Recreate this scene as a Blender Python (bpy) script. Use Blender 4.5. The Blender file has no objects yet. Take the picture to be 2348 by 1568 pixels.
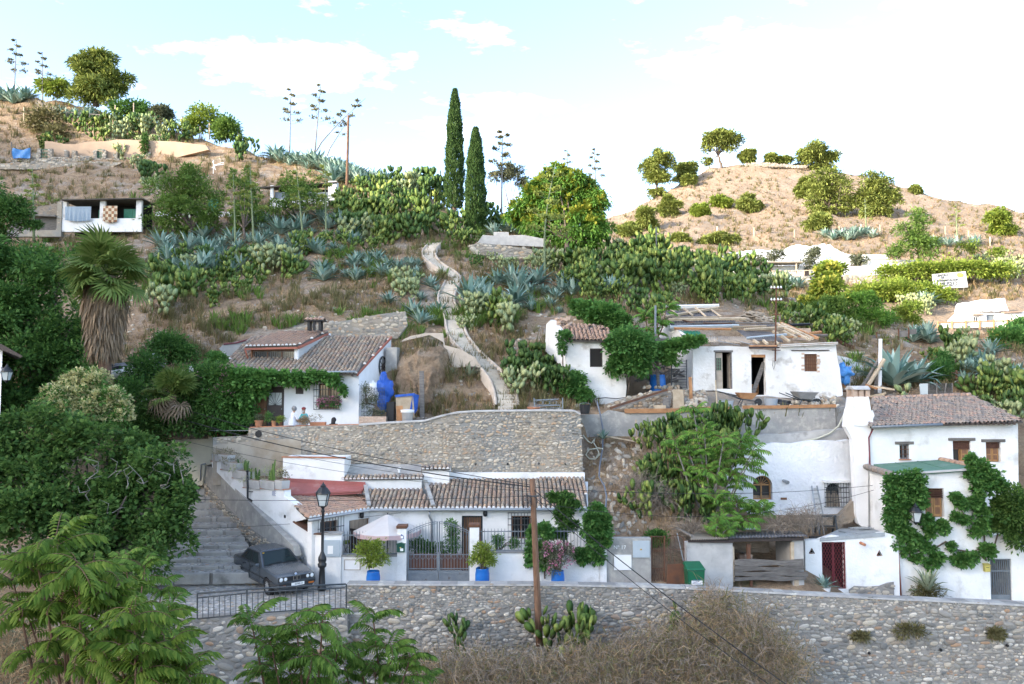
import bpy,bmesh,math,random
import numpy as np
from mathutils import Vector,Matrix,noise,geometry,bvhtree
rU=lambda a,b:random.uniform(a,b)
def VZ(z):return Vector((0,0,z))
V_=Vector;cos_=math.cos;sin_=math.sin;MT_=Matrix.Translation;MR_=Matrix.Rotation;MD_=Matrix.Diagonal
def dg_():return bpy.context.evaluated_depsgraph_get()
def vu_():bpy.context.view_layer.update()
R=math.radians
random.seed(7)
RNG=np.random.default_rng(7)
sc=bpy.context.scene
COL=sc.collection
CX,CY,HZ=1174.0,784.0,890.0
LENS=28.0
F=2348*LENS/36.0
TH=math.atan((HZ-CY)/F)
ct,st=cos_(TH),sin_(TH)
cd=bpy.data.cameras.new('camera');cam=bpy.data.objects.new('camera',cd);COL.objects.link(cam)
cd.lens=LENS;cd.sensor_width=36;cd.clip_end=6000;cd.clip_start=.1
cam.rotation_euler=(R(90)+TH,0,0);sc.camera=cam
SUN_EL,SUN_AZ=15.0,(-0.85,-0.53)
w=bpy.data.worlds.new('World');sc.world=w;w.use_nodes=True
nt=w.node_tree;nt.nodes.clear()
def N(nt,t,**k):
 n=nt.nodes.new(t)
 for a,b in k.items():
  if a.startswith('i_'):n.inputs[a[2:].replace('_',' ')].default_value=b
  else:setattr(n,a,b)
 return n
sky=N(nt,'ShaderNodeTexSky',sky_type='NISHITA',sun_disc=False,sun_elevation=R(SUN_EL),air_density=.72,dust_density=2.6,ozone_density=1.0,altitude=700)
sky.sun_rotation=math.atan2(SUN_AZ[0],SUN_AZ[1])
tc=N(nt,'ShaderNodeTexCoord')
mp=N(nt,'ShaderNodeMapping');mp.inputs['Scale'].default_value=(1,1,3.0);mp.inputs['Location'].default_value=(.38,.12,.33)
nz=N(nt,'ShaderNodeTexNoise',i_Scale=4.6,i_Detail=8.0,i_Roughness=.6)
rp=N(nt,'ShaderNodeValToRGB');rp.color_ramp.elements[0].position=.53;rp.color_ramp.elements[1].position=.78;rp.color_ramp.elements[0].color=(.015,.015,.015,1)
cm=N(nt,'ShaderNodeMixRGB');cm.inputs[2].default_value=(5.6,5.7,5.8,1)
bg=N(nt,'ShaderNodeBackground');bg.inputs[1].default_value=.15
out=N(nt,'ShaderNodeOutputWorld')
L=nt.links.new
L(tc.outputs['Generated'],mp.inputs[0]);L(mp.outputs[0],nz.inputs[0]);L(nz.outputs[0],rp.inputs[0]);L(rp.outputs[0],cm.inputs[0])
L(sky.outputs[0],cm.inputs[1]);L(cm.outputs[0],bg.inputs[0]);L(bg.outputs[0],out.inputs[0])
sl=bpy.data.lights.new('sun','SUN');so=bpy.data.objects.new('sun',sl);COL.objects.link(so)
sl.energy=2.1;sl.angle=R(.5);sl.color=(1,.87,.70)
_d=V_((SUN_AZ[0],SUN_AZ[1],0)).normalized()*cos_(R(SUN_EL))+V_((0,0,sin_(R(SUN_EL))))
so.rotation_euler=_d.to_track_quat('Z','Y').to_euler();so.location=_d*300
vs=sc.view_settings;sc.display_settings.display_device='sRGB'
vs.view_transform='Standard';vs.look='None';vs.exposure=2.5;vs.gamma=1;vs.use_curve_mapping=False
sc.render.engine='CYCLES';sc.cycles.max_bounces=6;sc.cycles.diffuse_bounces=3;sc.cycles.transparent_max_bounces=6
def ray(px,py):
 u=(px-CX)/F;v=(CY-py)/F
 return V_((u,ct-v*st,v*ct+st))
def at(px,py,Y):
 d=ray(px,py);return d*(Y/d.y)
def proj(p):
 x,y,z=p;dep=y*ct+z*st;up=-y*st+z*ct
 return CX+F*x/dep,CY-F*up/dep
def crop(x0,y0,k):
 return lambda x,y:(x0/1.7445+x*k,y0/1.7445+y*k)
cA=crop(0,0,.3418);cB=crop(1350,200,.3418);cC=crop(2696,400,.3418);cD=crop(0,900,.3418)
cE=crop(700,1200,.293);cF=crop(2000,1150,.3418);cG=crop(700,1700,.3174);cH=crop(1800,1750,.293)
cI=crop(2796,1450,.3657);cJ=crop(0,1800,.3422);cK=crop(1300,2200,.3418);cL=crop(2600,2200,.3652)
cM=crop(2580,1200,.1953);cN=crop(1250,2000,.1587);cO=crop(2400,2050,.2197);cP=crop(0,530,.1709)
cQ=crop(2850,950,.3042);cS=crop(3300,1250,.1943);cT=crop(980,1600,.1709);cU=crop(880,2130,.10986)
def tag(o,label=None,cat=None,group=None,kind=None):
 if label:o['label']=label
 if cat:o['category']=cat
 if group:o['group']=group
 if kind:o['kind']=kind
 return o
def thing(name,label,cat,loc=(0,0,0),group=None,rotz=0):
 o=bpy.data.objects.new(name,None);COL.objects.link(o)
 o.empty_display_size=.2;o.location=loc;o.rotation_euler=(0,0,rotz)
 return tag(o,label,cat,group)
def link(name,me,parent=None,world=True):
 o=bpy.data.objects.new(name,me);COL.objects.link(o)
 if parent is not None:
  o.parent=parent
  if world and parent.type=='EMPTY':o.matrix_parent_inverse=parent.matrix_basis.inverted()
 return o
def copy_tree(o,parent=None):
 c=o.copy();COL.objects.link(c)
 if parent is not None:c.parent=parent
 for ch in o.children:copy_tree(ch,c)
 return c
class MB:
 """collects faces, links them as one mesh object"""
 def __init__(s):s.v=[];s.f=[];s.m=[];s.cur=0
 def add(s,vs,fs):
  b=len(s.v);s.v+=[tuple(p)for p in vs]
  for f in fs:s.f.append(tuple(i+b for i in f));s.m.append(s.cur)
  return s
 def quad(s,a,b,c,d):return s.add((a,b,c,d),((0,1,2,3),))
 def poly(s,pts):return s.add(pts,(tuple(range(len(pts))),))
 def hexa(s,p):
  return s.add(p,((3,2,1,0),(4,5,6,7),(0,1,5,4),(1,2,6,5),(2,3,7,6),(3,0,4,7)))
 def box(s,c,size,rot=None):
  x,y,z=(q/2 for q in size);c=Vector(c)
  P=[Vector(q)for q in((-x,-y,-z),(x,-y,-z),(x,y,-z),(-x,y,-z),(-x,-y,z),(x,-y,z),(x,y,z),(-x,y,z))]
  if rot is not None:P=[rot@q for q in P]
  return s.hexa([c+q for q in P])
 def prism(s,pts,vec):
  vec=Vector(vec);n=len(pts);P=[Vector(p)for p in pts]
  fs=[tuple(range(n)),tuple(range(2*n-1,n-1,-1))]+[(i,n+i,n+(i+1)%n,(i+1)%n)[::1]for i in range(n)]
  return s.add(P+[p+vec for p in P],fs)
 def bar(s,a,b,w,h=None,up=(0,0,1)):
  a=Vector(a);b=Vector(b);h=h or w;t=(b-a);t.normalize();u=Vector(up)
  if abs(t.dot(u))>.98:u=V_((0,1,0))
  r=t.cross(u).normalized();u=r.cross(t).normalized();r=r*(w/2);u=u*(h/2)
  return s.hexa([a-r-u,a+r-u,b+r-u,b-r-u,a-r+u,a+r+u,b+r+u,b-r+u])
 def tube(s,pts,rad,n=6,cap=True):
  P=[Vector(p)for p in pts];k=len(P)
  rr=rad if isinstance(rad,(list,tuple))else[rad]*k
  vs,fs=[],[];prev=None
  for i in range(k):
   t=(P[min(i+1,k-1)]-P[max(i-1,0)])
   if t.length<1e-9:t=VZ(1)
   t.normalize()
   a=prev if prev is not None else(V_((1,0,0))if abs(t.x)<.9 else V_((0,1,0)))
   r=(a-t*a.dot(t));r=r.normalized()if r.length>1e-6 else t.orthogonal().normalized()
   prev=r;q=t.cross(r)
   for j in range(n):
    an=2*math.pi*j/n;vs.append(P[i]+(r*cos_(an)+q*sin_(an))*rr[i])
  for i in range(k-1):
   for j in range(n):
    fs.append((i*n+j,i*n+(j+1)%n,(i+1)*n+(j+1)%n,(i+1)*n+j))
  if cap:fs.append(tuple(range(n-1,-1,-1)));fs.append(tuple(range((k-1)*n,k*n)))
  return s.add(vs,fs)
 def lathe(s,prof,n=12,c=(0,0,0),cap=True):
  c=Vector(c);vs,fs=[],[];k=len(prof)
  for r,z in prof:
   for j in range(n):
    a=2*math.pi*j/n;vs.append(c+V_((r*cos_(a),r*sin_(a),z)))
  for i in range(k-1):
   for j in range(n):fs.append((i*n+j,i*n+(j+1)%n,(i+1)*n+(j+1)%n,(i+1)*n+j))
  if cap:fs.append(tuple(range(n-1,-1,-1)));fs.append(tuple(range((k-1)*n,k*n)))
  return s.add(vs,fs)
 def sphere(s,c,r,nu=10,nv=6,sq=(1,1,1)):
  c=Vector(c);prof=[]
  vs,fs=[c+VZ(-r*sq[2])],[]
  for i in range(1,nv):
   ph=math.pi*i/nv-math.pi/2
   for j in range(nu):
    a=2*math.pi*j/nu
    vs.append(c+V_((r*sq[0]*cos_(ph)*cos_(a),r*sq[1]*cos_(ph)*sin_(a),r*sq[2]*sin_(ph))))
  vs.append(c+VZ(r*sq[2]));T=len(vs)-1
  for j in range(nu):
   fs.append((0,1+(j+1)%nu,1+j))
   for i in range(nv-2):fs.append((1+i*nu+j,1+i*nu+(j+1)%nu,1+(i+1)*nu+(j+1)%nu,1+(i+1)*nu+j))
   fs.append((T,T-nu+j,T-nu+(j+1)%nu))
  return s.add(vs,fs)
 def mesh(s,mats,smooth=False,name='m'):
  me=bpy.data.meshes.new(name);me.from_pydata(s.v,[],s.f)
  if not isinstance(mats,(list,tuple)):mats=[mats]
  for m in mats:me.materials.append(m)
  if len(mats)>1:me.polygons.foreach_set('material_index',s.m)
  if smooth:me.polygons.foreach_set('use_smooth',[True]*len(me.polygons))
  me.update();return me
 def B(s,name,mats,parent=None,smooth=False,world=True,bevel=0):
  o=link(name,s.mesh(mats,smooth,name),parent,world)
  if bevel:
   b=o.modifiers.new('bevel','BEVEL');b.width=bevel;b.segments=2;b.limit_method='ANGLE'
  return o
def np_mesh(name,V,Fc,mats,smooth=False,mi=None):
 """V (n,3) float array, Fc (m,k) int array of equal-size faces"""
 me=bpy.data.meshes.new(name);V=np.asarray(V,np.float32);Fc=np.asarray(Fc,np.int32);m,k=Fc.shape
 me.vertices.add(len(V));me.vertices.foreach_set('co',V.ravel())
 me.loops.add(m*k);me.loops.foreach_set('vertex_index',Fc.ravel())
 me.polygons.add(m);me.polygons.foreach_set('loop_start',np.arange(0,m*k,k,dtype=np.int32));me.polygons.foreach_set('loop_total',np.full(m,k,np.int32))
 if not isinstance(mats,(list,tuple)):mats=[mats]
 for q in mats:me.materials.append(q)
 if mi is not None:me.polygons.foreach_set('material_index',np.asarray(mi,np.int32))
 if smooth:me.polygons.foreach_set('use_smooth',np.ones(m,bool))
 me.update(calc_edges=True);me.validate();return me
MATS={}
def mk(name,c1,c2=None,scale=3.0,rough=.8,bump=0,bscale=30,metal=0,rnd=0,pal=None,trans=0,detail=5,c3=None,s3=1.0,p3=(.5,.65),spec=.5,coord='Object',bdist=.02,stretch=None):
 """procedural material: noise between c1 and c2, third colour c3 in patches, value jitter rnd or palette pal per piece"""
 m=bpy.data.materials.new(name);m.use_nodes=True;t=m.node_tree;t.nodes.clear();L=t.links.new
 o=N(t,'ShaderNodeOutputMaterial');b=N(t,'ShaderNodeBsdfPrincipled')
 b.inputs['Roughness'].default_value=rough;b.inputs['Metallic'].default_value=metal;b.inputs['Specular IOR Level'].default_value=spec
 tcn=N(t,'ShaderNodeTexCoord');vec=tcn.outputs[coord]
 if stretch:
  mpn=N(t,'ShaderNodeMapping');mpn.inputs['Scale'].default_value=stretch;L(vec,mpn.inputs[0]);vec=mpn.outputs[0]
 col=None
 def rgba(c):return(c[0],c[1],c[2],1)
 rv=None
 if rnd or pal:
  oi=N(t,'ShaderNodeObjectInfo');ge=N(t,'ShaderNodeNewGeometry');ad=N(t,'ShaderNodeMath',operation='ADD');fr=N(t,'ShaderNodeMath',operation='FRACT')
  L(oi.outputs['Random'],ad.inputs[0]);L(ge.outputs['Random Per Island'],ad.inputs[1]);L(ad.outputs[0],fr.inputs[0]);rv=fr.outputs[0]
 if pal:
  r=N(t,'ShaderNodeValToRGB');r.color_ramp.interpolation='LINEAR';e=r.color_ramp.elements
  while len(e)<len(pal):e.new(.5)
  for i,c in enumerate(pal):e[i].position=i/max(1,len(pal)-1);e[i].color=rgba(c)
  L(rv,r.inputs[0]);col=r.outputs[0]
 if col is None:
  if c2:
   n=N(t,'ShaderNodeTexNoise',i_Scale=scale,i_Detail=float(detail),i_Roughness=.6);L(vec,n.inputs[0])
   rr=N(t,'ShaderNodeValToRGB');rr.color_ramp.elements[0].position=.35;rr.color_ramp.elements[1].position=.65
   rr.color_ramp.elements[0].color=rgba(c1);rr.color_ramp.elements[1].color=rgba(c2);L(n.outputs[0],rr.inputs[0]);col=rr.outputs[0]
  else:
   q=N(t,'ShaderNodeRGB');q.outputs[0].default_value=rgba(c1);col=q.outputs[0]
 elif c2:
  n=N(t,'ShaderNodeTexNoise',i_Scale=scale,i_Detail=4.0);L(vec,n.inputs[0])
  mr=N(t,'ShaderNodeMapRange');mr.inputs[1].default_value=.45;mr.inputs[2].default_value=.7;mr.inputs[4].default_value=.6;L(n.outputs[0],mr.inputs[0])
  mx=N(t,'ShaderNodeMixRGB');L(mr.outputs[0],mx.inputs[0]);L(col,mx.inputs[1]);mx.inputs[2].default_value=rgba(c2);col=mx.outputs[0]
 if c3:
  n=N(t,'ShaderNodeTexNoise',i_Scale=s3,i_Detail=6.0,i_Roughness=.6);L(vec,n.inputs[0])
  mr=N(t,'ShaderNodeMapRange');mr.inputs[1].default_value=p3[0];mr.inputs[2].default_value=p3[1];L(n.outputs[0],mr.inputs[0])
  mx=N(t,'ShaderNodeMixRGB');L(mr.outputs[0],mx.inputs[0]);L(col,mx.inputs[1]);mx.inputs[2].default_value=rgba(c3);col=mx.outputs[0]
 if rnd:
  hs=N(t,'ShaderNodeHueSaturation');mr=N(t,'ShaderNodeMapRange');mr.inputs[3].default_value=1-rnd;mr.inputs[4].default_value=1+rnd
  L(rv,mr.inputs[0]);L(mr.outputs[0],hs.inputs['Value']);L(col,hs.inputs['Color']);col=hs.outputs[0]
 L(col,b.inputs['Base Color'])
 if bump:
  n=N(t,'ShaderNodeTexNoise',i_Scale=bscale,i_Detail=5.0,i_Roughness=.6);L(vec,n.inputs[0])
  bu=N(t,'ShaderNodeBump',i_Strength=bump,i_Distance=bdist);L(n.outputs[0],bu.inputs['Height']);L(bu.outputs[0],b.inputs['Normal'])
 sh=b.outputs[0]
 if trans:
  tr=N(t,'ShaderNodeBsdfTranslucent');L(col,tr.inputs[0]);mx=N(t,'ShaderNodeMixShader',i_Fac=trans);L(sh,mx.inputs[1]);L(tr.outputs[0],mx.inputs[2]);sh=mx.outputs[0]
 L(sh,o.inputs[0]);MATS[name]=m;return m
M=MATS
mk('white',(.83,.83,.81),(.72,.72,.69),scale=.8,rough=.9,bump=.6,bscale=9,c3=(.55,.54,.50),s3=1.1,p3=(.57,.72),bdist=.035)
mk('white_rough',(.84,.85,.86),(.76,.78,.79),scale=1.5,rough=.9,bump=.9,bscale=4.5,bdist=.09)
mk('white_worn',(.80,.79,.76),(.68,.66,.61),scale=.8,rough=.95,bump=.7,bscale=7,c3=(.44,.41,.36),s3=1.1,p3=(.56,.68),bdist=.04)
mk('white_clean',(.84,.835,.815),(.76,.755,.735),scale=1.2,rough=.85,bump=.35,bscale=12,c3=(.62,.61,.58),s3=.9,p3=(.58,.75))
mk('cream',(.72,.66,.50),(.64,.58,.44),scale=1.5,rough=.9,bump=.3,bscale=12,c3=(.45,.42,.34),s3=.8,p3=(.6,.75))
mk('ochre',(.45,.33,.23),(.38,.28,.20),scale=.8,rough=.95,bump=.5,bscale=3)
mk('concrete',(.36,.35,.32),(.27,.265,.25),scale=1.6,rough=.95,bump=.5,bscale=14,c3=(.44,.42,.37),s3=3.0,p3=(.5,.66))
mk('concrete_pale',(.50,.49,.46),(.40,.39,.37),scale=2.2,rough=.95,bump=.4,bscale=16,c3=(.30,.29,.27),s3=1.2,p3=(.58,.7))
mk('plaster_stained',(.44,.39,.31),(.35,.31,.25),scale=.9,rough=.95,bump=.4,bscale=14,c3=(.26,.20,.13),s3=.6,p3=(.5,.68))
mk('step_stone',(.42,.40,.36),(.32,.305,.275),scale=2.0,rough=.95,bump=.6,bscale=12,c3=(.20,.19,.165),s3=1.6,p3=(.54,.7),rnd=.15)
mk('concrete_dark',(.20,.20,.19),(.27,.265,.25),scale=3,rough=.95,bump=.4,bscale=20)
mk('mortar',(.30,.29,.265),(.21,.205,.19),scale=2.5,rough=1,bump=.8,bscale=16,bdist=.04)
mk('mortar_tan',(.36,.32,.255),(.27,.24,.19),scale=1.5,rough=1,bump=.8,bscale=14,c3=(.25,.25,.23),s3=.5,p3=(.5,.62),bdist=.04)
PEB=[(.17,.18,.18),(.38,.36,.31),(.09,.105,.115),(.30,.29,.27),(.52,.50,.46),(.15,.16,.165),(.26,.23,.19),(.19,.21,.215),(.42,.37,.29),(.30,.31,.31),(.32,.21,.13),(.12,.13,.13),(.22,.22,.21),(.56,.55,.52),(.16,.165,.16),(.24,.24,.225)]
mk('pebble',(0,0,0),(.25,.24,.22),pal=[(a*1.22,b*1.17,c*1.08)for a,b,c in PEB],scale=14,rough=.85,bump=.5,bscale=25)
PEBT=[(.40,.365,.30),(.52,.48,.40),(.15,.155,.15),(.30,.285,.25),(.58,.55,.48),(.45,.375,.27),(.27,.275,.26),(.50,.46,.40),(.22,.22,.21),(.42,.29,.18),(.56,.52,.44)]
mk('pebble_tan',(0,0,0),(.33,.31,.27),pal=[(a*1.02,b*.97,c*.9)for a,b,c in PEBT],scale=14,rough=.9,bump=.5,bscale=25)
TIL=[(.37,.25,.165),(.27,.22,.175),(.45,.31,.20),(.24,.215,.185),(.41,.345,.255),(.34,.22,.15),(.20,.185,.165),(.48,.37,.26),(.38,.26,.19),(.29,.255,.215)]
mk('tile',(0,0,0),(.20,.185,.155),pal=TIL,scale=7,rough=.92,bump=.4,bscale=30)
TILR=[(.42,.25,.165),(.36,.225,.16),(.48,.31,.21),(.33,.235,.18),(.45,.29,.19),(.29,.21,.165)]
mk('tile_red',(0,0,0),(.27,.22,.185),pal=TILR,scale=7,rough=.92,bump=.4,bscale=30)
TILG=[(.30,.235,.19),(.22,.20,.18),(.38,.29,.22),(.19,.18,.17),(.33,.275,.225),(.26,.225,.195),(.40,.26,.20),(.17,.165,.155)]
mk('tile_grey',(0,0,0),(.155,.15,.14),pal=TILG,scale=5,rough=.95,bump=.4,bscale=30)
mk('roof_bed',(.12,.105,.09),(.08,.07,.06),scale=4,rough=1,bump=.5,bscale=12)  # bed coloured dark to paint the shadow in the tile channels
mk('wood',(.23,.11,.05),(.15,.07,.035),scale=4,rough=.6,bump=.2,bscale=20,stretch=(6,6,.7))
mk('wood_honey',(.40,.22,.08),(.28,.14,.05),scale=5,rough=.55,stretch=(6,6,.7),bump=.2,bscale=20)
mk('wood_dark',(.035,.024,.022),(.055,.038,.03),scale=5,rough=.55)
mk('wood_grey',(.20,.185,.165),(.11,.10,.09),scale=3,rough=.9,bump=.6,bscale=16,stretch=(1,1,7),rnd=.25)
mk('wood_pale',(.56,.46,.33),(.43,.34,.23),scale=4,rough=.85,bump=.3,bscale=18,rnd=.22)
mk('wood_orange',(.47,.25,.115),(.33,.16,.07),scale=3,rough=.85,bump=.3,bscale=15,rnd=.2)
mk('pole',(.13,.065,.035),(.22,.13,.08),scale=5,rough=.9,bump=.6,bscale=20,stretch=(5,5,.4))
mk('reed',(.10,.045,.032),(.15,.07,.045),scale=30,rough=.95,bump=.7,bscale=60,stretch=(6,6,.3))
mk('iron',(.045,.055,.062),(.065,.075,.08),scale=12,rough=.5,metal=.3)
mk('iron_grey',(.16,.19,.215),(.21,.235,.25),scale=6,rough=.5,metal=.2,c3=(.11,.09,.075),s3=5,p3=(.62,.72))
mk('iron_black',(.012,.014,.016),rough=.4)
mk('rust',(.16,.07,.035),(.09,.05,.035),scale=4,rough=.95,bump=.3)
mk('red_iron',(.16,.018,.025),(.12,.02,.025),scale=10,rough=.5)
mk('red_paint',(.36,.115,.10),(.29,.10,.085),scale=2,rough=.8,c3=(.38,.20,.17),s3=1.5,p3=(.55,.7))
mk('red_trim',(.40,.13,.08),(.33,.11,.07),scale=3,rough=.7)
mk('green_roof',(.09,.20,.135),(.075,.165,.115),scale=3,rough=.85,c3=(.15,.23,.18),s3=2,p3=(.55,.7))
mk('green_plastic',(.008,.12,.055),(.006,.10,.045),scale=5,rough=.4)
mk('green_sheet',(.02,.22,.13),(.015,.17,.10),scale=5,rough=.5)
mk('green_dark',(.006,.07,.045),rough=.35)
mk('blue_barrel',(.01,.15,.50),(.01,.125,.44),scale=6,rough=.42)
mk('blue_tarp',(.012,.10,.46),(.01,.075,.36),scale=4,rough=.4,bump=.8,bscale=9,bdist=.1)
mk('blue_tarp_pale',(.06,.26,.60),(.05,.21,.50),scale=3,rough=.45,bump=.8,bscale=4,bdist=.1)
mk('terracotta',(.45,.20,.11),(.38,.17,.09),scale=6,rough=.85)
mk('brick',(.48,.34,.25),(.56,.43,.33),scale=8,rough=.95,bump=.3,rnd=.15)
mk('black',(.008,.008,.009),rough=.5)
mk('inner_shade',(.02,.019,.018),rough=1)  # near-black colour painted in for the shade inside rooms, niches and porches
mk('glass',(.02,.025,.028),rough=.08,spec=.7)
mk('frost',(.50,.54,.53),rough=.3)
mk('grey_metal',(.36,.38,.39),(.30,.32,.33),scale=8,rough=.4,metal=.5)
mk('pale_box',(.42,.48,.51),(.38,.44,.47),scale=3,rough=.5)
mk('paper',(.80,.80,.76),rough=.8)
mk('plastic_white',(.80,.80,.78),rough=.4)
mk('plastic_grey',(.33,.37,.41),rough=.5)
mk('plastic_black',(.015,.016,.018),rough=.45)
mk('yellow',(.55,.33,.03),rough=.5)
mk('yellow_box',(.50,.42,.10),rough=.5)
mk('corrugated',(.13,.13,.135),(.09,.09,.095),scale=5,rough=.8,metal=.1,c3=(.26,.25,.24),s3=2.5,p3=(.5,.7))
mk('corrugated_pale',(.42,.36,.29),(.33,.28,.22),scale=4,rough=.9,rnd=.15)
mk('umbrella',(.74,.69,.64),(.70,.64,.59),scale=2,rough=.8,trans=.25)
mk('umbrella_rim',(.66,.47,.46),rough=.8,trans=.25)
mk('cable',(.012,.012,.013),rough=.6)
mk('hose',(.50,.50,.40),rough=.6)
mk('grey_hose',(.13,.15,.18),rough=.6)
mk('sheet_blue',(.42,.50,.57),(.33,.42,.50),scale=12,rough=.95,trans=.2,stretch=(3,3,.4))
mk('letters',(.05,.05,.045),rough=.8)
mk('earth',(.34,.27,.20),(.24,.19,.14),scale=1.5,rough=1,bump=1,bscale=6,bdist=.1)
mk('rock',(.34,.28,.21),(.23,.19,.145),scale=1.2,rough=1,bump=1,bscale=5,bdist=.15,c3=(.22,.21,.19),s3=2,p3=(.5,.65))
# terrain
def ground_mat(name,base,straw,gravel,green,gs=1.0):
 m=bpy.data.materials.new(name);m.use_nodes=True;t=m.node_tree;t.nodes.clear();L=t.links.new
 o=N(t,'ShaderNodeOutputMaterial');b=N(t,'ShaderNodeBsdfPrincipled',i_Roughness=1.0);b.inputs['Specular IOR Level'].default_value=.1
 tcn=N(t,'ShaderNodeTexCoord');v=tcn.outputs['Object']
 def nz(s,d=6.0,r=.6):
  n=N(t,'ShaderNodeTexNoise',i_Scale=s,i_Detail=d,i_Roughness=r);L(v,n.inputs[0]);return n.outputs[0]
 def step(x,a,c):
  q=N(t,'ShaderNodeMapRange');q.inputs[1].default_value=a;q.inputs[2].default_value=c;L(x,q.inputs[0]);return q.outputs[0]
 def mix(f,a,c):
  q=N(t,'ShaderNodeMixRGB');L(f,q.inputs[0])
  for i,z in((1,a),(2,c)):
   if isinstance(z,tuple):q.inputs[i].default_value=(*z,1)
   else:L(z,q.inputs[i])
  return q.outputs[0]
 c=mix(step(nz(.9*gs),.38,.62),base,straw)
 c=mix(step(nz(.35*gs),.52,.66),c,gravel)
 c=mix(step(nz(5*gs,8,.75),.48,.72),c,tuple(x*.55 for x in base))
 c=mix(step(nz(.55*gs),.60,.74),c,green)
 L(c,b.inputs['Base Color'])
 bu=N(t,'ShaderNodeBump',i_Strength=1.0,i_Distance=.25/gs);L(nz(3.5*gs,8,.7),bu.inputs['Height']);L(bu.outputs[0],b.inputs['Normal'])
 L(b.outputs[0],o.inputs[0]);MATS[name]=m;return m
ground_mat('hillside',(.27,.19,.125),(.38,.28,.18),(.39,.34,.28),(.15,.155,.07))
ground_mat('dry_hill',(.35,.26,.18),(.42,.32,.225),(.41,.33,.25),(.27,.235,.13),.45)
ground_mat('valley',(.26,.20,.13),(.36,.29,.18),(.30,.27,.22),(.13,.15,.06),.8)
def fbm(p,s,o=4):
 return noise.fractal(Vector(p)*s,1.0,2.0,o)
COLS=[-900,-300,0,150,320,480,640,820,960,1100,1230,1345,1440,1560,1700,1850,1990,2150,2348,2650,3000]
def zy(py,Y):return ray(CX,py).z/ray(CX,py).y*Y
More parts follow.
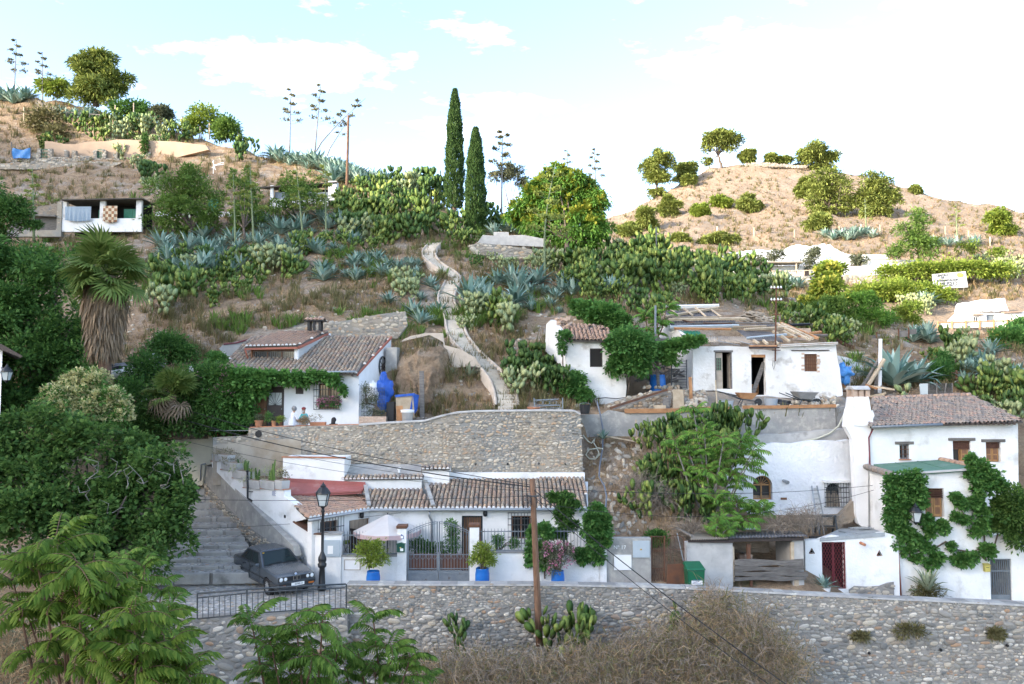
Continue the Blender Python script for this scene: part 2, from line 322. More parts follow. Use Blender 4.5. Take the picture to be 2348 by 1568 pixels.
LOW=[('yz',{-900:(-14,-1.9),3000:(-14,-1.9)}),('yz',{-900:(3,-1.9),3000:(3,-1.9)}),('yz',{-900:(6,-7),3000:(6,-7)}),('yz',{-900:(14,-10),0:(14,-10.4),640:(14,-12),3000:(14,-12.5)}),('yz',{-900:(23,-8),150:(23,-8.6),480:(23,-10.9),1000:(23,-11.8),3000:(23,-12.6)}),('yz',{-900:(26.6,-7.9),320:(26.6,-8.5),480:(27.0,-10.2),800:(28.2,-10.9),1000:(28.25,-11),1700:(28.25,-11.4),3000:(28.25,-12.2)}),('yz',{-900:(28.6,-7.6),320:(28.8,-8.3),480:(28.9,-8.6),3000:(28.9,-9.3)}),('yz',{-900:(33,-6.4),230:(33,-7.2),300:(33,-8.4),480:(33,-8.4),1300:(33,-8.4),1345:(33.2,-6.4),1440:(33.2,-6.25),1560:(33.2,-6.3),1660:(34.4,-6.6),1700:(34.4,-6.7),1850:(34.4,-6.9),1990:(34,-9),3000:(34,-9)}),('yz',{-900:(36.2,-4.8),230:(36.2,-5.2),300:(36.2,-7.6),530:(36.4,-7.6),545:(36.4,-5.6),1300:(36.2,-5),1345:(36,-4.5),1440:(36,-4.4),1560:(36,-4.4),1640:(36.6,-5.2),1680:(37.5,-6.2),1730:(37.6,-6.5),1850:(37.6,-6.6),1990:(37.4,-7),3000:(37.4,-7)}),('yz',{-900:(37.6,-3.6),230:(37.6,-3.8),300:(39.7,-5.6),480:(39.7,-5.6),505:(38.4,-5.6),525:(37.6,-5),540:(37.5,-2.2),1300:(37.0,-2.2),1345:(38.95,-2.55),1560:(38.95,-2.55),1700:(38.95,-2.65),1850:(38.8,-2.7),1990:(38.8,-2.7),3000:(38.8,-3)}),('yz',{-900:(40.2,-1),320:(40.3,-1.9),480:(40.2,-2.12),820:(40.2,-2.12),930:(40.2,-1.9),1000:(40.2,-1.6),1100:(39.6,-1.25),1230:(39.4,-1.2),1345:(39.3,-1.2),1990:(39.3,-1.2),2150:(40.5,-1.8),3000:(41,-1.4)}),('yz',{-900:(43.2,1.6),320:(42.6,.6),480:(43.4,.6),640:(43.6,1.3),820:(43.7,1.6),960:(42.6,2.1),1100:(43.5,.75),1230:(43.5,1.1),1345:(44.2,-.3),1440:(44.4,-.4),1990:(44.4,-.4),2150:(45,.3),3000:(46,.8)}),('py',{-900:(740,50),0:(770,50),150:(775,50),320:(765,48.5),480:(752,47.5),640:(742,48),820:(745,48),960:(770,47),1100:(772,48),1230:(772,48),1345:(738,48),1440:(742,48.5),1560:(745,50),1700:(738,50.5),1850:(740,50.5),1990:(800,50.5),2150:(812,52),2348:(812,52),3000:(800,52)}),('py',{-900:(600,62),0:(645,62),320:(640,60),640:(640,60),820:(650,59),960:(660,58),1100:(670,58),1440:(670,58.5),1560:(678,58.5),1700:(698,58.5),1850:(728,58),1990:(765,58),2150:(790,58),2348:(795,58),3000:(790,58)}),('py',{-900:(480,80),0:(545,78),150:(540,78),320:(542,76),480:(545,75),640:(540,74),820:(545,73),960:(565,71),1100:(562,71),1230:(577,70),1345:(592,69),1440:(602,68),1560:(627,67),1700:(666,65),1850:(708,64),1990:(745,63),2150:(772,62),2348:(782,62),3000:(780,62)}),('py',{-900:(360,98),0:(432,95),320:(435,93),480:(432,92),640:(428,91),820:(434,90),960:(458,88),1100:(524,82),1230:(548,78),1345:(583,74),1440:(597,72),1560:(618,71),1700:(660,68),1850:(704,66.5),1990:(742,65),2150:(769,64),2348:(779,64),3000:(777,64)}),('py',{-900:(300,108),0:(378,105),320:(372,104),480:(372,102),640:(394,98),820:(420,94),960:(451,90),1100:(519,83.5),1230:(544,79.5),1345:(580,75.5),1440:(594,73.5),1560:(615,72.5),1700:(658,69.5),1850:(702,67.5),1990:(740,66),2150:(767,65),2348:(777,65),3000:(775,65)}),('py',{-900:(160,132),0:(230,127),150:(236,126),320:(276,119),480:(322,113),640:(370,105),820:(412,98),960:(447,92),1100:(516,85),1230:(541,81),1345:(577,77),1440:(592,75),1560:(612,74),1700:(656,71),1850:(700,68.5),1990:(738,67),2150:(765,66),2348:(775,66),3000:(773,66)}),('rel',{-900:(25,-3),640:(14,-3),1000:(8,-4),1345:(5,-3.5),3000:(4,-3)}),('rel',{-900:(80,-30),640:(60,-30),1000:(40,-24),1345:(12,-16),3000:(9,-14)}),]
def row_at(spec,px):
 ks=sorted(spec)
 return tuple(float(np.interp(px,ks,[spec[k][i]for k in ks]))for i in(0,1))
def loft(rows,pxs,sub,amp,flat=None):
 """rows of control specs -> grid of points"""
 ctrl=[]
 for px in pxs:
  line=[]
  for kind,spec in rows:
   a,b=row_at(spec,px)
   if kind=='yz':line.append((a,b))
   elif kind=='py':line.append((b,zy(a,b)))
   else:c=[q for q in line][crest(rows)];line.append((c[0]+a,c[1]+b))
  ctrl.append(line)
 V,nr=[],0
 for px,line in zip(pxs,ctrl):
  pts=[]
  for i in range(len(line)-1):
   n=sub[i]
   for k in range(n):
    f=k/n;pts.append((line[i][0]*(1-f)+line[i+1][0]*f,line[i][1]*(1-f)+line[i+1][1]*f))
  pts.append(line[-1]);nr=len(pts)
  for Y,z in pts:
   sl=z/max(Y,3);v=(sl*ct-st)/(ct+sl*st);u=(px-CX)/F
   X=Y*u/(ct-v*st)if Y>3 else 3*u
   a=amp(Y,px)
   if a:
    p=(X,Y,z);dz=fbm(p,.16)*a*1.4+fbm((X+31,Y,z),.7,3)*a*.5
    z+=dz;Y+=fbm((X,Y+77,z),.5,3)*a*.6
   V.append((X,Y,z))
 nc=len(pxs);Fs=[]
 for i in range(nc-1):
  for j in range(nr-1):
   Fs.append((i*nr+j,(i+1)*nr+j,(i+1)*nr+j+1,i*nr+j+1))
 return V,Fs
def crest(rows):return max(i for i,r in enumerate(rows)if r[0]=='py')
SUB=[1,2,3,6,4,3,6,8,8,6,8,10,14,14,14,6,10,4,6]
def amp_near(Y,px):
 if Y<20:return .05
 if Y<33:return .06
 if Y<39:return .12 if 1345<=px<=1750 else .03
 if Y<44.6:return .28 if(px<470 or 890<px<1200 or px>2000)else .03
 return min(.55,.25+(Y-44)*.02)
PX=list(range(-900,-40,60))+list(range(-40,2400,18))+list(range(2400,3001,60))
V,Fs=loft(LOW,PX,SUB,amp_near)
hm=np_mesh('hillside',V,Fs,M['hillside'],smooth=True)
tag(link('hillside',hm),kind='structure')
BV=bvhtree.BVHTree.FromPolygons([Vector(v)for v in V],Fs)
HILL2=[('py',{900:(800,92),1345:(790,90),1700:(790,84),1850:(790,78),2348:(830,74),3000:(830,74)}),('py',{900:(700,96),1345:(700,96),1700:(700,92),2000:(700,89),2200:(745,84),2348:(755,84),3000:(755,84)}),('py',{900:(630,104),1345:(630,104),1700:(655,101),2000:(655,101),2200:(660,97),2348:(665,97),3000:(665,97)}),('py',{900:(615,112),1345:(615,112),1700:(634,111),2000:(630,111),2200:(612,112),2348:(605,112),3000:(590,112)}),('py',{900:(590,122),1345:(590,122),1700:(585,120),2000:(585,120),2200:(580,120),2348:(580,122),3000:(560,125)}),('py',{900:(575,150),1345:(545,150),1500:(545,146),1700:(540,146),2000:(540,146),2200:(540,146),2348:(545,146),3000:(530,150)}),('py',{900:(570,170),1345:(530,175),1450:(503,178),1530:(480,185),1650:(455,195),1800:(450,198),2000:(455,192),2200:(490,180),2348:(515,175),3000:(510,175)}),('py',{900:(565,190),1345:(520,195),1400:(503,200),1450:(480,208),1530:(441,218),1600:(400,226),1650:(378,230),1700:(372,232),1800:(376,232),1870:(384,230),1960:(402,226),2050:(424,220),2130:(447,214),2200:(462,208),2348:(488,200),2650:(520,195),3000:(540,190)}),('rel',{900:(20,-5),3000:(20,-5)}),('rel',{900:(120,-60),3000:(120,-60)}),]
V2,F2=loft(HILL2,list(range(900,3001,22)),[4,4,3,5,10,18,14,5,6],lambda Y,px:.5 if Y<130 else 1.0)
tag(link('far_hill',np_mesh('far_hill',V2,F2,M['dry_hill'],smooth=True)),kind='structure')
BV2=bvhtree.BVHTree.FromPolygons([Vector(v)for v in V2],F2)
gx=np.linspace(-900,-150,50);gy=np.linspace(-900,420,60);VV=[]
for x in gx:
 for y in gy:
  e=min(1,max(0,(400-y)/160))**.8
  VV.append((x,y,-16+186*math.exp(-((x+500)/130)**2)*e+fbm((x,y,0),.01)*6))
FF=[(i*60+j,(i+1)*60+j,(i+1)*60+j+1,i*60+j+1)for i in range(49)for j in range(59)]
tag(link('shading_hill',np_mesh('shading_hill',VV,FF,M['dry_hill'],smooth=True)),kind='structure')
g=MB();g.quad((-3000,-1500,-22),(3000,-1500,-22),(3000,4500,-22),(-3000,4500,-22));tag(g.B('ground',M['valley']),kind='structure')
def gp(px,py,far=False):
 """point of the ground seen at a pixel"""
 h=(BV2 if far else BV).ray_cast(VZ(0),ray(px,py).normalized())
 k=0
 while h[0]is None and k<40:
  py+=3;k+=1;h=(BV2 if far else BV).ray_cast(VZ(0),ray(px,py).normalized())
 return h[0]
def gz(x,y,far=False):
 h=(BV2 if far else BV).ray_cast(V_((x,y,400)),VZ(-1))
 return h[0].z if h[0]is not None else-22
# builders for walls, roofs, windows
class Fac:
 """vertical face through two plan points given as (pixel column, depth)"""
 def __init__(s,px0,Y0,px1,Y1):
  a=at(px0,HZ,Y0);b=at(px1,HZ,Y1);s.o=V_((a.x,a.y,0));s.t=(b-a);s.t.z=0;s.len=s.t.length;s.t.normalize()
  s.n=V_((s.t.y,-s.t.x,0));s.up=VZ(1)
 def hit(s,px,py):
  d=ray(px,py);k=s.o.dot(s.n)/d.dot(s.n);p=d*k
  return(p-s.o).dot(s.t),p.z
 def p(s,a,z,off=0):return s.o+s.t*a+s.n*off+VZ(z)
 def px(s,px,py,off=0):return s.p(*s.hit(px,py),off)
 def rect(s,x0,y0,x1,y1):
  ym=(y0+y1)/2;xm=(x0+x1)/2
  return s.hit(x0,ym)[0],s.hit(xm,y1)[1],s.hit(x1,ym)[0],s.hit(xm,y0)[1]
 def rot(s):return Matrix((s.t,-s.n,s.up)).transposed()
class Plane3:
 """sloping sheet: origin, x axis, z axis (up the slope), n outward"""
 def __init__(s,o,x,z):
  s.o=Vector(o);s.t=(Vector(x)-s.o).normalized();zz=Vector(z)-s.o;s.n=zz.cross(s.t).normalized()*-1
  if s.n.z<0:s.n.negate()
  s.up=s.n.cross(s.t).normalized()
  if s.up.dot(zz)<0:s.up.negate()
 def p(s,a,b,off=0):return s.o+s.t*a+s.up*b+s.n*off
 def st(s,q):d=Vector(q)-s.o;return d.dot(s.t),d.dot(s.up)
 def hit(s,px,py):
  d=ray(px,py);return s.st(d*(s.o.dot(s.n)/d.dot(s.n)))
def inside(p,poly):
 x,y=p;c=False;n=len(poly)
 for i in range(n):
  x1,y1=poly[i];x2,y2=poly[(i+1)%n]
  if(y1>y)!=(y2>y)and x<(x2-x1)*(y-y1)/(y2-y1)+x1:c=not c
 return c
def wall(name,fac,outer,mat,parent=None,holes=(),thick=.3,px=True,rough_edge=0):
 """upright wall from an outline (pixels or (s, z)), with openings through it"""
 O=[fac.hit(*q)for q in outer]if px else list(outer)
 if rough_edge:
  Q=[]
  for i in range(len(O)):
   a,b=O[i],O[(i+1)%len(O)];n=max(1,int(math.hypot(b[0]-a[0],b[1]-a[1])/.35))
   for k in range(n):
    f=k/n;j=rough_edge if 0<k else rough_edge*.4
    Q.append((a[0]+(b[0]-a[0])*f+rU(-j,j),a[1]+(b[1]-a[1])*f+rU(-j,j)))
  O=Q
 H=[list(h)for h in holes]
 loops=[[V_((a,b,0))for a,b in l]for l in[O]+H]
 tri=geometry.tessellate_polygon(loops);flat=[q for l in[O]+H for q in l];n=len(flat)
 vs=[fac.p(a,b,0)for a,b in flat]+[fac.p(a,b,-thick)for a,b in flat]
 fs=[]
 for t in tri:
  a,b,c=(flat[i]for i in t);ar=(b[0]-a[0])*(c[1]-a[1])-(c[0]-a[0])*(b[1]-a[1])
  if abs(ar)<1e-10:continue
  t=tuple(t)if ar>0 else tuple(t)[::-1]
  fs.append(t);fs.append(tuple(n+i for i in t[::-1]))
 k=0
 for l in[O]+H:
  m=len(l);ar=sum(l[i][0]*l[(i+1)%m][1]-l[(i+1)%m][0]*l[i][1]for i in range(m))
  flip=(ar>0)==(l is O)
  for i in range(m):
   j=(i+1)%m;f=(k+i,n+k+i,n+k+j,k+j);fs.append(f if flip else f[::-1])
  k+=m
 mb=MB();mb.add(vs,fs);return mb.B(name,mat,parent)
def rh(fac,x0,y0,x1,y1):
 a,b,c,d=fac.rect(x0,y0,x1,y1);return[(a,b),(c,b),(c,d),(a,d)]
def fbox(mb,fac,s0,z0,s1,z1,o0,o1):
 """box on a face: along s, up z, outward from o0 to o1"""
 P=lambda a,z,o:fac.p(a,z,o)
 return mb.hexa([P(s0,z0,o1),P(s1,z0,o1),P(s1,z0,o0),P(s0,z0,o0),P(s0,z1,o1),P(s1,z1,o1),P(s1,z1,o0),P(s0,z1,o0)])
def grille(parent,fac,r,nx,ny,off=.12,rad=.011,mat='iron',ext=.04,name='grille'):
 a,b,c,d=r;a-=ext;c+=ext;b-=ext;d+=ext;mb=MB()
 for i in range(nx+1):
  s=a+(c-a)*i/nx;mb.tube([fac.p(s,b,off),fac.p(s,d,off)],rad,5)
 for j in range(ny+1):
  z=b+(d-b)*j/ny;mb.bar(fac.p(a-.02,z,off),fac.p(c+.02,z,off),rad*1.6,rad*2.4)
 if off>.05:
  for s in(a,c):
   for z in(b+.02,d-.02):mb.bar(fac.p(s,z,off),fac.p(s,z,-.05),rad*1.8)
 return mb.B(name,M[mat],parent)
def window(parent,fac,r,mat='wood',nx=2,ny=1,depth=.16,fw=.06,pane='glass',lintel=None,sill=None,shutters=None,name='window'):
 """framed window set back in an opening r=(s0,z0,s1,z1)"""
 a,b,c,d=r;mb=MB();o0,o1=-depth-.05,-depth
 fbox(mb,fac,a,b,a+fw,d,o0,o1);fbox(mb,fac,c-fw,b,c,d,o0,o1)
 fbox(mb,fac,a+fw,b,c-fw,b+fw,o0,o1);fbox(mb,fac,a+fw,d-fw,c-fw,d,o0,o1)
 for i in range(1,nx):
  s=a+(c-a)*i/nx;fbox(mb,fac,s-fw*.55,b+fw,s+fw*.55,d-fw,o0,o1+.004)
 for j in range(1,ny):
  z=b+(d-b)*j/ny;fbox(mb,fac,a+fw,z-fw*.4,c-fw,z+fw*.4,o0,o1-.006)
 wo=mb.B(name,M[mat],parent)
 for i in range(nx):
  s0=a+fw*.6+(c-a-fw*1.2)*i/nx;s1=a+fw*.6+(c-a-fw*1.2)*(i+1)/nx
  p=MB();fbox(p,fac,s0,b+fw*.5,s1,d-fw*.5,-depth-.035,-depth-.028);p.B('pane',M[pane],wo)
 if lintel:
  e=.14;p=MB();fbox(p,fac,a-e*1.5,d+.0,c+e*1.5,d+.13,-.1,.045);p.B('lintel',M[lintel],parent,bevel=.008)
 if sill:
  p=MB();fbox(p,fac,a-.06,b-.05,c+.06,b-.001,-.2,.06);p.B('sill',M[sill],parent)
 return wo
def door_leaf(parent,fac,s0,z0,s1,z1,off,mat,panels=((.08,.45),(.5,.92)),name='door',inset=None,th=.045):
 mb=MB();fbox(mb,fac,s0,z0,s1,z1,off-th,off);w=s1-s0;h=z1-z0
 for p0,p1 in panels:
  fbox(mb,fac,s0+w*.14,z0+h*p0,s1-w*.14,z0+h*p1,off,off+.012)
 o=mb.B(name,M[mat],parent)
 k=MB();k.sphere(fac.p(s1-w*.09,z0+h*.48,off+.04),.028,8,5);k.B('handle',M['grey_metal'],o);return o
def _stone_mesh(k,mat,name):
 rr=random.Random(k);n=9;vs,fs=[],[]
 ph=rr.uniform(0,6);ee=rr.choice((2,2.4,3,4))
 for ring,(sc_,dp)in enumerate(((.5,.0),(.46,.26),(.27,.43))):
  for i in range(n):
   a=2*math.pi*i/n+ph;q=sc_*(1+.13*sin_(2*a+k)+rr.uniform(-.10,.10))/(abs(cos_(a))**ee+abs(sin_(a))**ee)**(1/ee)*.97
   vs.append((q*cos_(a),-dp+rr.uniform(-.04,.04),q*sin_(a)))
 vs.append((0,-.46,0))
 for r_ in range(2):
  for i in range(n):
   j=(i+1)%n;fs.append((r_*n+i,r_*n+j,(r_+1)*n+j));fs.append((r_*n+i,(r_+1)*n+j,(r_+1)*n+i))
 for i in range(n):fs.append((2*n+i,2*n+(i+1)%n,3*n))
 me=np_mesh(name,vs,fs,M[mat],smooth=True);return me,np.array(vs),np.array(fs)
STONES={}
def stones_of(mat,name='stone'):
 if(mat,name)not in STONES:STONES[(mat,name)]=[_stone_mesh(k,mat,name)for k in range(7)]
 return STONES[(mat,name)]
def place_pieces(parent,items,protos,name,nparts,mat):
 """items: (size, variant, 4x4); the largest as objects, the rest joined"""
 items.sort(key=lambda q:-q[0])
 for sz,v,mx in items[:nparts]:
  o=bpy.data.objects.new(name,protos[v][0]);COL.objects.link(o);o.parent=parent
  if parent.type=='EMPTY':o.matrix_parent_inverse=parent.matrix_basis.inverted()
  o.matrix_basis=mx
 rest=items[nparts:]
 if rest:
  Vs,Fs_,b=[],[],0
  for sz,v,mx in rest:
   A=np.array(mx);vv=protos[v][1];Vs.append(vv@A[:3,:3].T+A[:3,3]);Fs_.append(protos[v][2]+b);b+=len(vv)
  me=np_mesh(name+'s_small',np.concatenate(Vs),np.concatenate(Fs_),M[mat],smooth=True)
  tag(link('small_'+name+'s',me,parent),kind='stuff')
def stone_face(parent,fac,poly,mat,row=(.12,.2),asp=(1.0,2.2),gap=.02,keep=.95,proud=.5,nparts=300,name='stone',vis=True,jitter=.25,big=.12):
 """pebbles laid in uneven courses over a face outline given as (s, z)"""
 pr=stones_of(mat,name);zs=[q[1]for q in poly];ss=[q[0]for q in poly];z=min(zs);items=[];rot=Matrix((fac.t,-fac.n,fac.up)).transposed().to_4x4()
 while z<max(zs):
  h=rU(*row);s=min(ss)-rU(0,.2)
  while s<max(ss):
   hh=h*rU(.75,1.12);w_=hh*rU(*asp)
   if random.random()<big:hh*=1.4;w_*=1.3
   c=(s+w_/2,z+h/2+rU(-jitter,jitter)*h)
   wav=.06*sin_(c[0]*1.3)+.04*sin_(c[0]*3.1+1)
   c=(c[0],c[1]+wav)
   if random.random()<keep and inside(c,poly):
    P=fac.p(c[0],c[1],0);q=proj(P);seen=-20<q[0]<2368 and q[1]<1590
    if seen or not vis:
     mx=MT_(P)@rot@MR_(random.gauss(0,.16),4,'Y')@MD_((w_,min(hh,w_)*proud,hh,1))
     items.append((w_*hh/P.y**2,random.randrange(7),mx))
   s+=w_+gap*rU(.4,2)
  z+=h*.93+gap*.6
 place_pieces(parent,items,pr,name,nparts,mat)
def _tile_mesh(mat,k):
 n=5;vs,fs=[],[];rr=random.Random(k)
 for y,r_,zz in((0,.5,.10),(1.12,.40,.0)):
  for i in range(n+1):
   a=math.pi*i/n;vs.append((r_*cos_(a),y,zz+r_*.9*sin_(a)))
 for i in range(n+1):
  a=math.pi*i/n;vs.append((.40*cos_(a),.0,.10+.36*sin_(a)))
 m=n+1
 for i in range(n):
  fs.append((i,m+i,m+i+1));fs.append((i,m+i+1,i+1))
  fs.append((2*m+i,i,i+1));fs.append((2*m+i,i+1,2*m+i+1))
 vs=[(x,y,z)for x,y,z in vs]
 return np_mesh('roof_tile',vs,fs,M[mat],smooth=True),np.array(vs),np.array(fs)
TILES={}
def tiles_of(mat):
 if mat not in TILES:TILES[mat]=[_tile_mesh(mat,k)for k in range(2)]
 return TILES[mat]
def tile_roof(parent,corners,mat='tile',w_=.2,l_=.34,name='roof',bed=.07,plaster=True,nparts=300,jit=.02,drop=0.0):
 """corners: eave left, eave right, (more points), ridge left, in world space"""
 pl=Plane3(corners[0],corners[1],corners[-1]);corners=[pl.p(*pl.hit(*proj(c)))for c in corners];poly=[pl.st(c)for c in corners]
 mb=MB();mb.prism([Vector(c)-pl.n*bed*.15 for c in corners],-pl.n*bed);roof=mb.B(name,M['roof_bed'],parent)
 s1=max(q[0]for q in poly);s0=min(q[0]for q in poly);t1=max(q[1]for q in poly)
 rot=Matrix((pl.t,pl.up,pl.n)).transposed().to_4x4();items=[];n=max(1,round((s1-s0)/w_));w=(s1-s0)/n;ends=[]
 for i in range(n):
  s=s0+(i+.5)*w;t=-.05;first=True
  while t<t1:
   if inside((s,t+l_*.55),poly)or(t<0 and inside((s,.12),poly)):
    if first:ends.append((s,t));first=False
    if random.random()>=drop:
     P=pl.p(s+random.gauss(0,jit*.4),t+random.gauss(0,jit*.5),rU(0,jit*.4))
     mx=MT_(P)@rot@MR_(random.gauss(0,jit*1.4),4,'Z')@MD_((w*.86,l_,w*1.05,1))
     items.append((1/P.y,random.randrange(2),mx))
   t+=l_
 place_pieces(roof,items,tiles_of(mat),'roof_tile',nparts,mat)
 if plaster:
  mb=MB()
  for s,t in ends:
   r_=w*.38;pts=[pl.p(s+r_*cos_(math.pi*i/6),t-.012,w*.06+r_*1.2*sin_(math.pi*i/6))for i in range(7)]
   mb.prism(pts,pl.up*.05)
  tag(mb.B('eave_plaster',M['white_clean'],roof),kind='stuff')
 return roof,pl
# the lane, its retaining wall, ramp, steps
lw=Fac(795,28.3,2348,28.3)
TOPL=[(795,1338),(1010,1339),(1240,1339),(1500,1344),(1700,1353),(1850,1362),(2100,1374),(2348,1386),(2560,1397)]
top=[lw.hit(*q)for q in TOPL]
t=thing('retaining_wall','long grey wall of rounded river stones running along the lane across the bottom','stone wall',lw.p(8,-11))
wall('wall_core',lw,top+[(top[-1][0],-12.5),(top[0][0],-12.5)],M['mortar'],t,thick=.45,px=False)
mb=MB()
for i in range(len(top)-1):
 (a,za),(b,zb)=top[i],top[i+1]
 for k in range(6):
  f0,f1=k/6,(k+1)/6;s0=a+(b-a)*f0;s1=a+(b-a)*f1;z0=za+(zb-za)*f0;z1=za+(zb-za)*f1
  j=rU(-.01,.02)
  mb.hexa([lw.p(s0,z0-.05,.05),lw.p(s1,z1-.05,.05),lw.p(s1,z1-.05,-.5),lw.p(s0,z0-.05,-.5),lw.p(s0,z0+j,.0),lw.p(s1,z1+j,.0),lw.p(s1,z1+j,-.42),lw.p(s0,z0+j,-.42)])
mb.B('coping',M['concrete'],t)
stone_face(t,lw,[(a,b-.02)for a,b in top]+[(top[-1][0],-10.6),(top[0][0],-10.6)],'pebble',row=(.06,.14),asp=(1.0,2.8),gap=.018,keep=.95,proud=.6,big=.16)
for q in(cH(1130,1362),cL(1372,645),cL(1822,625),cL(2240,598)):
 s_,z_=lw.hit(*q);mb=MB();mb.tube([lw.p(s_,z_,.06),lw.p(s_,z_,-.2)],.05,10);mb.B('drain_pipe',M['black'],t)
lr=Fac(330,27.0,797,27.9)
TOPR=[(120,1420),(330,1414),(452,1419),(600,1411),(797,1398)]
tr_=[lr.hit(*q)for q in TOPR]
t=thing('retaining_wall','short river stone wall under the iron railing by the parked car','stone wall',lr.p(4,-10.5))
wall('wall_core',lr,tr_+[(tr_[-1][0],-11.5),(tr_[0][0],-11.5)],M['mortar'],t,thick=.4,px=False)
stone_face(t,lr,tr_+[(tr_[-1][0],-10.2),(tr_[0][0],-10.2)],'pebble',row=(.08,.19),asp=(1.1,2.8),gap=.03,keep=.88,proud=.5)
mb=MB();LN=[(740,-7.62),(1000,-7.72),(1350,-7.8),(1600,-7.95),(1850,-8.3),(2100,-8.6),(2348,-8.8),(2700,-9)]
for i in range(len(LN)-1):
 (x0,z0),(x1,z1)=LN[i],LN[i+1]
 A=at(x0,HZ,28.35);B=at(x1,HZ,28.35);C=at(x1,HZ,34.2);D_=at(x0,HZ,34.2)
 mb.quad((A.x,A.y,z0),(B.x,B.y,z1),(C.x,C.y,z1),(D_.x,D_.y,z0))
mk('cobble_bed',(.36,.355,.34),(.29,.285,.27),scale=3,rough=1,bump=.7,bscale=14)
tag(mb.B('lane',M['cobble_bed']),kind='structure')
RA,RB,RC,RD=lr.px(300,1416,off=-.12),lr.px(797,1398,off=-.12),at(800,1342,31.6),at(330,1330,31.2)
rampP=Plane3(RA,RB,(RC+RD)/2)
def ramp_pt(px,py):
 return rampP.p(*rampP.hit(px,py))
mb=MB();pts=[rampP.p(*rampP.st(q))for q in(RA,RB,RC,RD)];mb.prism(pts,(0,0,-.5))
rampo=tag(mb.B('cobbled_ramp',M['cobble_bed']),kind='structure')
stone_face(rampo,rampP,[rampP.st(q)for q in(RA,RB,RC,RD)],'pebble',row=(.06,.11),asp=(1.0,1.9),gap=.02,keep=.9,proud=.16,nparts=300,name='cobble')
NS=13;t=thing('stone_steps','wide worn grey stone stairway climbing beside the white house','steps',at(480,1320,31))
LB,RBt=(335,1340),(606,1316);LT,RTp=(410,1130),(494,1112)
stepz=[]
for k in range(NS):
 def edge(f):
  Y=31.0+8.2*f;
  lx=LB[0]+(LT[0]-LB[0])*f;rx=RBt[0]+(RTp[0]-RBt[0])*f
  ly=LB[1]+(LT[1]-LB[1])*f;ry=RBt[1]+(RTp[1]-RBt[1])*f
  return at(lx,ly,Y-.3),at(rx,ry,Y)
 a,b=edge(k/NS);c,d=edge((k+1)/NS);zt=(edge((k+.45)/NS)[1].z);zb=zt-.21
 j=rU(-.02,.02)
 mb=MB()
 P=[V_((q.x,q.y,0))for q in(a,b,d,c)];back=(P[2]+P[3]-P[0]-P[1])*.04
 n=5;cut=[0]+sorted(rU(.12,.88)for _ in range(n-1))+[1]
 for i in range(n):
  f0,f1=cut[i]+.003,cut[i+1]-.003;fr=rU(.26,.36)
  A=P[0].lerp(P[1],f0);B=P[0].lerp(P[1],f1);C=P[3].lerp(P[2],f0);D_=P[3].lerp(P[2],f1)
  A2=A.lerp(C,fr);B2=B.lerp(D_,fr);q=rU(-.025,.025);A=A+(C-A)*rU(-.04,.05);B=B+(D_-B)*rU(-.04,.05)
  m2=MB();m2.hexa([(A.x,A.y,zb-.2),(B.x,B.y,zb-.2),(B2.x,B2.y,zb-.2),(A2.x,A2.y,zb-.2),(A.x,A.y,zt+q),(B.x,B.y,zt+q),(B2.x,B2.y,zt+q),(A2.x,A2.y,zt+q)])
  m2.B('step_block',M['step_stone'],t,bevel=.03)
 A=P[0].lerp(P[3],.3);B=P[1].lerp(P[2],.3);C=P[2]+back*8;D_=P[3]+back*8
 m2=MB();m2.hexa([(A.x,A.y,zb-.4),(B.x,B.y,zb-.4),(C.x,C.y,zb-.4),(D_.x,D_.y,zb-.4),(A.x,A.y,zt-.02),(B.x,B.y,zt-.02),(C.x,C.y,zt+.03),(D_.x,D_.y,zt+.03)])
 tr=m2.B('tread',M['cobble_bed'],t)
 stepz.append((a,b,zt))
 pl=Plane3((A.x,A.y,zt-.02),(B.x,B.y,zt-.02),(D_.x,D_.y,zt+.03))
 stone_face(tr,pl,[pl.st(q)for q in((A.x,A.y,zt),(B.x,B.y,zt),(C.x,C.y,zt),(D_.x,D_.y,zt))],'pebble',row=(.07,.11),asp=(1,1.8),gap=.02,keep=.8,proud=.15,nparts=20,name='cobble')
fl=Fac(462,39.0,690,31.0)
FL0=[(462,1108),(500,1160),(545,1215),(600,1262),(640,1300),(690,1325)]
t=thing('flank_wall','sloping rubble stone wall with grey rendered top beside the stairway','stone wall',fl.px(560,1230))
low=[(455,1118),(505,1185),(545,1235),(590,1280),(660,1330)]
mid=[(462,1098),(512,1152),(560,1200),(612,1238),(676,1275)]
hi=[(468,1068),(487,1070),(545,1125),(600,1182),(648,1228),(672,1252),(676,1275)]
Ys=np.interp
def yl(px):return float(np.interp(px,[455,690],[38.6,31.4]))
o=wall('stone_band',fl,mid+low[::-1],M['mortar'],t,thick=.35)
stone_face(o,fl,[fl.hit(*q)for q in mid+low[::-1]],'pebble_tan',row=(.08,.14),asp=(1.2,2.4),gap=.02,keep=.92,proud=.7,nparts=200)
wall('render_band',fl,hi+mid[::-1],M['concrete'],t,thick=.28)
t=thing('railing','dark iron railing on the edge of the cobbled ramp in front of the parked car','railing',lr.px(620,1412))
rt=[cJ(1320,962),cJ(1650,933),cJ(1985,912),cJ(2318,897)];r2=[cJ(1325,990),cJ(1650,957),cJ(1985,938),cJ(2310,922)];rb=[cJ(1325,1130),cJ(1650,1096),cJ(1985,1072),cJ(2310,1058)]
def rail(name,pl,r_):
 mb=MB();mb.tube([lr.px(*q,off=.02)for q in pl],r_,8);mb.B(name,M['iron'],t,smooth=True)
rail('top_rail',rt,.03);rail('middle_rail',r2,.022);rail('bottom_rail',rb,.022)
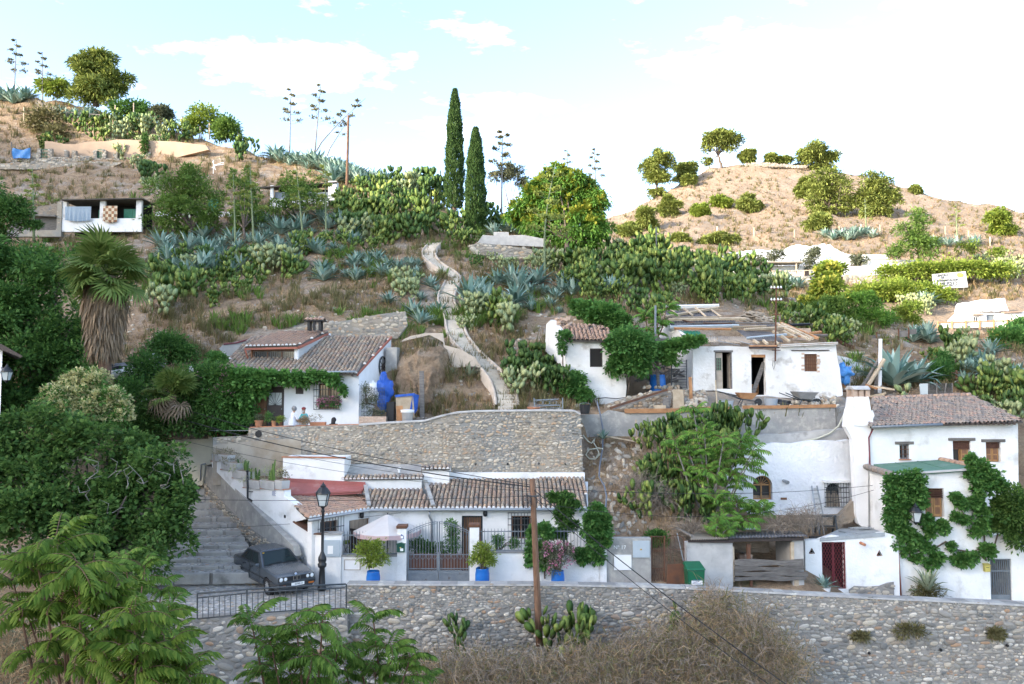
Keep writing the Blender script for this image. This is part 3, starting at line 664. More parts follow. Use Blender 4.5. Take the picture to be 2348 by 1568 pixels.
for i in range(28):
 f=i/27;x=rt[0][0]+(rt[-1][0]-rt[0][0])*f+1;yi=lambda L_:float(np.interp(x,[q[0]for q in L_],[q[1]for q in L_]))
 post=i in(0,9,18,27);mb=MB()
 mb.tube([lr.px(x,yi(rb)+(14 if i in(18,)else 0),off=.02),lr.px(x,yi(rt if post else r2),off=.02)],.026 if post else .013,6)
 mb.B('post' if post else 'baluster',M['iron'],t)
# low white house above the lane
def Cs(c,pts):return[c(*q)for q in pts]
def dark_back(parent,fac,s0,z0,s1,z1,d=1.6,mat='inner_shade'):
 """five inner faces behind an opening; default colour paints the shade inside"""
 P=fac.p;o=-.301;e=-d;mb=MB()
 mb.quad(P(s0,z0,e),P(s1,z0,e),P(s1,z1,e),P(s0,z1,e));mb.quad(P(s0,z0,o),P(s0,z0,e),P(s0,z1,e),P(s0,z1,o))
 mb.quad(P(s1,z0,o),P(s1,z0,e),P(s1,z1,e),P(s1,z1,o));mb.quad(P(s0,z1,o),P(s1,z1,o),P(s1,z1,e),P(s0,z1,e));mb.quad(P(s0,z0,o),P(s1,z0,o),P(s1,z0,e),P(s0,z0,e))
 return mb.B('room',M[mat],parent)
LH=thing('white_house','low white house with wavy tiled roof behind the pink parasol and gate','house',at(1000,1345,33))
SW=Fac(480,37.6,735,31.0)
side=Cs(cG,[(262,262),(335,262),(335,322),(420,322),(420,382),(497,382),(497,452),(640,460),(790,468),(790,515),(985,668),(865,700),(1000,788),(1060,790)])+[(738,1345),(690,1345),(672,1262),(487,1072)]
wall('side_wall',SW,side,M['white'],LH,thick=.3)
mb=MB();cp=[SW.px(*cG(*q),off=.02)for q in((862,697),(1000,785),(1062,786))]
for a,b in zip(cp,cp[1:]):mb.bar(a+SW.n*-.13,b+SW.n*-.13,.36,.05)
mb.B('coping',M['rust'],LH)
for a,b in(((262,260),(338,260)),((333,320),(423,320)),((418,380),(500,380)),((495,450),(795,466))):
 mb=MB();mb.bar(SW.px(*cG(*a),off=-.12),SW.px(*cG(*b),off=-.12),.34,.04);mb.B('tile_ledge',M['terracotta'],LH)
s_,z_=SW.hit(*cG(795,660));mb=MB();mb.lathe([(.07,0),(.07,.02)],12);v_=mb.B('vent',M['iron_black'],LH);v_.matrix_basis=MT_(SW.p(s_,z_,0))@SW.rot().to_4x4()@MR_(R(90),4,'X')
mb=MB();mb.tube([SW.px(*cG(541,335),off=.12),SW.px(*cG(544,525),off=.12),SW.px(*cG(560,548),off=.02)],.045,8);mb.tube([SW.px(*cG(541,338),off=.12),SW.px(*cG(541,326),off=.12)],[.06,.06],8)
mb.bar(SW.px(*cG(544,480),off=.12),SW.px(*cG(565,480),off=-.02),.03)
mb.B('flue_pipe',M['iron_black'],LH,smooth=True)
a,b,c,d=SW.rect(*cG(700,472),*cG(735,518));mb=MB();fbox(mb,SW,a,b,c,d,0,.02);pq=mb.B('street_plaque',M['paper'],LH)
mk('blue_paint',(.06,.11,.28),rough=.6)
for i in range(5):
 m2=MB();z=b+(d-b)*(.2+.15*i);fbox(m2,SW,a+.05,z,c-.05-(.06 if i%2 else 0),z+.02,.02,.024);m2.B('lettering',M['blue_paint'],pq)
FA=Fac(708,30.9,850,33.0)
wA=FA.rect(*cG(1048,692),*cG(1182,782));dA=FA.rect(*cG(1258,680),*cG(1408,930));dA=(dA[0],-7.5,dA[2],dA[3])
def rhole(r):a,b,c,d=r;return[(a,b),(c,b),(c,d),(a,d)]
topA=[FA.hit(*cG(990,668)),FA.hit(*cG(1180,634)),FA.hit(*cG(1413,604))]
wall('front_wall',FA,topA+[(topA[-1][0],-7.8),(topA[0][0],-7.8)],M['white'],LH,holes=[rhole(wA),rhole(dA)],px=False)
window(LH,FA,wA,'wood',3,1);grille(LH,FA,wA,9,2,ext=.16)
door_leaf(LH,FA,dA[0],dA[1],(dA[0]+dA[2])/2-.01,dA[3],-.14,'wood_dark');door_leaf(LH,FA,(dA[0]+dA[2])/2+.01,dA[1],dA[2],dA[3],-.14,'wood')
mb=MB();n_=9
for i in range(n_):
 f0,f1=i/n_,(i+1)/n_;s0=dA[0]+.08+(dA[2]-dA[0]-.16)*f0;s1=dA[0]+.08+(dA[2]-dA[0]-.16)*f1;o0=-.06-.03*(i%2);o1=-.06-.03*((i+1)%2)
 mb.quad(FA.p(s0,dA[3]-.42+.2*abs(f0-.5),o0),FA.p(s1,dA[3]-.42+.2*abs(f1-.5),o1),FA.p(s1,dA[3],o1),FA.p(s0,dA[3],o0))
mk('curtain',(.34,.27,.20),rough=.95);mb.B('curtain',M['curtain'],LH,smooth=True)
FB=Fac(850,33.0,1346,33.0)
dB=FB.rect(*cG(2072,655),*cG(2222,935));dB=(dB[0],-7.5,dB[2],dB[3]);wB=FB.rect(*cH(482,612),*cH(632,795))
eB=FB.hit(*cG(1600,604))[1]
wall('front_wall',FB,[(0,-7.8),(FB.len,-7.8),(FB.len,eB),(0,eB)],M['white'],LH,holes=[rhole(dB),rhole(wB)],px=False)
window(LH,FB,wB,'wood',2,1,pane='glass');grille(LH,FB,wB,8,5,ext=.14)
door_leaf(LH,FB,dB[0]+.06,dB[1],dB[2]-.06,dB[3]-.06,-.14,'wood',panels=((.06,.4),(.46,.9)))
mb=MB();e=.06
fbox(mb,FB,dB[0],dB[1],dB[0]+e,dB[3],-.2,.01);fbox(mb,FB,dB[2]-e,dB[1],dB[2],dB[3],-.2,.01);fbox(mb,FB,dB[0]+e,dB[3]-e,dB[2]-e,dB[3],-.2,.01);mb.B('door_frame',M['iron_black'],LH)
grille(LH,FB,(dB[0]+.1,dB[3]-.75,dB[2]-.1,dB[3]-.1),7,1,off=-.08,name='door_grille')
for q in(cG(1340,650),cG(2242,637)):
 f_=FA if q[0]<850 else FB;a,z=f_.hit(*q);mb=MB();mb.lathe([(.03,-.12),(.08,-.1),(.09,0),(.08,.1),(.03,.12)],8,f_.p(a,z,.09));mb.B('wall_lamp',M['iron_black'],LH,smooth=True)
EW=Fac(1346,33.0,1346,36.0)
mb=MB();A=FB.p(FB.len-.15,0);
for(x0,y0,x1,y1)in((A.x,33.0,A.x+.15,36.0),):
 mb.hexa([(x0,y0+.02,-7.8),(x1,y0+.02,-7.8),(x1+.3,y1,-7.8),(x0+.3,y1,-7.8),(x0,y0+.02,eB-.02),(x1,y0+.02,eB-.02),(x1+.3,y1,eB+.75),(x0+.3,y1,eB+.75)])
mb.B('end_wall',M['white'],LH)
EAL,EAR=at(*cG(960,672),30.55),at(*cG(1395,606),32.75)
tile_roof(LH,[EAL,EAR,at(838,1123,34.6),at(652,1137,33.9)],'tile_red',w_=.185,l_=.3)
tile_roof(LH,[at(*cG(1400,602),32.75),at(*cG(1862,600),32.75),at(968,1121,34.5),at(837,1121,34.5)],'tile',w_=.185,l_=.3)
tile_roof(LH,[at(*cG(1862,598),32.75),at(1347,1164,32.75),at(1339,1096,36.0),at(970,1098,36.0)],'tile',w_=.185,l_=.3)
mb=MB();gut=[at(*q,Y)for q,Y in((cG(965,690),30.5),(cG(1330,626),32.3),(cG(1420,614),32.62),(cG(1850,612),32.62),((1346,1168),32.62))]
mb.tube(gut,.06,8);mb.B('gutter',M['grey_metal'],LH,smooth=True)
mb=MB();mb.tube([FB.px(*cG(1842,615),off=.3),FB.px(*cG(1842,650),off=.25),FB.px(*cG(1856,690),off=.07),FB.px(*cG(1858,900),off=.07)],.05,8);mb.B('downpipe',M['grey_metal'],LH,smooth=True)
for a,b in((at(*cG(1402,600),32.6),at(838,1119,34.6)),(at(*cG(1865,596),32.6),at(972,1098,35.8))):
 mb=MB();mb.bar(a+VZ(.10),b+VZ(.12),.16,.05);mb.B('flashing',M['concrete'],LH)
B1=Fac(649,35.3,792,35.3)
def block(name,x0,x1,yt,yb,Yf,Yb,mat,parent):
 a=at(x0,yt,Yf);b=at(x1,yt,Yf);zb=zy(yb,Yf);mb=MB()
 mb.hexa([(a.x,Yf,zb),(b.x,Yf,zb),(b.x,Yb,zb),(a.x,Yb,zb),(a.x,Yf,a.z),(b.x,Yf,b.z),(b.x,Yb,b.z),(a.x,Yb,a.z)]);return mb.B(name,mat,parent)
block('upper_block',649,790,1049,1150,34.9,36.3,M['white'],LH)
mb=MB();mb.bar(at(647,1047.5,34.95),at(792,1049,34.95),.2,.05);mb.B('tile_ledge',M['terracotta'],LH)
block('rear_block',790.5,967,1096,1150,35.0,36.35,M['white'],LH)
block('rear_block',967.5,1030,1073,1150,35.3,36.35,M['white'],LH)
mb=MB();mb.quad(at(790,1094,35.05),at(966,1094,35.05),at(966,1064,36.3),at(790,1064,36.3));mb.B('flat_roof',M['concrete'],LH)
tile_roof(LH,[at(783,1098,34.9),at(970,1096,34.9),at(972,1088,35.15),at(785,1090,35.15)],'tile',w_=.17,l_=.3,name='eave_row')
tile_roof(LH,[at(966,1075,35.15),at(1031,1074,35.15),at(1033,1067,35.4),at(968,1068,35.4)],'tile',w_=.17,l_=.3,name='eave_row')
mb=MB();mb.tube([at(915,1084,35.4),at(915,1074,35.4)],.05,8);mb.tube([at(915,1076,35.4),at(915,1072,35.4)],.085,8);mb.B('vent_pipe',M['plastic_white'],LH)
block('rear_wall',1030.5,1341,1084,1150,36.05,36.35,M['white'],LH)
mb=MB();q=[at(*cG(785,510),33.75),at(*cG(1350,478),34.3),at(*cG(1372,436),34.95),at(*cG(782,405),34.9)];mb.prism(q,(0,0,-.1));mb.B('red_terrace',M['red_paint'],LH)
mb=MB();mb.bar(q[0]+VZ(.02),q[1]+VZ(.02),.1,.06);mb.bar(q[3]+VZ(.06),q[2]+VZ(.06),.1,.16);mb.bar(q[1]+VZ(.03),q[2]+VZ(.03),.1,.1);mb.B('terrace_rim',M['red_paint'],LH)
mb=MB();mb.quad(at(738,HZ,31.2)*1+VZ(-7.55),at(1392,HZ,31.2)+VZ(-7.6),at(1350,HZ,33)+VZ(-7.6),at(740,HZ,33)+VZ(-7.55));tag(mb.B('yard',M['concrete_pale']),kind='structure')
YW=Fac(733,31.0,1391,31.0);GZ=-7.82
YF=thing('yard_wall','white front yard wall with iron railings and pillars on the lane','wall',at(1050,1345,31))
def ywbox(name,x0,y0,x1,y1,mat,o0=-.3,o1=0.,z0=None,fac=YW,parent=None,bevel=0):
 a,b,c,d=fac.rect(x0,y0,x1,y1);mb=MB();fbox(mb,fac,a,b if z0 is None else z0,c,d,o0,o1);return mb.B(name,M[mat],parent or YF,bevel=bevel),(a,b if z0 is None else z0,c,d)
P_=lambda c,a,b:(*c(*a),*c(*b))
ywbox('meter_pillar',*P_(cG,(1058,790),(1203,1150)),'white',z0=GZ,o1=.06)
ywbox('coping',*P_(cG,(1052,778),(1208,790)),'concrete',o0=-.36,o1=.12)
bx_,r_=ywbox('meter_box',*P_(cG,(1068,828),(1196,948)),'pale_box',o0=.061,o1=.10)
mb=MB();fbox(mb,YW,r_[0]+.02,r_[1]+.02,r_[2]-.02,r_[3]-.02,.10,.112);mb.B('meter_door',M['pale_box'],bx_)
a,b,c,d=YW.rect(*P_(cG,(1107,868),(1146,926)));mb=MB();fbox(mb,YW,a,b,c,d,.112,.116);mb.B('notice',M['paper'],bx_)
ywbox('low_wall',*P_(cG,(1203.5,950),(1604.5,1150)),'white',z0=GZ)
ywbox('coping',*P_(cG,(1200,938),(1606,950)),'concrete_dark',o0=-.33,o1=.04)
bx_,r_=ywbox('meter_hatch',*P_(cG,(1228,975),(1335,1042)),'white_clean',o0=0,o1=.02)
mb=MB();e=.025;a,b,c,d=r_;fbox(mb,YW,a-e,b-e,c+e,b,0,.03);fbox(mb,YW,a-e,d,c+e,d+e,0,.03);fbox(mb,YW,a-e,b,a,d,0,.03);fbox(mb,YW,c,b,c+e,d,0,.03);mb.B('hatch_frame',M['corrugated_pale'],bx_)
def pillar(c,a,b,cap):
 ywbox('pillar',*P_(c,a,b),'white',z0=GZ,o0=-.36,o1=.04)
 x0,y0=c(*a);x1,_=c(b[0],b[1]);ywbox('pillar_cap',x0-2,y0-cap,x1+2,y0,'rust',o0=-.40,o1=.08,bevel=.02)
pillar(cG,(1606,747),(1671,1150),7);pillar(cG,(2128,738),(2195,1150),7)
pillar(cH,(682,720),(720,1145),5);pillar(cH,(1172,785),(1225,1150),5)
ywbox('low_wall',*P_(cH,(228,903),(1171,1150)),'white',z0=GZ)
ywbox('coping',*P_(cH,(226,893),(1171,903)),'concrete_dark',o0=-.33,o1=.04)
def yrail(c,x0,x1,ytop,ymid,ybot,n):
 rl=None;A=lambda x,y:YW.px(*c(x,y),off=-.15)
 for i in range(n):
  x=x0+(x1-x0)*(i+.5)/n;mb=MB();mb.tube([A(x,ybot),A(x,ytop+6),A(x,ytop-8)],[.011,.011,.002],5);mb.B('railing_bar',M['iron_grey'],YF)
 for y in(ymid,ybot-4):
  mb=MB();mb.bar(A(x0,y),A(x1,y),.02,.035);mb.B('railing_band',M['iron_grey'],YF)
yrail(cG,1208,1604,775,800,938,18);yrail(cH,230,680,722,740,892,17);yrail(cH,725,1170,720,738,892,17)
a,b,c,d=YW.rect(*P_(cN,(1255,500),(1322,560)));mb=MB();mb.prism([YW.p(a,b,.055),YW.p(c,b,.055),YW.p(c,d-.05,.055),YW.p((a+c)/2+.06,d-.02,.055),YW.p((a+c)/2,d+.03,.055),YW.p((a+c)/2-.06,d-.02,.055),YW.p(a,d-.05,.055)],YW.n*-.014)
hn=mb.B('number_tile',M['blue_paint'],YF);mb=MB();fbox(mb,YW,a+.025,b+.025,c-.025,d-.04,.056,.062);mb.B('number_face',M['paper'],hn)
mbx=thing('mail_box','small dark green mail box on the left white gate pillar','mail box',YW.px(*cN(1282,742)))
a,b,c,d=YW.rect(*P_(cN,(1228,630),(1338,742)));mb=MB();fbox(mb,YW,a,b,c,d,.042,.18);mb.B('body',M['green_dark'],mbx,bevel=.01)
mb=MB();m_=(a+c)/2;mb.prism([YW.p(a-.03,d,.2),YW.p(c+.03,d,.2),YW.p(c+.03,d+.02,.2),YW.p(m_,d+.07,.2),YW.p(a-.03,d+.02,.2)],YW.n*-.16);mb.B('lid',M['green_dark'],mbx)
mb=MB();fbox(mb,YW,m_-.02,b+.05,m_+.1,b+.15,.18,.186);mb.B('sticker',M['paper'],mbx)
mb=MB();mb.sphere(YW.p(m_-.01,b+.18,.185),.035,8,5,(1,.3,.7));mb.B('emblem',M['yellow_box'],mbx)
GT=thing('gate','grey iron double gate with arched spikes and brown reed panels','gate',YW.px(*cG(1900,1140)))
gx0,gx1,gm=1678,2126,1900
def gy(x):
 f=(x-gx0)/(gx1-gx0);return 775-72*sin_(math.pi*f)
for lx0,lx1 in((gx0,gm-3),(gm+3,gx1)):
 A=lambda x,y,o=-.15:YW.px(*cG(x,y),off=o)
 lf=MB();lf.bar(A(lx0+5,1133),A(lx0+5,gy(lx0+5)),.05);lf.bar(A(lx1-5,1133),A(lx1-5,gy(lx1-5)),.05)
 arch=[A(lx0+(lx1-lx0)*i/12,gy(lx0+(lx1-lx0)*i/12))for i in range(13)];lf.tube(arch,.016,5)
 arch2=[A(lx0+(lx1-lx0)*i/12,gy(lx0+(lx1-lx0)*i/12)+14)for i in range(13)];lf.tube(arch2,.012,5)
 for y in(1060,1043,942):lf.bar(A(lx0,y),A(lx1,y),.025,.03)
 leaf=lf.B('leaf_frame',M['iron_grey'],GT)
 n=9
 for i in range(n):
  x=lx0+12+(lx1-lx0-24)*(i+.5)/n;mb=MB();mb.tube([A(x,1060),A(x,gy(x)-2),A(x,gy(x)-22)],[.011,.011,.002],5);mb.B('spike_bar',M['iron_grey'],leaf)
 for i in range(5):
  x=lx0+24+(lx1-lx0-48)*i/4;rr_=17;mb=MB();mb.tube([A(x+rr_*cos_(a_),945+30*abs(sin_(a_)),-.14)for a_ in np.linspace(0,math.pi,9)],.008,4);mb.B('scroll',M['iron_grey'],leaf)
 mb=MB();a,b=A(lx0+8,1055,-.2),A(lx1-8,937,-.2);mb.hexa([YW.p(*YW.hit(*cG(lx0+8,1056)),-.2),YW.p(*YW.hit(*cG(lx1-8,1056)),-.2),YW.p(*YW.hit(*cG(lx1-8,1056)),-.23),YW.p(*YW.hit(*cG(lx0+8,1056)),-.23),YW.p(*YW.hit(*cG(lx0+8,937)),-.2),YW.p(*YW.hit(*cG(lx1-8,937)),-.2),YW.p(*YW.hit(*cG(lx1-8,937)),-.23),YW.p(*YW.hit(*cG(lx0+8,937)),-.23)]);mb.B('reed_panel',M['reed'],GT)
 r_=YW.rect(*cG(lx0+8,1062),*cG(lx1-8,1150));mb=MB();fbox(mb,YW,r_[0],r_[1],r_[2],r_[3],-.17,-.14);pn=mb.B('kick_panel',M['iron_grey'],GT)
 mb=MB();e=.07;a,b,c,d=r_;a+=.12;c-=.12;b+=.06;d-=.08
 for(q0,q1,q2,q3)in((a,d-.02,c,d),(a,b,c,b+.02),(a,b,a+.02,d),(c-.02,b,c,d)):fbox(mb,YW,q0,q1,q2,q3,-.14,-.125)
 mb.B('moulding',M['iron_grey'],pn)
MW=thing('meter_wall','grey rendered wall stub with two electricity boxes and a painted number','wall',YW.px(*cO(300,750)))
ywbox('wall_block',*P_(cO,(70,268),(536,750)),'concrete',z0=-8.1,o0=-.35,o1=-.04,parent=MW,bevel=.02)
stone_face(MW,Fac(1391,30.96,1500,30.96),[(.02,-7.75),(1.65,-7.75),(1.65,-7.5),(.02,-7.55)],'pebble_tan',row=(.08,.12),proud=.5,nparts=60)
bx_,r_=ywbox('meter_box',*P_(cO,(342,296),(518,468)),'pale_box',o0=-.039,o1=.02,parent=MW)
mb=MB();a,b,c,d=YW.rect(*P_(cO,(414,370),(441,391)));mb.prism([YW.p(a,b,.024),YW.p(c,b,.024),YW.p((a+c)/2,d,.024)],YW.n*-.01);ws=mb.B('warning_sign',M['yellow'],bx_)
mb=MB();mb.bar(YW.p((a+c)/2,b+.02,.026),YW.p((a+c)/2+.01,d-.035,.026),.012);mb.B('bolt_mark',M['black'],ws)
ywbox('meter_box',*P_(cO,(147,442),(327,598)),'plastic_white',o0=-.039,o1=.03,parent=MW)
def text(body,size,M4,mat,parent,name='lettering',ext=.004):
 cu=bpy.data.curves.new(name,'FONT');cu.body=body;cu.size=size;cu.extrude=ext;cu.align_x='CENTER';cu.align_y='CENTER';cu.resolution_u=3
 o=bpy.data.objects.new(name,cu);dg=dg_();COL.objects.link(o);vu_()
 me=bpy.data.meshes.new_from_object(o.evaluated_get(dg_()));COL.objects.unlink(o);bpy.data.objects.remove(o)
 me.materials.clear();me.materials.append(M[mat]);q=link(name,me,parent);q.matrix_basis=M4;return q
def face_m(fac,px,py,off):return MT_(fac.px(px,py,off=off))@Matrix((fac.t,fac.up,fac.n)).transposed().to_4x4()
text('Nº 17',.2,face_m(YW,*cO(208,366),-.037),'paper',MW)
rg=thing('lattice_gate','narrow rusty wrought iron lattice gate beside the grey meter wall','gate',YW.px(*cO(615,750)))
A=lambda x,y,o=-.25:YW.px(*cO(x,y),off=o)
mb=MB();mb.bar(A(548,752),A(548,255),.05);mb.bar(A(688,752),A(688,255),.05);mb.bar(A(548,600),A(688,600),.03);mb.bar(A(548,415),A(688,415),.025);mb.bar(A(548,262),A(688,262),.025);mb.B('frame',M['rust'],rg)
for i in range(7):
 mb=MB();x=560+i*19;mb.tube([A(x,752),A(x,258)],.009,4);mb.B('bar',M['rust'],rg)
for i in range(5):
 mb=MB();mb.tube([A(552+i*27,750),A(552+(i+1)*27,605)],.008,4);mb.tube([A(552+(i+1)*27,750),A(552+i*27,605)],.008,4);mb.B('cross_bar',M['rust'],rg)
rg=thing('sheet_gate','open rusty sheet metal gate leaning between lattice gate and green bin','gate',YW.px(*cO(800,750)))
mb=MB();q=[A(700,752,-.1),A(905,745,.02),A(905,530,.02),A(705,545,-.1)];mb.prism(q,(0,.03,0));mb.B('panel',M['rust'],rg)
mb=MB();mb.tube([A(705,545,-.1),A(705,300,-.1)]+[A(795-90*cos_(a_),300-60*sin_(a_),-.1)for a_ in np.linspace(.2,2.9,8)]+[A(885,530,-.1)],.014,5);mb.tube([A(705,395,-.1),A(890,385,-.1)],.012,5);mb.B('frame',M['rust'],rg)
for i in range(3):
 mb=MB();mb.tube([A(740+i*45,540,-.1),A(742+i*45,262,-.1)],.008,4);mb.B('bar',M['rust'],rg)
pp=MB();pp.tube([A(822,230,-.3),A(885,520,-.25)],.025,6);tag(pp.B('metal_tube',M['grey_metal']),'thin pale metal tube leaning behind the rusty sheet gate','tube')
wb=thing('wheelie_bin','green wheeled rubbish bin with a white notice in front of the shed','bin',at(1596,1350,30.1))
def binbox():
 Y=30.0;a=at(*cO(908,545),Y);b=at(*cO(1092,545),Y);zt=zy(cO(0,600)[1],Y);zb=-7.92
 mb=MB();mb.hexa([(a.x+.06,Y,zb),(b.x-.06,Y,zb),(b.x-.08,Y+.6,zb),(a.x+.08,Y+.6,zb),(a.x,Y-.06,zt),(b.x,Y-.06,zt),(b.x,Y+.66,zt),(a.x,Y+.66,zt)]);mb.B('body',M['green_plastic'],wb,bevel=.03)
 mb=MB();mb.hexa([(a.x-.03,Y-.1,zt),(b.x+.03,Y-.1,zt),(b.x+.03,Y+.7,zt+.09),(a.x-.03,Y+.7,zt+.09),(a.x-.02,Y-.08,zt+.06),(b.x+.02,Y-.08,zt+.06),(b.x-.03,Y+.66,zt+.2),(a.x+.03,Y+.66,zt+.2)]);mb.B('lid',M['green_plastic'],wb,bevel=.03)
 f=Fac(1500,Y-.035,1700,Y-.035);r_=f.rect(*cO(955,682),*cO(1070,752));mb=MB();fbox(mb,f,*r_,0,.006);nt_=mb.B('notice',M['paper'],wb)
 for i in range(5):
  m2=MB();z=r_[3]-.06-i*.045;fbox(m2,f,r_[0]+.04,z-.012,r_[2]-.05-(i%3)*.06,z,.006,.009);m2.B('text_line',M['blue_paint'],nt_)
 e=f.px(*cO(1013,645));mb=MB();mb.sphere(e,.05,10,6,(1,.2,1.2));mb.sphere(e+VZ(-.1),.035,8,5,(1.3,.2,.5));mb.B('emblem',M['pale_box'],wb)
 for sx in(a.x+.1,b.x-.1):
  mb=MB();mb.tube([(sx-.03,Y+.58,zb+.08),(sx+.03,Y+.58,zb+.08)],.1,10);mb.B('wheel',M['plastic_black'],wb)
binbox()
SH=thing('shed','open lean-to shed with weathered board front and brush on its roof','shed',YW.px(*cO(1500,760)))
SF=Fac(1574,31.4,1870,32.0)
def sfbox(name,q0,q1,mat,o0,o1,z0=None,bevel=0):
 a,b,c,d=SF.rect(*cO(*q0),*cO(*q1));mb=MB();fbox(mb,SF,a,b if z0 is None else z0,c,d,o0,o1);return mb.B(name,M[mat],SH,bevel=bevel),(a,b,c,d)
sfbox('grey_wall',(905,305),(1388,750),'concrete_pale',-.3,0,-8.2,.02)
sfbox('end_wall',(2022,290),(2140,815),'concrete_pale',-1.6,-.1,-8.4)
sfbox('back_wall',(1392,290),(2020,815),'earth',-2.4,-2.2,-8.4)
stone_face(SH,Fac(1574,31.38,1870,31.98),[(.1,-8.0),(2.0,-8.1),(2.0,-7.75),(.1,-7.65)],'pebble_tan',row=(.08,.12),proud=.5,nparts=60)
for q0,q1 in(((1370,330),(1386,725)),((1392,360),(1410,725)),((1545,330),(1580,505)),((2000,310),(2035,500)),((2040,700),(2085,812)),((1578,705),(1602,775))):
 sfbox('post',q0,q1,'rust' if q0[0]in(1545,1578)else 'wood_pale',-.16,-.06)
for(y0,y1,x1,dz)in((490,552,2120,.03),(560,606,2125,0),(612,662,2165,0),(664,706,2150,-.02)):
 n=12;tops,bots=[],[]
 for i in range(n+1):
  x=1402+(x1-1402)*i/n;tops.append((x,y0+9*sin_(x*.011+y0)+rU(-2,2)));bots.append((x,y1+6*sin_(x*.013+y0*2)+rU(-2,2)))
 mb=MB();mb.prism([SF.px(*cO(*q),off=.04)for q in tops+bots[::-1]],SF.n*-.05);mb.B('board',M['wood_grey'],SH)
mb=MB();mb.bar(SF.px(*cO(915,293),off=.05),SF.px(*cO(1380,300),off=.05),.1,.1);mb.bar(SF.px(*cO(1340,285),off=.02),SF.px(*cO(2120,272),off=.02),.1,.12);mb.B('beam',M['wood_dark'],SH)
def corrug(name,corners,mat,parent,n=14,h=.03):
 """corrugated sheet: eave left, eave right, top right, top left"""
 a,b,c,d=(Vector(q)for q in corners);nn=(b-a).cross(d-a).normalized();mb=MB();vs,fs=[],[]
 for i in range(n*4+1):
  f=i/(n*4);o=nn*(h*sin_(i*math.pi/2));p,q=a.lerp(b,f)+o,d.lerp(c,f)+o;vs+=[p,q,p-nn*.008,q-nn*.008]
 for i in range(n*4):
  k=i*4;fs+=[(k,k+4,k+5,k+1),(k+2,k+3,k+7,k+6),(k,k+2,k+6,k+4),(k+1,k+5,k+7,k+3)]
 mb.add(vs,fs);return mb.B(name,M[mat],parent,smooth=True)
SB=lambda x,y,Y:at(*cO(x,y),Y)
corrug('roof_sheet',[SB(940,282,31.2),SB(1340,272,31.3),SB(1330,210,33),SB(1000,205,33)],'corrugated_pale',SH,22)
corrug('roof_sheet',[SB(1300,268,31.4),SB(2165,245,31.7),SB(2090,195,34.5),SB(1340,190,34.5)],'corrugated',SH,24)
mb=MB();mb.prism([SB(1310,192,34.4),SB(1700,195,34.4),SB(1600,150,36.2),SB(1400,155,36.2)],(0,0,-.03));mb.B('roof_sheet',M['pale_box'],SH)
mb=MB();mb.bar(SB(800,160,33.5),SB(960,245,31.6),.1,.06);mb.B('beam',M['wood_grey'],SH)
mb=MB();mb.tube([at(*cO(1437,460),32.6),at(*cO(1440,458),33.4)],.28,14,cap=False);mb.tube([at(*cO(1437,460),32.61),at(*cO(1440,458),33.39)],.22,14,cap=False);tag(mb.B('concrete_pipe',M['concrete_pale']),'round grey concrete pipe lying inside the board fronted shed','pipe')
mb=MB();mb.box(at(*cO(1515,470),33),(.5,.3,.3));tag(mb.B('cinder_block',M['brick']),'pale brick block beside the round pipe in the shed','block')
# right: cave house front, white two storey house
CH=thing('cave_house','rough white cave house front with arched window and red lattice door','house',at(1850,1345,33))
CV=Fac(1600,37.8,1975,37.8)
out_=[(1640,1130),(1668,1085),(1700,1045),(1738,1019),(1836,1014),(1900,1011),(1946,1008),(1975,1010),(1975,1215),(1850,1225),(1745,1205),(1640,1190)]
def arch(fac,x0,y0,x1,y1,n=10,spring=.45):
 a,b,c,d=fac.rect(x0,y0,x1,y1);r_=(c-a)/2;zs=d-r_*(1 if spring is None else min(1.0,(d-b)*spring/r_));k=d-zs
 return[(a,b),(c,b)]+[(a+r_+r_*cos_(math.pi*i/n),zs+k*sin_(math.pi*i/n))for i in range(n+1)],(a,b,c,d,zs,k)
h1,A1=arch(CV,*cI(338,708),*cI(460,862),spring=.5);h2,A2=arch(CV,*cI(796,757),*cI(890,905),spring=.4)
wall('cave_front',CV,out_,M['white_rough'],CH,holes=[h1,h2],thick=.4,rough_edge=.05)
def arched_window(parent,fac,A_,mat,depth=.25):
 a,b,c,d,zs,k=A_;r_=(c-a)/2;m_=(a+c)/2;mb=MB()
 mb.tube([fac.p(a+.04,b,-depth),fac.p(a+.04,zs,-depth)]+[fac.p(m_-(r_-.04)*cos_(t_),zs+(k-.04)*sin_(t_),-depth)for t_ in np.linspace(.1,math.pi-.1,12)]+[fac.p(c-.04,zs,-depth),fac.p(c-.04,b,-depth)],.04,6)
 fbox(mb,fac,a,zs-.03,c,zs+.03,-depth-.03,-depth+.03);fbox(mb,fac,m_-.03,b,m_+.03,zs,-depth-.03,-depth+.03);fbox(mb,fac,a,b,c,b+.06,-depth-.03,-depth+.03)
 for t_ in np.linspace(.35,math.pi-.35,7):mb.bar(fac.p(m_,zs,-depth),fac.p(m_-r_*cos_(t_),zs+k*sin_(t_),-depth),.02)
 w_=mb.B('arched_window',M[mat],parent)
 p=MB();p.poly([fac.p(s,z,-depth-.04)for s,z in[(a,b),(c,b)]+[(m_+r_*cos_(math.pi*i/10),zs+k*sin_(math.pi*i/10))for i in range(11)]]);p.B('pane',M['glass'],w_)
arched_window(CH,CV,A1,'wood_honey');arched_window(CH,CV,A2,'iron',.3)
r_=CV.rect(*cI(782,750),*cI(932,903));grille(CH,CV,r_,9,5,off=.16,ext=.0)
mb=MB();a,b,c,d=CV.rect(*cI(768,738),*cI(942,750));fbox(mb,CV,a,b,c,d,-.05,.26);mb.B('window_hood',M['white_clean'],CH)
mb=MB();mb.tube([CV.px(*cI(528,738),off=.0),CV.px(*cI(545,748),off=.3)],[.07,.09],8);mb.B('spot_lamp',M['grey_metal'],CH)
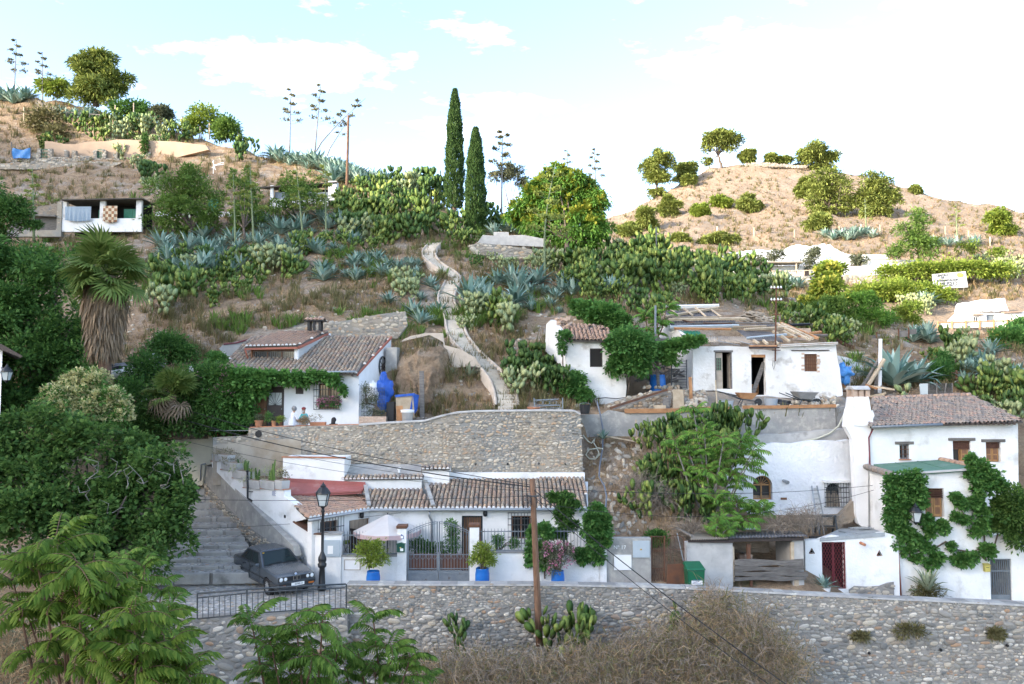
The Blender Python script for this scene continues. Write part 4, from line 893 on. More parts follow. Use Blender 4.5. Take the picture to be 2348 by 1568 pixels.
mb=MB();a,b,c,d=CV.rect(*cI(512,846),*cI(550,860));fbox(mb,CV,a,b,c,d,0,.03);mb.B('wall_sign',M['wood'],CH)
RF=Fac(1843,33.0,2062,33.2)
fr=Cs(cI,[(665,1118),(700,1112),(755,1112),(800,1095),(850,1085),(890,1092),(930,1102),(1060,1085),(1160,1066),(1225,1080),(1250,1105)])
rd=RF.rect(*cI(772,1125),*cI(922,1420));s0,s1=RF.hit(*fr[0])[0],RF.hit(*fr[-1])[0]
tri=lambda x,y:[RF.hit(*cI(x-15,y+14)),RF.hit(*cI(x+17,y+14)),RF.hit(*cI(x,y-18))]
wall('lane_wall',RF,[RF.hit(*q)for q in fr]+[(s1,-8.9),(s0,-8.5)],M['white'],CH,holes=[rhole((rd[0],rd[1],rd[2],rd[3])),tri(707,1182),tri(1130,1196)],px=False)
dark_back(CH,RF,rd[0]-.02,rd[1]-.02,rd[2]+.02,rd[3]+.02,1.2)
for x,y in((707,1182),(1130,1196)):
 q=tri(x,y);mb=MB();mb.tube([RF.p(*p,.01)for p in q+q[:1]],.022,4);n_=mb.B('niche_frame',M['rust'],CH)
 mb=MB();mb.poly([RF.p(*p,-.15)for p in q]);mb.B('niche_back',M['inner_shade'],n_)  # niche back coloured near-black for the shade inside it
dl=[]
for k in(0,1):
 a=rd[0]+(rd[2]-rd[0])*k/2+.01;c=a+(rd[2]-rd[0])/2-.02;b,d=rd[1],rd[3];mb=MB();o0,o1=-.1,-.06;e=.035
 fbox(mb,RF,a,b,a+e,d,o0,o1);fbox(mb,RF,c-e,b,c,d,o0,o1);fbox(mb,RF,a+e,b,c-e,b+e,o0,o1);fbox(mb,RF,a+e,d-e,c-e,d,o0,o1);lf=mb.B('door',M['red_iron'],CH)
 mb=MB();nn=5;nz_=17;w_,h_=c-a,d-b
 for i in range(-nz_,nn*2):
  for sg in(1,-1):
   p0=[(i/(nn-1.0),0.0),(i/(nn-1.0)+h_/w_*.55,1.0)]
   (x0,y0),(x1,y1)=p0;t0,t1=0.,1.;dx=x1-x0
   lo,hi2=(0-x0)/dx,(1-x0)/dx;t0,t1=max(0,lo),min(1,hi2)
   if t1-t0<.02:continue
   q0,q1=(x0+dx*t0,t0),(x0+dx*t1,t1)
   f_=(lambda q:(a+w_*q[0],b+h_*q[1]))if sg>0 else(lambda q:(a+w_*(1-q[0]),b+h_*q[1]))
   mb.bar(RF.p(*f_(q0),-.08),RF.p(*f_(q1),-.08),.012,.016)
 mb.B('lattice',M['red_iron'],lf)
mb=MB();mb.tube([RF.px(*cI(1010,1128),off=-.1),RF.px(*cI(1022,1136),off=.25)],.06,8);mb.B('spout',M['terracotta'],CH)
mb=MB();FLG=[at(*cI(755,1070),34.8),at(*cI(760,1108),32.95),at(*cI(850,1084),32.95),at(*cI(930,1100),32.95),at(*cI(1160,1064),33.0),at(*cI(1165,1058),34.0),at(*cI(1070,1036),36.4),at(*cI(890,1040),36.4)]
mk('flagstone',(.34,.37,.38),(.26,.28,.28),scale=2.5,rough=.9,bump=.4,bscale=10,rnd=.15)
zt=FLG[1].z-.02
mb=MB();A_,B_=at(*cI(757,1100),33.0),at(*cI(1165,1066),33.1)
P3=Plane3(A_,B_,at(*cI(890,1040),36.3));mb.prism([A_,B_,at(*cI(1068,1036),36.5),at(*cI(885,1040),36.5)],(0,0,-.15));ft=mb.B('terrace',M['flagstone'],CH)
for i in range(7):
 for j in range(6):
  a0,b0=P3.st(A_)[0]+i*.85+rU(-.05,.05),j*.55;w_=.8;q=[(a0,b0),(a0+w_*rU(.85,1),b0+rU(-.05,.05)),(a0+w_*rU(.85,1),b0+.5),(a0+rU(0,.1),b0+.5)]
  pg=[P3.st(v)for v in(A_,B_,at(*cI(1068,1036),36.5),at(*cI(885,1040),36.5))]
  if all(inside(k_,pg)for k_ in q):mb=MB();mb.prism([P3.p(*k_,.02)for k_ in q],P3.n*-.04);mb.B('flagstone',M['flagstone'],ft)
wall('exposed_rubble',Fac(1843,32.97,2062,33.17),Cs(cI,[(940,1425),(975,1400),(1050,1405),(1130,1400),(1180,1380),(1222,1375),(1225,1470),(945,1470)]),M['mortar'],CH,thick=.04)
stone_face(CH,Fac(1843,32.96,2062,33.16),[Fac(1843,32.96,2062,33.16).hit(*q)for q in Cs(cI,[(945,1428),(975,1405),(1130,1405),(1220,1380),(1222,1470),(945,1470)])],'pebble_tan',row=(.08,.13),asp=(1.5,3),proud=.4,nparts=80)
wall('rubble_bank',Fac(1860,36.6,1990,36.2),Cs(cI,[(780,1005),(815,970),(880,960),(920,920),(985,850),(990,955),(960,1000),(900,1020),(890,1045),(760,1030)]),M['rock'],CH,thick=.5,rough_edge=.04)
RHo=thing('white_house','tall white house with chimney, green flat extension roof and climbing vines','house',at(2150,1380,35))
RM=Fac(1985,36.2,2345,36.6)
w1=RM.rect(*cI(1258,513),*cI(1318,605));w2=RM.rect(*cI(1593,490),*cI(1705,628));w3=RM.rect(*cI(1800,498),*cI(1893,625))
eav=[RM.hit(*cI(1070,400)),RM.hit(*cI(2000,372))]
wall('main_wall',RM,[(0,-9)]+[(RM.hit(2336,1300)[0],-9)]+[eav[1],eav[0]],M['white'],RHo,holes=[rhole(w1),rhole(w2),rhole(w3)],px=False)
window(RHo,RM,w1,'iron_grey',2,1,lintel='wood_grey',sill='terracotta',depth=.1);grille(RHo,RM,w1,4,3,off=-.04,ext=0,mat='rust')
def blind(fac,r,drop,parent):
 a,b,c,d=r;mb=MB();n=9
 for i in range(n):
  z=d-.02-drop*i/n;fbox(mb,fac,a+.02,z-drop/n*.8,c-.02,z,-.09,-.07-.02*(i%2))
 mb.B('blind',M['reed'],parent)
def shutter(fac,a,b,c,d,off,parent,mat='wood_honey'):
 mb=MB();fbox(mb,fac,a,b,c,d,off-.035,off);o=mb.B('shutter',M[mat],parent);w_=c-a;h_=d-b
 for q0,q1 in((.08,.34),(.42,.92)):
  m2=MB();fbox(m2,fac,a+w_*.2,b+h_*q0,c-w_*.2,b+h_*q1,off,off+.014);m2.B('shutter_panel',M['wood'],o)
def shuttered(fac,r,parent,open_left=False,lint='wood_grey',drop=.3):
 a,b,c,d=r;window(parent,fac,r,'wood_honey',2,1,depth=.2,lintel=lint);m_=(a+c)/2;blind(fac,r,(d-b)*drop,parent)
 if not open_left:shutter(fac,a+.06,b+.05,m_-.01,d-.1,-.12,parent)
 shutter(fac,m_+.01,b+.05,c-.06,d-.1,-.12,parent)
shuttered(RM,w2,RHo,True,drop=.38);shuttered(RM,w3,RHo)
GB=Fac(1938,36.1,1992,36.15)
gb=Cs(cI,[(985,300),(1090,300),(1100,330),(1078,402),(1062,640),(1062,1060),(1000,1010),(985,950),(972,620),(962,480),(918,400),(925,330),(935,290),(962,265)])
wall('gable',GB,gb,M['white_clean'],RHo,thick=.35)
mb=MB();a=at(*cI(990,330),36.0);b=at(*cI(1085,330),36.0);zt_=zy(cI(0,215)[1],36.0);mb.hexa([(a.x-.1,36.08,a.z-.5),(b.x+.12,36.08,a.z-.5),(b.x+.12,37.3,a.z-.5),(a.x-.1,37.3,a.z-.5),(a.x,36.2,zt_),(b.x-.02,36.2,zt_),(b.x-.02,37.1,zt_),(a.x,37.1,zt_)]);ch=mb.B('chimney',M['white_clean'],RHo,bevel=.03)
for dx in(.08,.5,.92):
 for dy in(.1,.8):
  mb=MB();w_=b.x-a.x;mb.box((a.x+w_*dx,36.25+dy*.8,zt_+.16),(.2,.16,.32));mb.B('chimney_brick',M['brick'],ch)
mb=MB();cx_=(a.x+b.x)/2;mb.hexa([(a.x-.06,36.12,zt_+.32),(b.x+.06,36.12,zt_+.32),(b.x+.06,37.2,zt_+.32),(a.x-.06,37.2,zt_+.32),(cx_-.4,36.4,zt_+.5),(cx_+.4,36.4,zt_+.5),(cx_+.4,36.9,zt_+.5),(cx_-.4,36.9,zt_+.5)]);mb.B('chimney_cap',M['concrete_pale'],ch,bevel=.04)
tile_roof(RHo,[at(*cI(1072,402),35.8),at(*cI(2032,370),36.3),at(*cI(1702,206),40.8),at(*cI(1092,228),40.6)],'tile_grey',w_=.2,l_=.32,plaster=False,jit=.03)
tile_roof(RHo,[at(*cI(1030,345),36.9),at(*cI(1085,400),35.7),at(*cI(1135,330),37.6),at(*cI(1100,325),37.6)],'tile_grey',w_=.2,l_=.32,plaster=False,name='hip_roof')
mb=MB();rl=[at(*cI(x,y),40.75)for x,y in((1092,224),(1250,218),(1400,212),(1550,208),(1702,202))]
for i in range(18):
 f0,f1=i/18,(i+.97)/18;p0=rl[0].lerp(rl[-1],f0);p1=rl[0].lerp(rl[-1],f1);m2=MB();m2.tube([p0,p1],[.10,.12],8);m2.B('ridge_tile',M['tile_red'],RHo,smooth=True)
mb=MB();mb.tube([at(*cI(1085,405),35.7),at(*cI(1525,388),35.95)],.065,8);mb.B('gutter',M['iron_grey'],RHo,smooth=True)
for i in range(14):
 x=1550+i*33;mb=MB();mb.bar(at(*cI(x,384),36.0),at(*cI(x-4,378),36.7),.09,.1);mb.B('rafter_tail',M['wood_dark'],RHo)
mb=MB();mb.tube([RM.px(*cI(1084,415),off=.1),RM.px(*cI(1060,470),off=.08),RM.px(*cI(1066,625),off=.08),RM.px(*cI(1046,650),off=.4)],.035,6);mb.B('downpipe',M['red_iron'],RHo,smooth=True)
EX=Fac(2050,33.5,2250,33.5)
we=EX.rect(*cI(1418,788),*cI(1537,972))
exo=Cs(cI,[(1222,700),(1480,694),(1742,668)])
sA,sB,sC=(EX.hit(*q)for q in exo)
low_r=EX.hit(*cI(2040,1100))[0];gdo=EX.rect(*cI(1828,1230),*cI(1962,1506));gdo=(gdo[0],-9.1,gdo[2],gdo[3])
wall('extension_wall',EX,[(sA[0],-9.2),(gdo[0],-9.2),(gdo[0],gdo[3]),(gdo[2],gdo[3]),(gdo[2],-9.2),(low_r,-9.2),(low_r,EX.hit(*cI(2000,1090))[1]),(sC[0],EX.hit(*cI(1745,1085))[1]),sC,sB,sA],M['white'],RHo,holes=[rhole(we)],px=False)
shuttered(EX,we,RHo,lint=None,drop=.33)
ES=Fac(1990,36.1,2051,33.5)
wall('extension_side',ES,[ES.hit(*cI(1062,668))[:2],(ES.len,sA[1]+.02),(ES.len,-9.2),(0,-9.2)],M['white'],RHo,px=False,thick=.25)
gr=[at(*cI(1222,700),33.35),at(*cI(1745,664),33.35),at(*cI(1510,612),36.1),at(*cI(1095,640),36.1)]
mb=MB();mb.prism([q+VZ(.02)for q in gr],(0,0,-.12));mb.B('green_roof',M['green_roof'],RHo)
for f in(.33,.66):
 mb=MB();mb.bar(gr[0].lerp(gr[1],f)+VZ(.03),gr[3].lerp(gr[2],f)+VZ(.03),.03,.02);mb.B('roof_seam',M['green_roof'],RHo)
mb=MB();mb.bar(gr[0]+V_((-.05,-.05,0)),gr[1]+V_((.1,-.05,0)),.14,.07);mb.B('roof_edge',M['concrete_pale'],RHo)
for i in range(9):
 f0,f1=i/9,(i+.95)/9;a_,b_=at(*cI(1045,652),36.0),gr[0]+V_((-.1,0,0));m2=MB();m2.tube([a_.lerp(b_,f0),a_.lerp(b_,f1)],[.13,.15],8);m2.B('edge_tile',M['tile_grey'],RHo,smooth=True)
for i in range(7):
 f0,f1=i/7,(i+.95)/7;a_,b_=gr[2]+V_((.02,0,.03)),gr[1]+V_((.1,0,.03));m2=MB();m2.tube([a_.lerp(b_,f0),a_.lerp(b_,f1)],[.11,.13],8);m2.B('edge_tile',M['tile_red'],RHo,smooth=True)
mb=MB();mb.tube([EX.px(*cI(1240,1125),off=.06),EX.px(*cI(1262,1470),off=.06)],.04,8);mb.B('downpipe',M['red_trim'],RHo,smooth=True)
gg=thing('iron_gate','grey barred iron gate in the white wall near the yellow mail box','gate',EX.p((gdo[0]+gdo[2])/2,-9,0))
mb=MB();a,b,c,d=gdo;fbox(mb,EX,a,b,a+.05,d,-.12,-.07);fbox(mb,EX,c-.05,b,c,d,-.12,-.07);fbox(mb,EX,a+.05,d-.05,c-.05,d,-.12,-.07);fbox(mb,EX,a+.05,b+.5,c-.05,b+.55,-.12,-.07);fbox(mb,EX,a+.05,b,c-.05,b+.5,-.105,-.09);fbox(mb,EX,a+.05,b+1.5,c-.05,b+1.54,-.12,-.07);mb.B('gate_frame',M['iron_grey'],gg)
for i in range(9):
 s=a+.05+(c-a-.1)*(i+.5)/9;mb=MB();fbox(mb,EX,s-.014,b+.55,s+.014,d-.05,-.105,-.085);mb.B('gate_bar',M['iron_grey'],gg)
dark_back(RHo,EX,gdo[0],-9.2,gdo[2],gdo[3]+.02,1.4,'concrete')
ym=thing('mail_box','small yellow mail box on the white wall beside the barred gate','mail box',EX.px(*cI(1797,1308)))
a,b,c,d=EX.rect(*cI(1780,1262),*cI(1815,1308));mb=MB();fbox(mb,EX,a,b,c,d-.05,.002,.14);mb.B('body',M['yellow_box'],ym,bevel=.01)
mb=MB();mb.hexa([EX.p(a-.02,d-.05,.16),EX.p(c+.02,d-.05,.16),EX.p(c+.02,d-.02,.002),EX.p(a-.02,d-.02,.002),EX.p(a-.02,d-.03,.16),EX.p(c+.02,d-.03,.16),EX.p(c+.02,d+.03,.002),EX.p(a-.02,d+.03,.002)]);mb.B('lid',M['yellow_box'],ym)
mb=MB();fbox(mb,EX,a+.05,d-.13,c-.05,d-.11,.14,.143);mb.B('slot',M['black'],ym)
ln=thing('wall_lantern','dark green street lantern on a bracket among the vines of the tall house','lantern',EX.px(*cI(1317,985),off=.5))
def lantern(parent,c,s=1.0,world=True):
 """four sided tapering lantern standing on c"""
 c=Vector(c);mb=MB();w0,w1,h=.11*s,.19*s,.42*s
 for sx,sy in((1,1),(1,-1),(-1,-1),(-1,1)):mb.bar(c+V_((sx*w0,sy*w0,0)),c+V_((sx*w1,sy*w1,h)),.025*s)
 for z,w_ in((0,w0),(h,w1)):
  for k in range(4):
   q=[V_((1,1,0)),V_((1,-1,0)),V_((-1,-1,0)),V_((-1,1,0))];mb.bar(c+q[k]*w_+VZ(z),c+q[(k+1)%4]*w_+VZ(z),.03*s)
 mb.lathe([(.21*s*1.25,h),(.25*s,h+.05*s),(.14*s,h+.2*s),(.1*s,h+.22*s),(.1*s,h+.26*s),(.03*s,h+.34*s),(.005,h+.4*s)],12,c);mb.lathe([(.03*s,-.12*s),(.09*s,-.02*s),(w0*1.2,.0)],10,c)
 f=mb.B('lantern_frame',M['iron_black'],parent)
 for k in range(4):
  q=[V_((1,1,0)),V_((1,-1,0)),V_((-1,-1,0)),V_((-1,1,0))];a,b=q[k],q[(k+1)%4];p=MB();g0,g1=w0*.93,w1*.93
  p.quad(c+a*g0,c+b*g0,c+b*g1+VZ(h),c+a*g1+VZ(h));p.B('pane',M['frost'],f)
lantern(ln,EX.px(*cI(1317,985),off=.55),.95)
mb=MB();mb.tube([EX.px(*cI(1317,912),off=.55),EX.px(*cI(1322,895),off=.5),EX.px(*cI(1330,905),off=0)],.02,6);mb.B('bracket',M['iron_black'],ln)
# middle terrace: stone wall, upper white house
UW=Fac(478,37.0,1345,36.4)
t=thing('terrace_wall','tall tan river stone terrace wall below the upper white house','stone wall',UW.px(950,1095))
utop=[(495,1002),(577,998),(570,981),(656,978),(823,974),(885,969.5),(973,965),(1010,954),(1046,946),(1089,943),(1146,942),(1250,941),(1317,942),(1331,950)]
utop=[(488,1003),(569,999),(570,981)]+utop[3:]
ubot=[(1338,1100),(1020,1112),(690,1112),(488,1112)]
wall('wall_core',UW,utop+ubot,M['mortar_tan'],t,thick=.4)
poly=[UW.hit(*q)for q in utop+ubot]
ex=[(488,1012),(545,1012),(690,1008),(690,1112),(488,1112)]
stone_face(t,UW,[UW.hit(*q)for q in[(690,979)]+utop[4:]+ubot[:2]+[(690,1112)]],'pebble_tan',row=(.06,.125),asp=(1.0,2.6),gap=.03,keep=.88,proud=.85,nparts=300,big=.2)
stone_face(t,UW,[UW.hit(*q)for q in[(488,1005),(569,1001),(570,983),(690,979),(690,1004),(600,1012),(488,1018)]],'pebble_tan',row=(.08,.13),asp=(1.1,2.2),gap=.03,keep=.85,proud=.45,nparts=60)
wall('plaster_patch',Fac(478,36.96,1345,36.36),[(489,1020),(560,1014),(600,1010),(690,1004),(691,1112),(489,1112)],M['plaster_stained'],t,thick=.03)
mb=MB();pts=[UW.px(x,y,off=.02)for x,y in utop[2:7]];mb.tube([p+V_((0,.15,.01))for p in pts],.035,6);mb.B('brick_edge',M['terracotta'],t)
for a,b in zip(utop[4:-1],utop[5:]):mb=MB();mb.bar(UW.px(*a,off=-.17),UW.px(*b,off=-.17),.5,.09);mb.B('coping',M['concrete_pale'],t,bevel=.02)
for q in(cE(655,1048),cH(202,210),cH(452,206),cH(693,203),cH(905,206)):
 a,z=UW.hit(*q);mb=MB();r_=.16 if q[1]<1010 else .055;mb.tube([UW.p(a,z,.03),UW.p(a,z,-.3)],r_,12);mb.B('drain_hole_shade',M['black'],t)  # solid black plugs paint the shade of open drain holes
mb=MB();q=[(478,37.2),(1345,36.6),(1345,39.5),(1010,41),(900,43.5),(478,43.5)];mb.poly([V_((at(x,HZ,Y).x,Y,-1.97 if x<950 else-1.35))for x,Y in[(478,37.2),(900,36.75),(900,43.5),(478,43.5)]]);tag(mb.B('terrace',M['concrete_pale']),kind='structure')
mb=MB();mb.poly([V_((at(x,HZ,Y).x,Y,z))for x,Y,z in[(900,36.75,-1.75),(1345,36.45,-1.2),(1345,39.6,-1.1),(1010,40.6,-1.2),(900,41,-1.7)]]);tag(mb.B('path',M['earth']),kind='structure')
t=thing('cream_wall','cream rendered garden wall at the head of the stairway','wall',at(440,1105,38.4))
CW=Fac(380,38.6,494,38.3);wall('wall_body',CW,[(385,1010),(478,1006),(479,999),(492,1000),(493,1062),(470,1068),(464,1112),(385,1120)],M['cream'],t,thick=.3)
mb=MB();mb.bar(CW.px(478,998,off=-.15),CW.px(493,998.5,off=-.15),.4,.06);mb.B('cap',M['terracotta'],t)
mb=MB();mb.tube([CW.px(*cG(228,278),off=.1),CW.px(*cG(196,285),off=.1),CW.px(*cG(192,400),off=.1)],.04,8);mb.B('vent_pipe',M['grey_metal'],t,smooth=True)
UH=thing('white_house','white terrace house with dormer, vine over the door and barred flower window','house',at(680,985,39))
UF=Fac(478,39.0,823,39.0)
dr=UF.rect(*cE(598,678),*cE(853,985));dr=(dr[0],-1.97,dr[2],dr[3]);wn=UF.rect(*cE(1122,656),*cE(1284,852));sm=UF.rect(*cE(946,672),*cE(1005,735))
ez=UF.hit(*cE(1420,572))[1]
wall('front_wall',UF,[(0,-2.1),(UF.len,-2.1),(UF.len,ez),(0,ez)],M['white_clean'],UH,holes=[rhole(dr),rhole(wn)],px=False)
m_=dr[0]+(dr[2]-dr[0])*.47
door_leaf(UH,UF,dr[0]+.05,dr[1],m_-.06,dr[3]-.06,-.12,'wood',panels=((.06,.3),(.34,.58),(.62,.94)))
o=door_leaf(UH,UF,m_,dr[1],dr[2]-.05,dr[3]-.05,-.06,'wood_dark',panels=((.06,.4),))
a,b,c,d=UF.rect(*cE(732,725),*cE(832,823));mb=MB();fbox(mb,UF,a,b,c,d,-.059,-.05);fan=mb.B('fanlight',M['frost'],o)
mb=MB();mm=(a+c)/2
for th_ in np.linspace(.1,math.pi-.1,9):
 r_=min((c-a)/2/max(.01,abs(cos_(th_))),(d-b)/max(.01,sin_(th_)));mb.bar(UF.p(mm,b,-.045),UF.p(mm+r_*cos_(th_),b+r_*sin_(th_),-.045),.016)
mb.B('sunray_bars',M['iron_black'],fan)
mb=MB();e=.05
fbox(mb,UF,dr[0],dr[1],dr[0]+e,dr[3],-.2,.01);fbox(mb,UF,dr[2]-e,dr[1],dr[2],dr[3],-.2,.01);fbox(mb,UF,dr[0]+e,dr[3]-e,dr[2]-e,dr[3],-.2,.01);mb.B('door_frame',M['wood_dark'],UH)
mb=MB();fbox(mb,UF,*sm,0,.03);mb.B('wall_cabinet',M['wood_dark'],UH)
window(UH,UF,wn,'wood',2,2,depth=.18);grille(UH,UF,UF.rect(*cE(1092,648),*cE(1292,855)),9,4,off=.14,ext=0)
US=Fac(823,39.0,896,43.6)
ridge_z=zy(773,43.6)
wall('side_wall',US,[(0,-2.1),(US.len,-1.0),(US.len,ridge_z-.05),(0,ez)],M['white_clean'],UH,px=False)
mb=MB();mb.bar(US.p(-.35,ez-.1,.03),US.p(US.len,ridge_z-.0,.03),.05,.12);mb.B('barge_board',M['red_trim'],UH)
ww=thing('wagon_wheel','dark spoked wagon wheel hung on the side wall of the terrace house','wheel',US.px(*cE(1620,520)))
a,z=US.hit(*cE(1618,520));c0=US.p(a,z,.06);r_=.52;RT_=Matrix((US.t,US.up,US.n)).transposed()
mb=MB();mb.tube([c0+RT_@V_((r_*cos_(q),r_*sin_(q),0))for q in np.linspace(0,2*math.pi,25)],.04,6);mb.B('rim',M['iron_black'],ww)
mb=MB();mb.tube([c0-US.n*.05,c0+US.n*.08],.08,10);mb.B('hub',M['wood_dark'],ww)
for i in range(10):
 q=i*math.pi/5;mb=MB();mb.bar(c0,c0+RT_@V_((r_*cos_(q),r_*sin_(q),0)),.03);mb.B('spoke',M['wood_dark'],ww)
E1,E2,E3,E4=at(500,853,38.55),at(817,855,38.55),at(898,772,43.7),at(575,772,43.7)
tile_roof(UH,[E1,E2,E3,E4],'tile',w_=.2,l_=.32)
mb=MB();mb.tube([at(*cE(990,568),38.45),at(*cE(1412,560),38.45)],.05,8);mb.B('gutter',M['grey_metal'],UH,smooth=True)
for x in(1290,1385):mb=MB();mb.bar(at(*cE(x,585),38.5),at(*cE(x,580),39),.1,.14);mb.B('rafter_tail',M['wood_dark'],UH)
DF=Fac(574,40.3,684,40.2)
dz0,dz1=DF.hit(*cE(780,490))[1],DF.hit(*cE(780,372))[1];wd=DF.rect(*cE(604,392),*cE(948,476))
wall('dormer_front',DF,[(-.02,dz0-.4),(DF.len,dz0-.4),(DF.len,dz1),(-.02,dz1)],M['wood'],UH,holes=[rhole(wd)],px=False,thick=.2)
window(UH,DF,wd,'wood',3,1,depth=.08,fw=.07,name='dormer_window');grille(UH,DF,(wd[0]+.05,wd[1]+.05,wd[2]-.05,wd[3]-.05),22,1,off=-.05,rad=.006,ext=0,mat='iron_grey')
DS=Fac(684,40.2,757,44.4)
wall('dormer_cheek',DS,[(0,dz0-.2),(DS.len,dz1+1.0),(DS.len,dz1+.9),(0,dz1)],M['white_clean'],UH,px=False,thick=.2)
wall('dormer_cheek',DS,Cs(cE,[(962,468),(1195,305),(1182,285),(962,352)]),M['white_clean'],UH,thick=.2)
D1,D2,D3,D4=at(*cE(548,362),39.9),at(*cE(962,352),39.9),at(*cE(1195,245),44.2),at(*cE(800,252),44.2)
tile_roof(UH,[D1,D2,D3,D4],'tile_red',w_=.2,l_=.32,name='dormer_roof')
mb=MB();mb.bar(D1+V_((0,-.02,-.14)),D2+V_((0,-.02,-.14)),.08,.1);mb.B('fascia',M['red_trim'],UH)
mb=MB();mb.bar(D2+V_((.03,0,-.13)),D3+V_((.03,0,-.13)),.06,.14);mb.B('fascia',M['red_trim'],UH)
mb=MB();mb.tube([D1+V_((.02,-.1,-.12)),D1+V_((.08,-.08,-.3)),DF.px(*cE(582,480),off=.1)],.04,6);mb.B('downpipe',M['red_trim'],UH)
ch=thing('chimney','sooty black chimney with small tiled hood on the dormer roof','chimney',at(*cE(1095,240),43.0))
cp_=at(*cE(1097,236),43.0)
for dx,dy in((-.3,-.2),(0,-.22),(.3,-.2),(-.3,.2),(.3,.2)):
 mb=MB();mb.box(cp_+V_((dx,dy,.22)),(.13,.13,.5));mb.B('flue_leg',M['black'],ch)
mb=MB();mb.box(cp_+VZ(.5),(1.05,.75,.06));mb.B('hood',M['black'],ch)
pr=tiles_of('tile_red')
for i in range(5):
 for sg in(0,1):
  o_=link('roof_tile',pr[i%2][0],ch);o_.matrix_basis=MT_(cp_+V_((-.42+i*.21,-.42 if sg==0 else .42,.5)))@MR_(math.pi*sg,4,'Z')@MR_(R(22),4,'X')@MD_((.2,.4,.16,1))
HW=Fac(700,45.0,935,45.0)
t=thing('garden_wall','rough tan rubble wall on the slope behind the terrace house','stone wall',HW.px(830,770))
hp=Cs(cE,[(830,240),(1000,205),(1150,188),(1400,150),(1600,110),(1800,88),(1815,200),(1740,300),(1200,310),(830,290)])
o=wall('wall_core',HW,hp,M['mortar_tan'],t,thick=.4);stone_face(t,HW,[HW.hit(*q)for q in hp],'pebble_tan',row=(.12,.2),asp=(1.1,2.2),gap=.03,keep=.92,proud=.4,nparts=220)
GB2=Fac(868,42.4,905,42.2);mbx=MB();r_=GB2.rect(*cE(1645,370),*cE(1735,620));fbox(mbx,GB2,r_[0],-1.5,r_[2],r_[3],-.5,0);tag(mbx.B('concrete_pier',M['concrete'],bevel=.03),'grey concrete pier between the terrace house and the rock face','pier')
mb=MB();q=Cs(cE,[(345,380),(380,345),(560,310),(690,285),(800,262),(700,330),(560,400),(545,450),(400,440)]);LWf=Fac(500,43.2,660,44.5);t=thing('rendered_wall','pale grey rendered wall with dark red edge left of the dormer','wall',LWf.px(560,800))
wall('wall_body',LWf,q,M['concrete_pale'],t,thick=.2);mb=MB();mb.tube([LWf.px(*cE(*k),off=.03)for k in((380,346),(480,335),(560,312),(690,284))],.05,5);mb.B('red_edge',M['red_iron'],t)
HT=thing('hut','small white hut with sagging tiled roof and one square window','hut',at(1370,915,41.5))
HF=Fac(1300,41.5,1440,41.5)
hw=HF.rect(*cF(603,408),*cF(688,533))
wall('front_wall',HF,Cs(cF,[(448,355),(780,362),(790,420),(846,530),(852,790),(640,790),(560,640),(470,560),(445,480)]),M['white_worn'],HT,holes=[rhole(hw)],rough_edge=.03)
window(HT,HF,hw,'wood_dark',1,1,depth=.05,fw=.05,pane='inner_shade')  # near-black pane stands in for the shaded inside of the hut
HS=Fac(1252,44.6,1301,41.5)
wall('side_wall',HS,Cs(cF,[(310,245),(340,215),(450,355),(448,560),(300,420)]),M['white_worn'],HT,rough_edge=.03)
tile_roof(HT,[at(*cF(452,350),41.2),at(*cF(792,360),41.2),at(*cF(745,290),43.2),at(*cF(700,262),44.2),at(*cF(380,235),44.6)],'tile_red',w_=.21,l_=.33,plaster=False,jit=.035,drop=.03)
for i in range(26):
 p=at(*cF(rU(360,470),rU(205,280)),rU(43.4,44.6));mb=MB();mb.box(p,(rU(.15,.35),.25,rU(.08,.18)),MR_(rU(-.5,.5),3,'Y')@MR_(rU(0,3),3,'Z'));mb.B('loose_brick',M['brick'],HT)
RW=Fac(1330,39.0,1950,39.0)
t=thing('concrete_wall','grey concrete retaining wall with timber on top below the roofless house','wall',RW.px(1650,1010))
ct_=[(1329,951),(1379,950),(1396,940),(1430,946),(1673,941)]
wall('wall_panel',RW,ct_+[(1674,1005),(1560,1012),(1490,1018),(1440,1010),(1338,1003)],M['concrete'],t,thick=.35,rough_edge=.02)
wall('wall_panel',RW,[(1675,935),(1915,932),(1917,985),(1870,990),(1675,1003)],M['concrete'],t,thick=.33)
wall('wall_panel',RW,[(1918,936),(1952,930),(1952,1000),(1918,1000)],M['concrete_dark'],t,thick=.31)
LG=Fac(1600,38.4,1960,38.4);wall('ledge',LG,Cs(cF,[(1550,1010),(1650,1000),(2000,975),(2310,945),(2335,1020),(2050,1040),(1760,1055),(1500,1050)]),M['concrete_pale'],t,thick=.9,rough_edge=.03)
for i,(a,b)in enumerate((((835,828),(1225,825)),((1228,818),(1540,812)),((1625,802),(1950,800)),((1952,799),(2250,793)))):
 mb=MB();mb.bar(RW.px(*cF(*a),off=.06),RW.px(*cF(*b),off=.06),.06,.22 if i<2 else .16);mb.B('form_board',M['wood_orange'],t)
for x0,y0,x1,y1 in((918,885,922,1003),(1167,690,1178,815)):
 pass
RU=thing('ruined_house','white roofless house under repair with broken sheets and beams on top','house',at(1760,905,42))
RUF=Fac(1575,42.0,1945,42.0)
d1=RUF.rect(*cM(822,605),*cM(1022,1042));d2=RUF.rect(*cM(1250,640),*cM(1420,1115));w_r=RUF.rect(*cM(1872,632),*cM(2022,838))
ru=Cs(cM,[(562,560),(640,545),(900,540),(1215,545),(1225,580),(1560,590),(1575,540),(1800,525),(2240,505),(2252,620),(2285,800),(2322,1120),(2200,1160),(2000,1170),(1700,1150),(1450,1130),(1250,1130),(1080,1115),(830,1060),(570,1050),(565,800)])
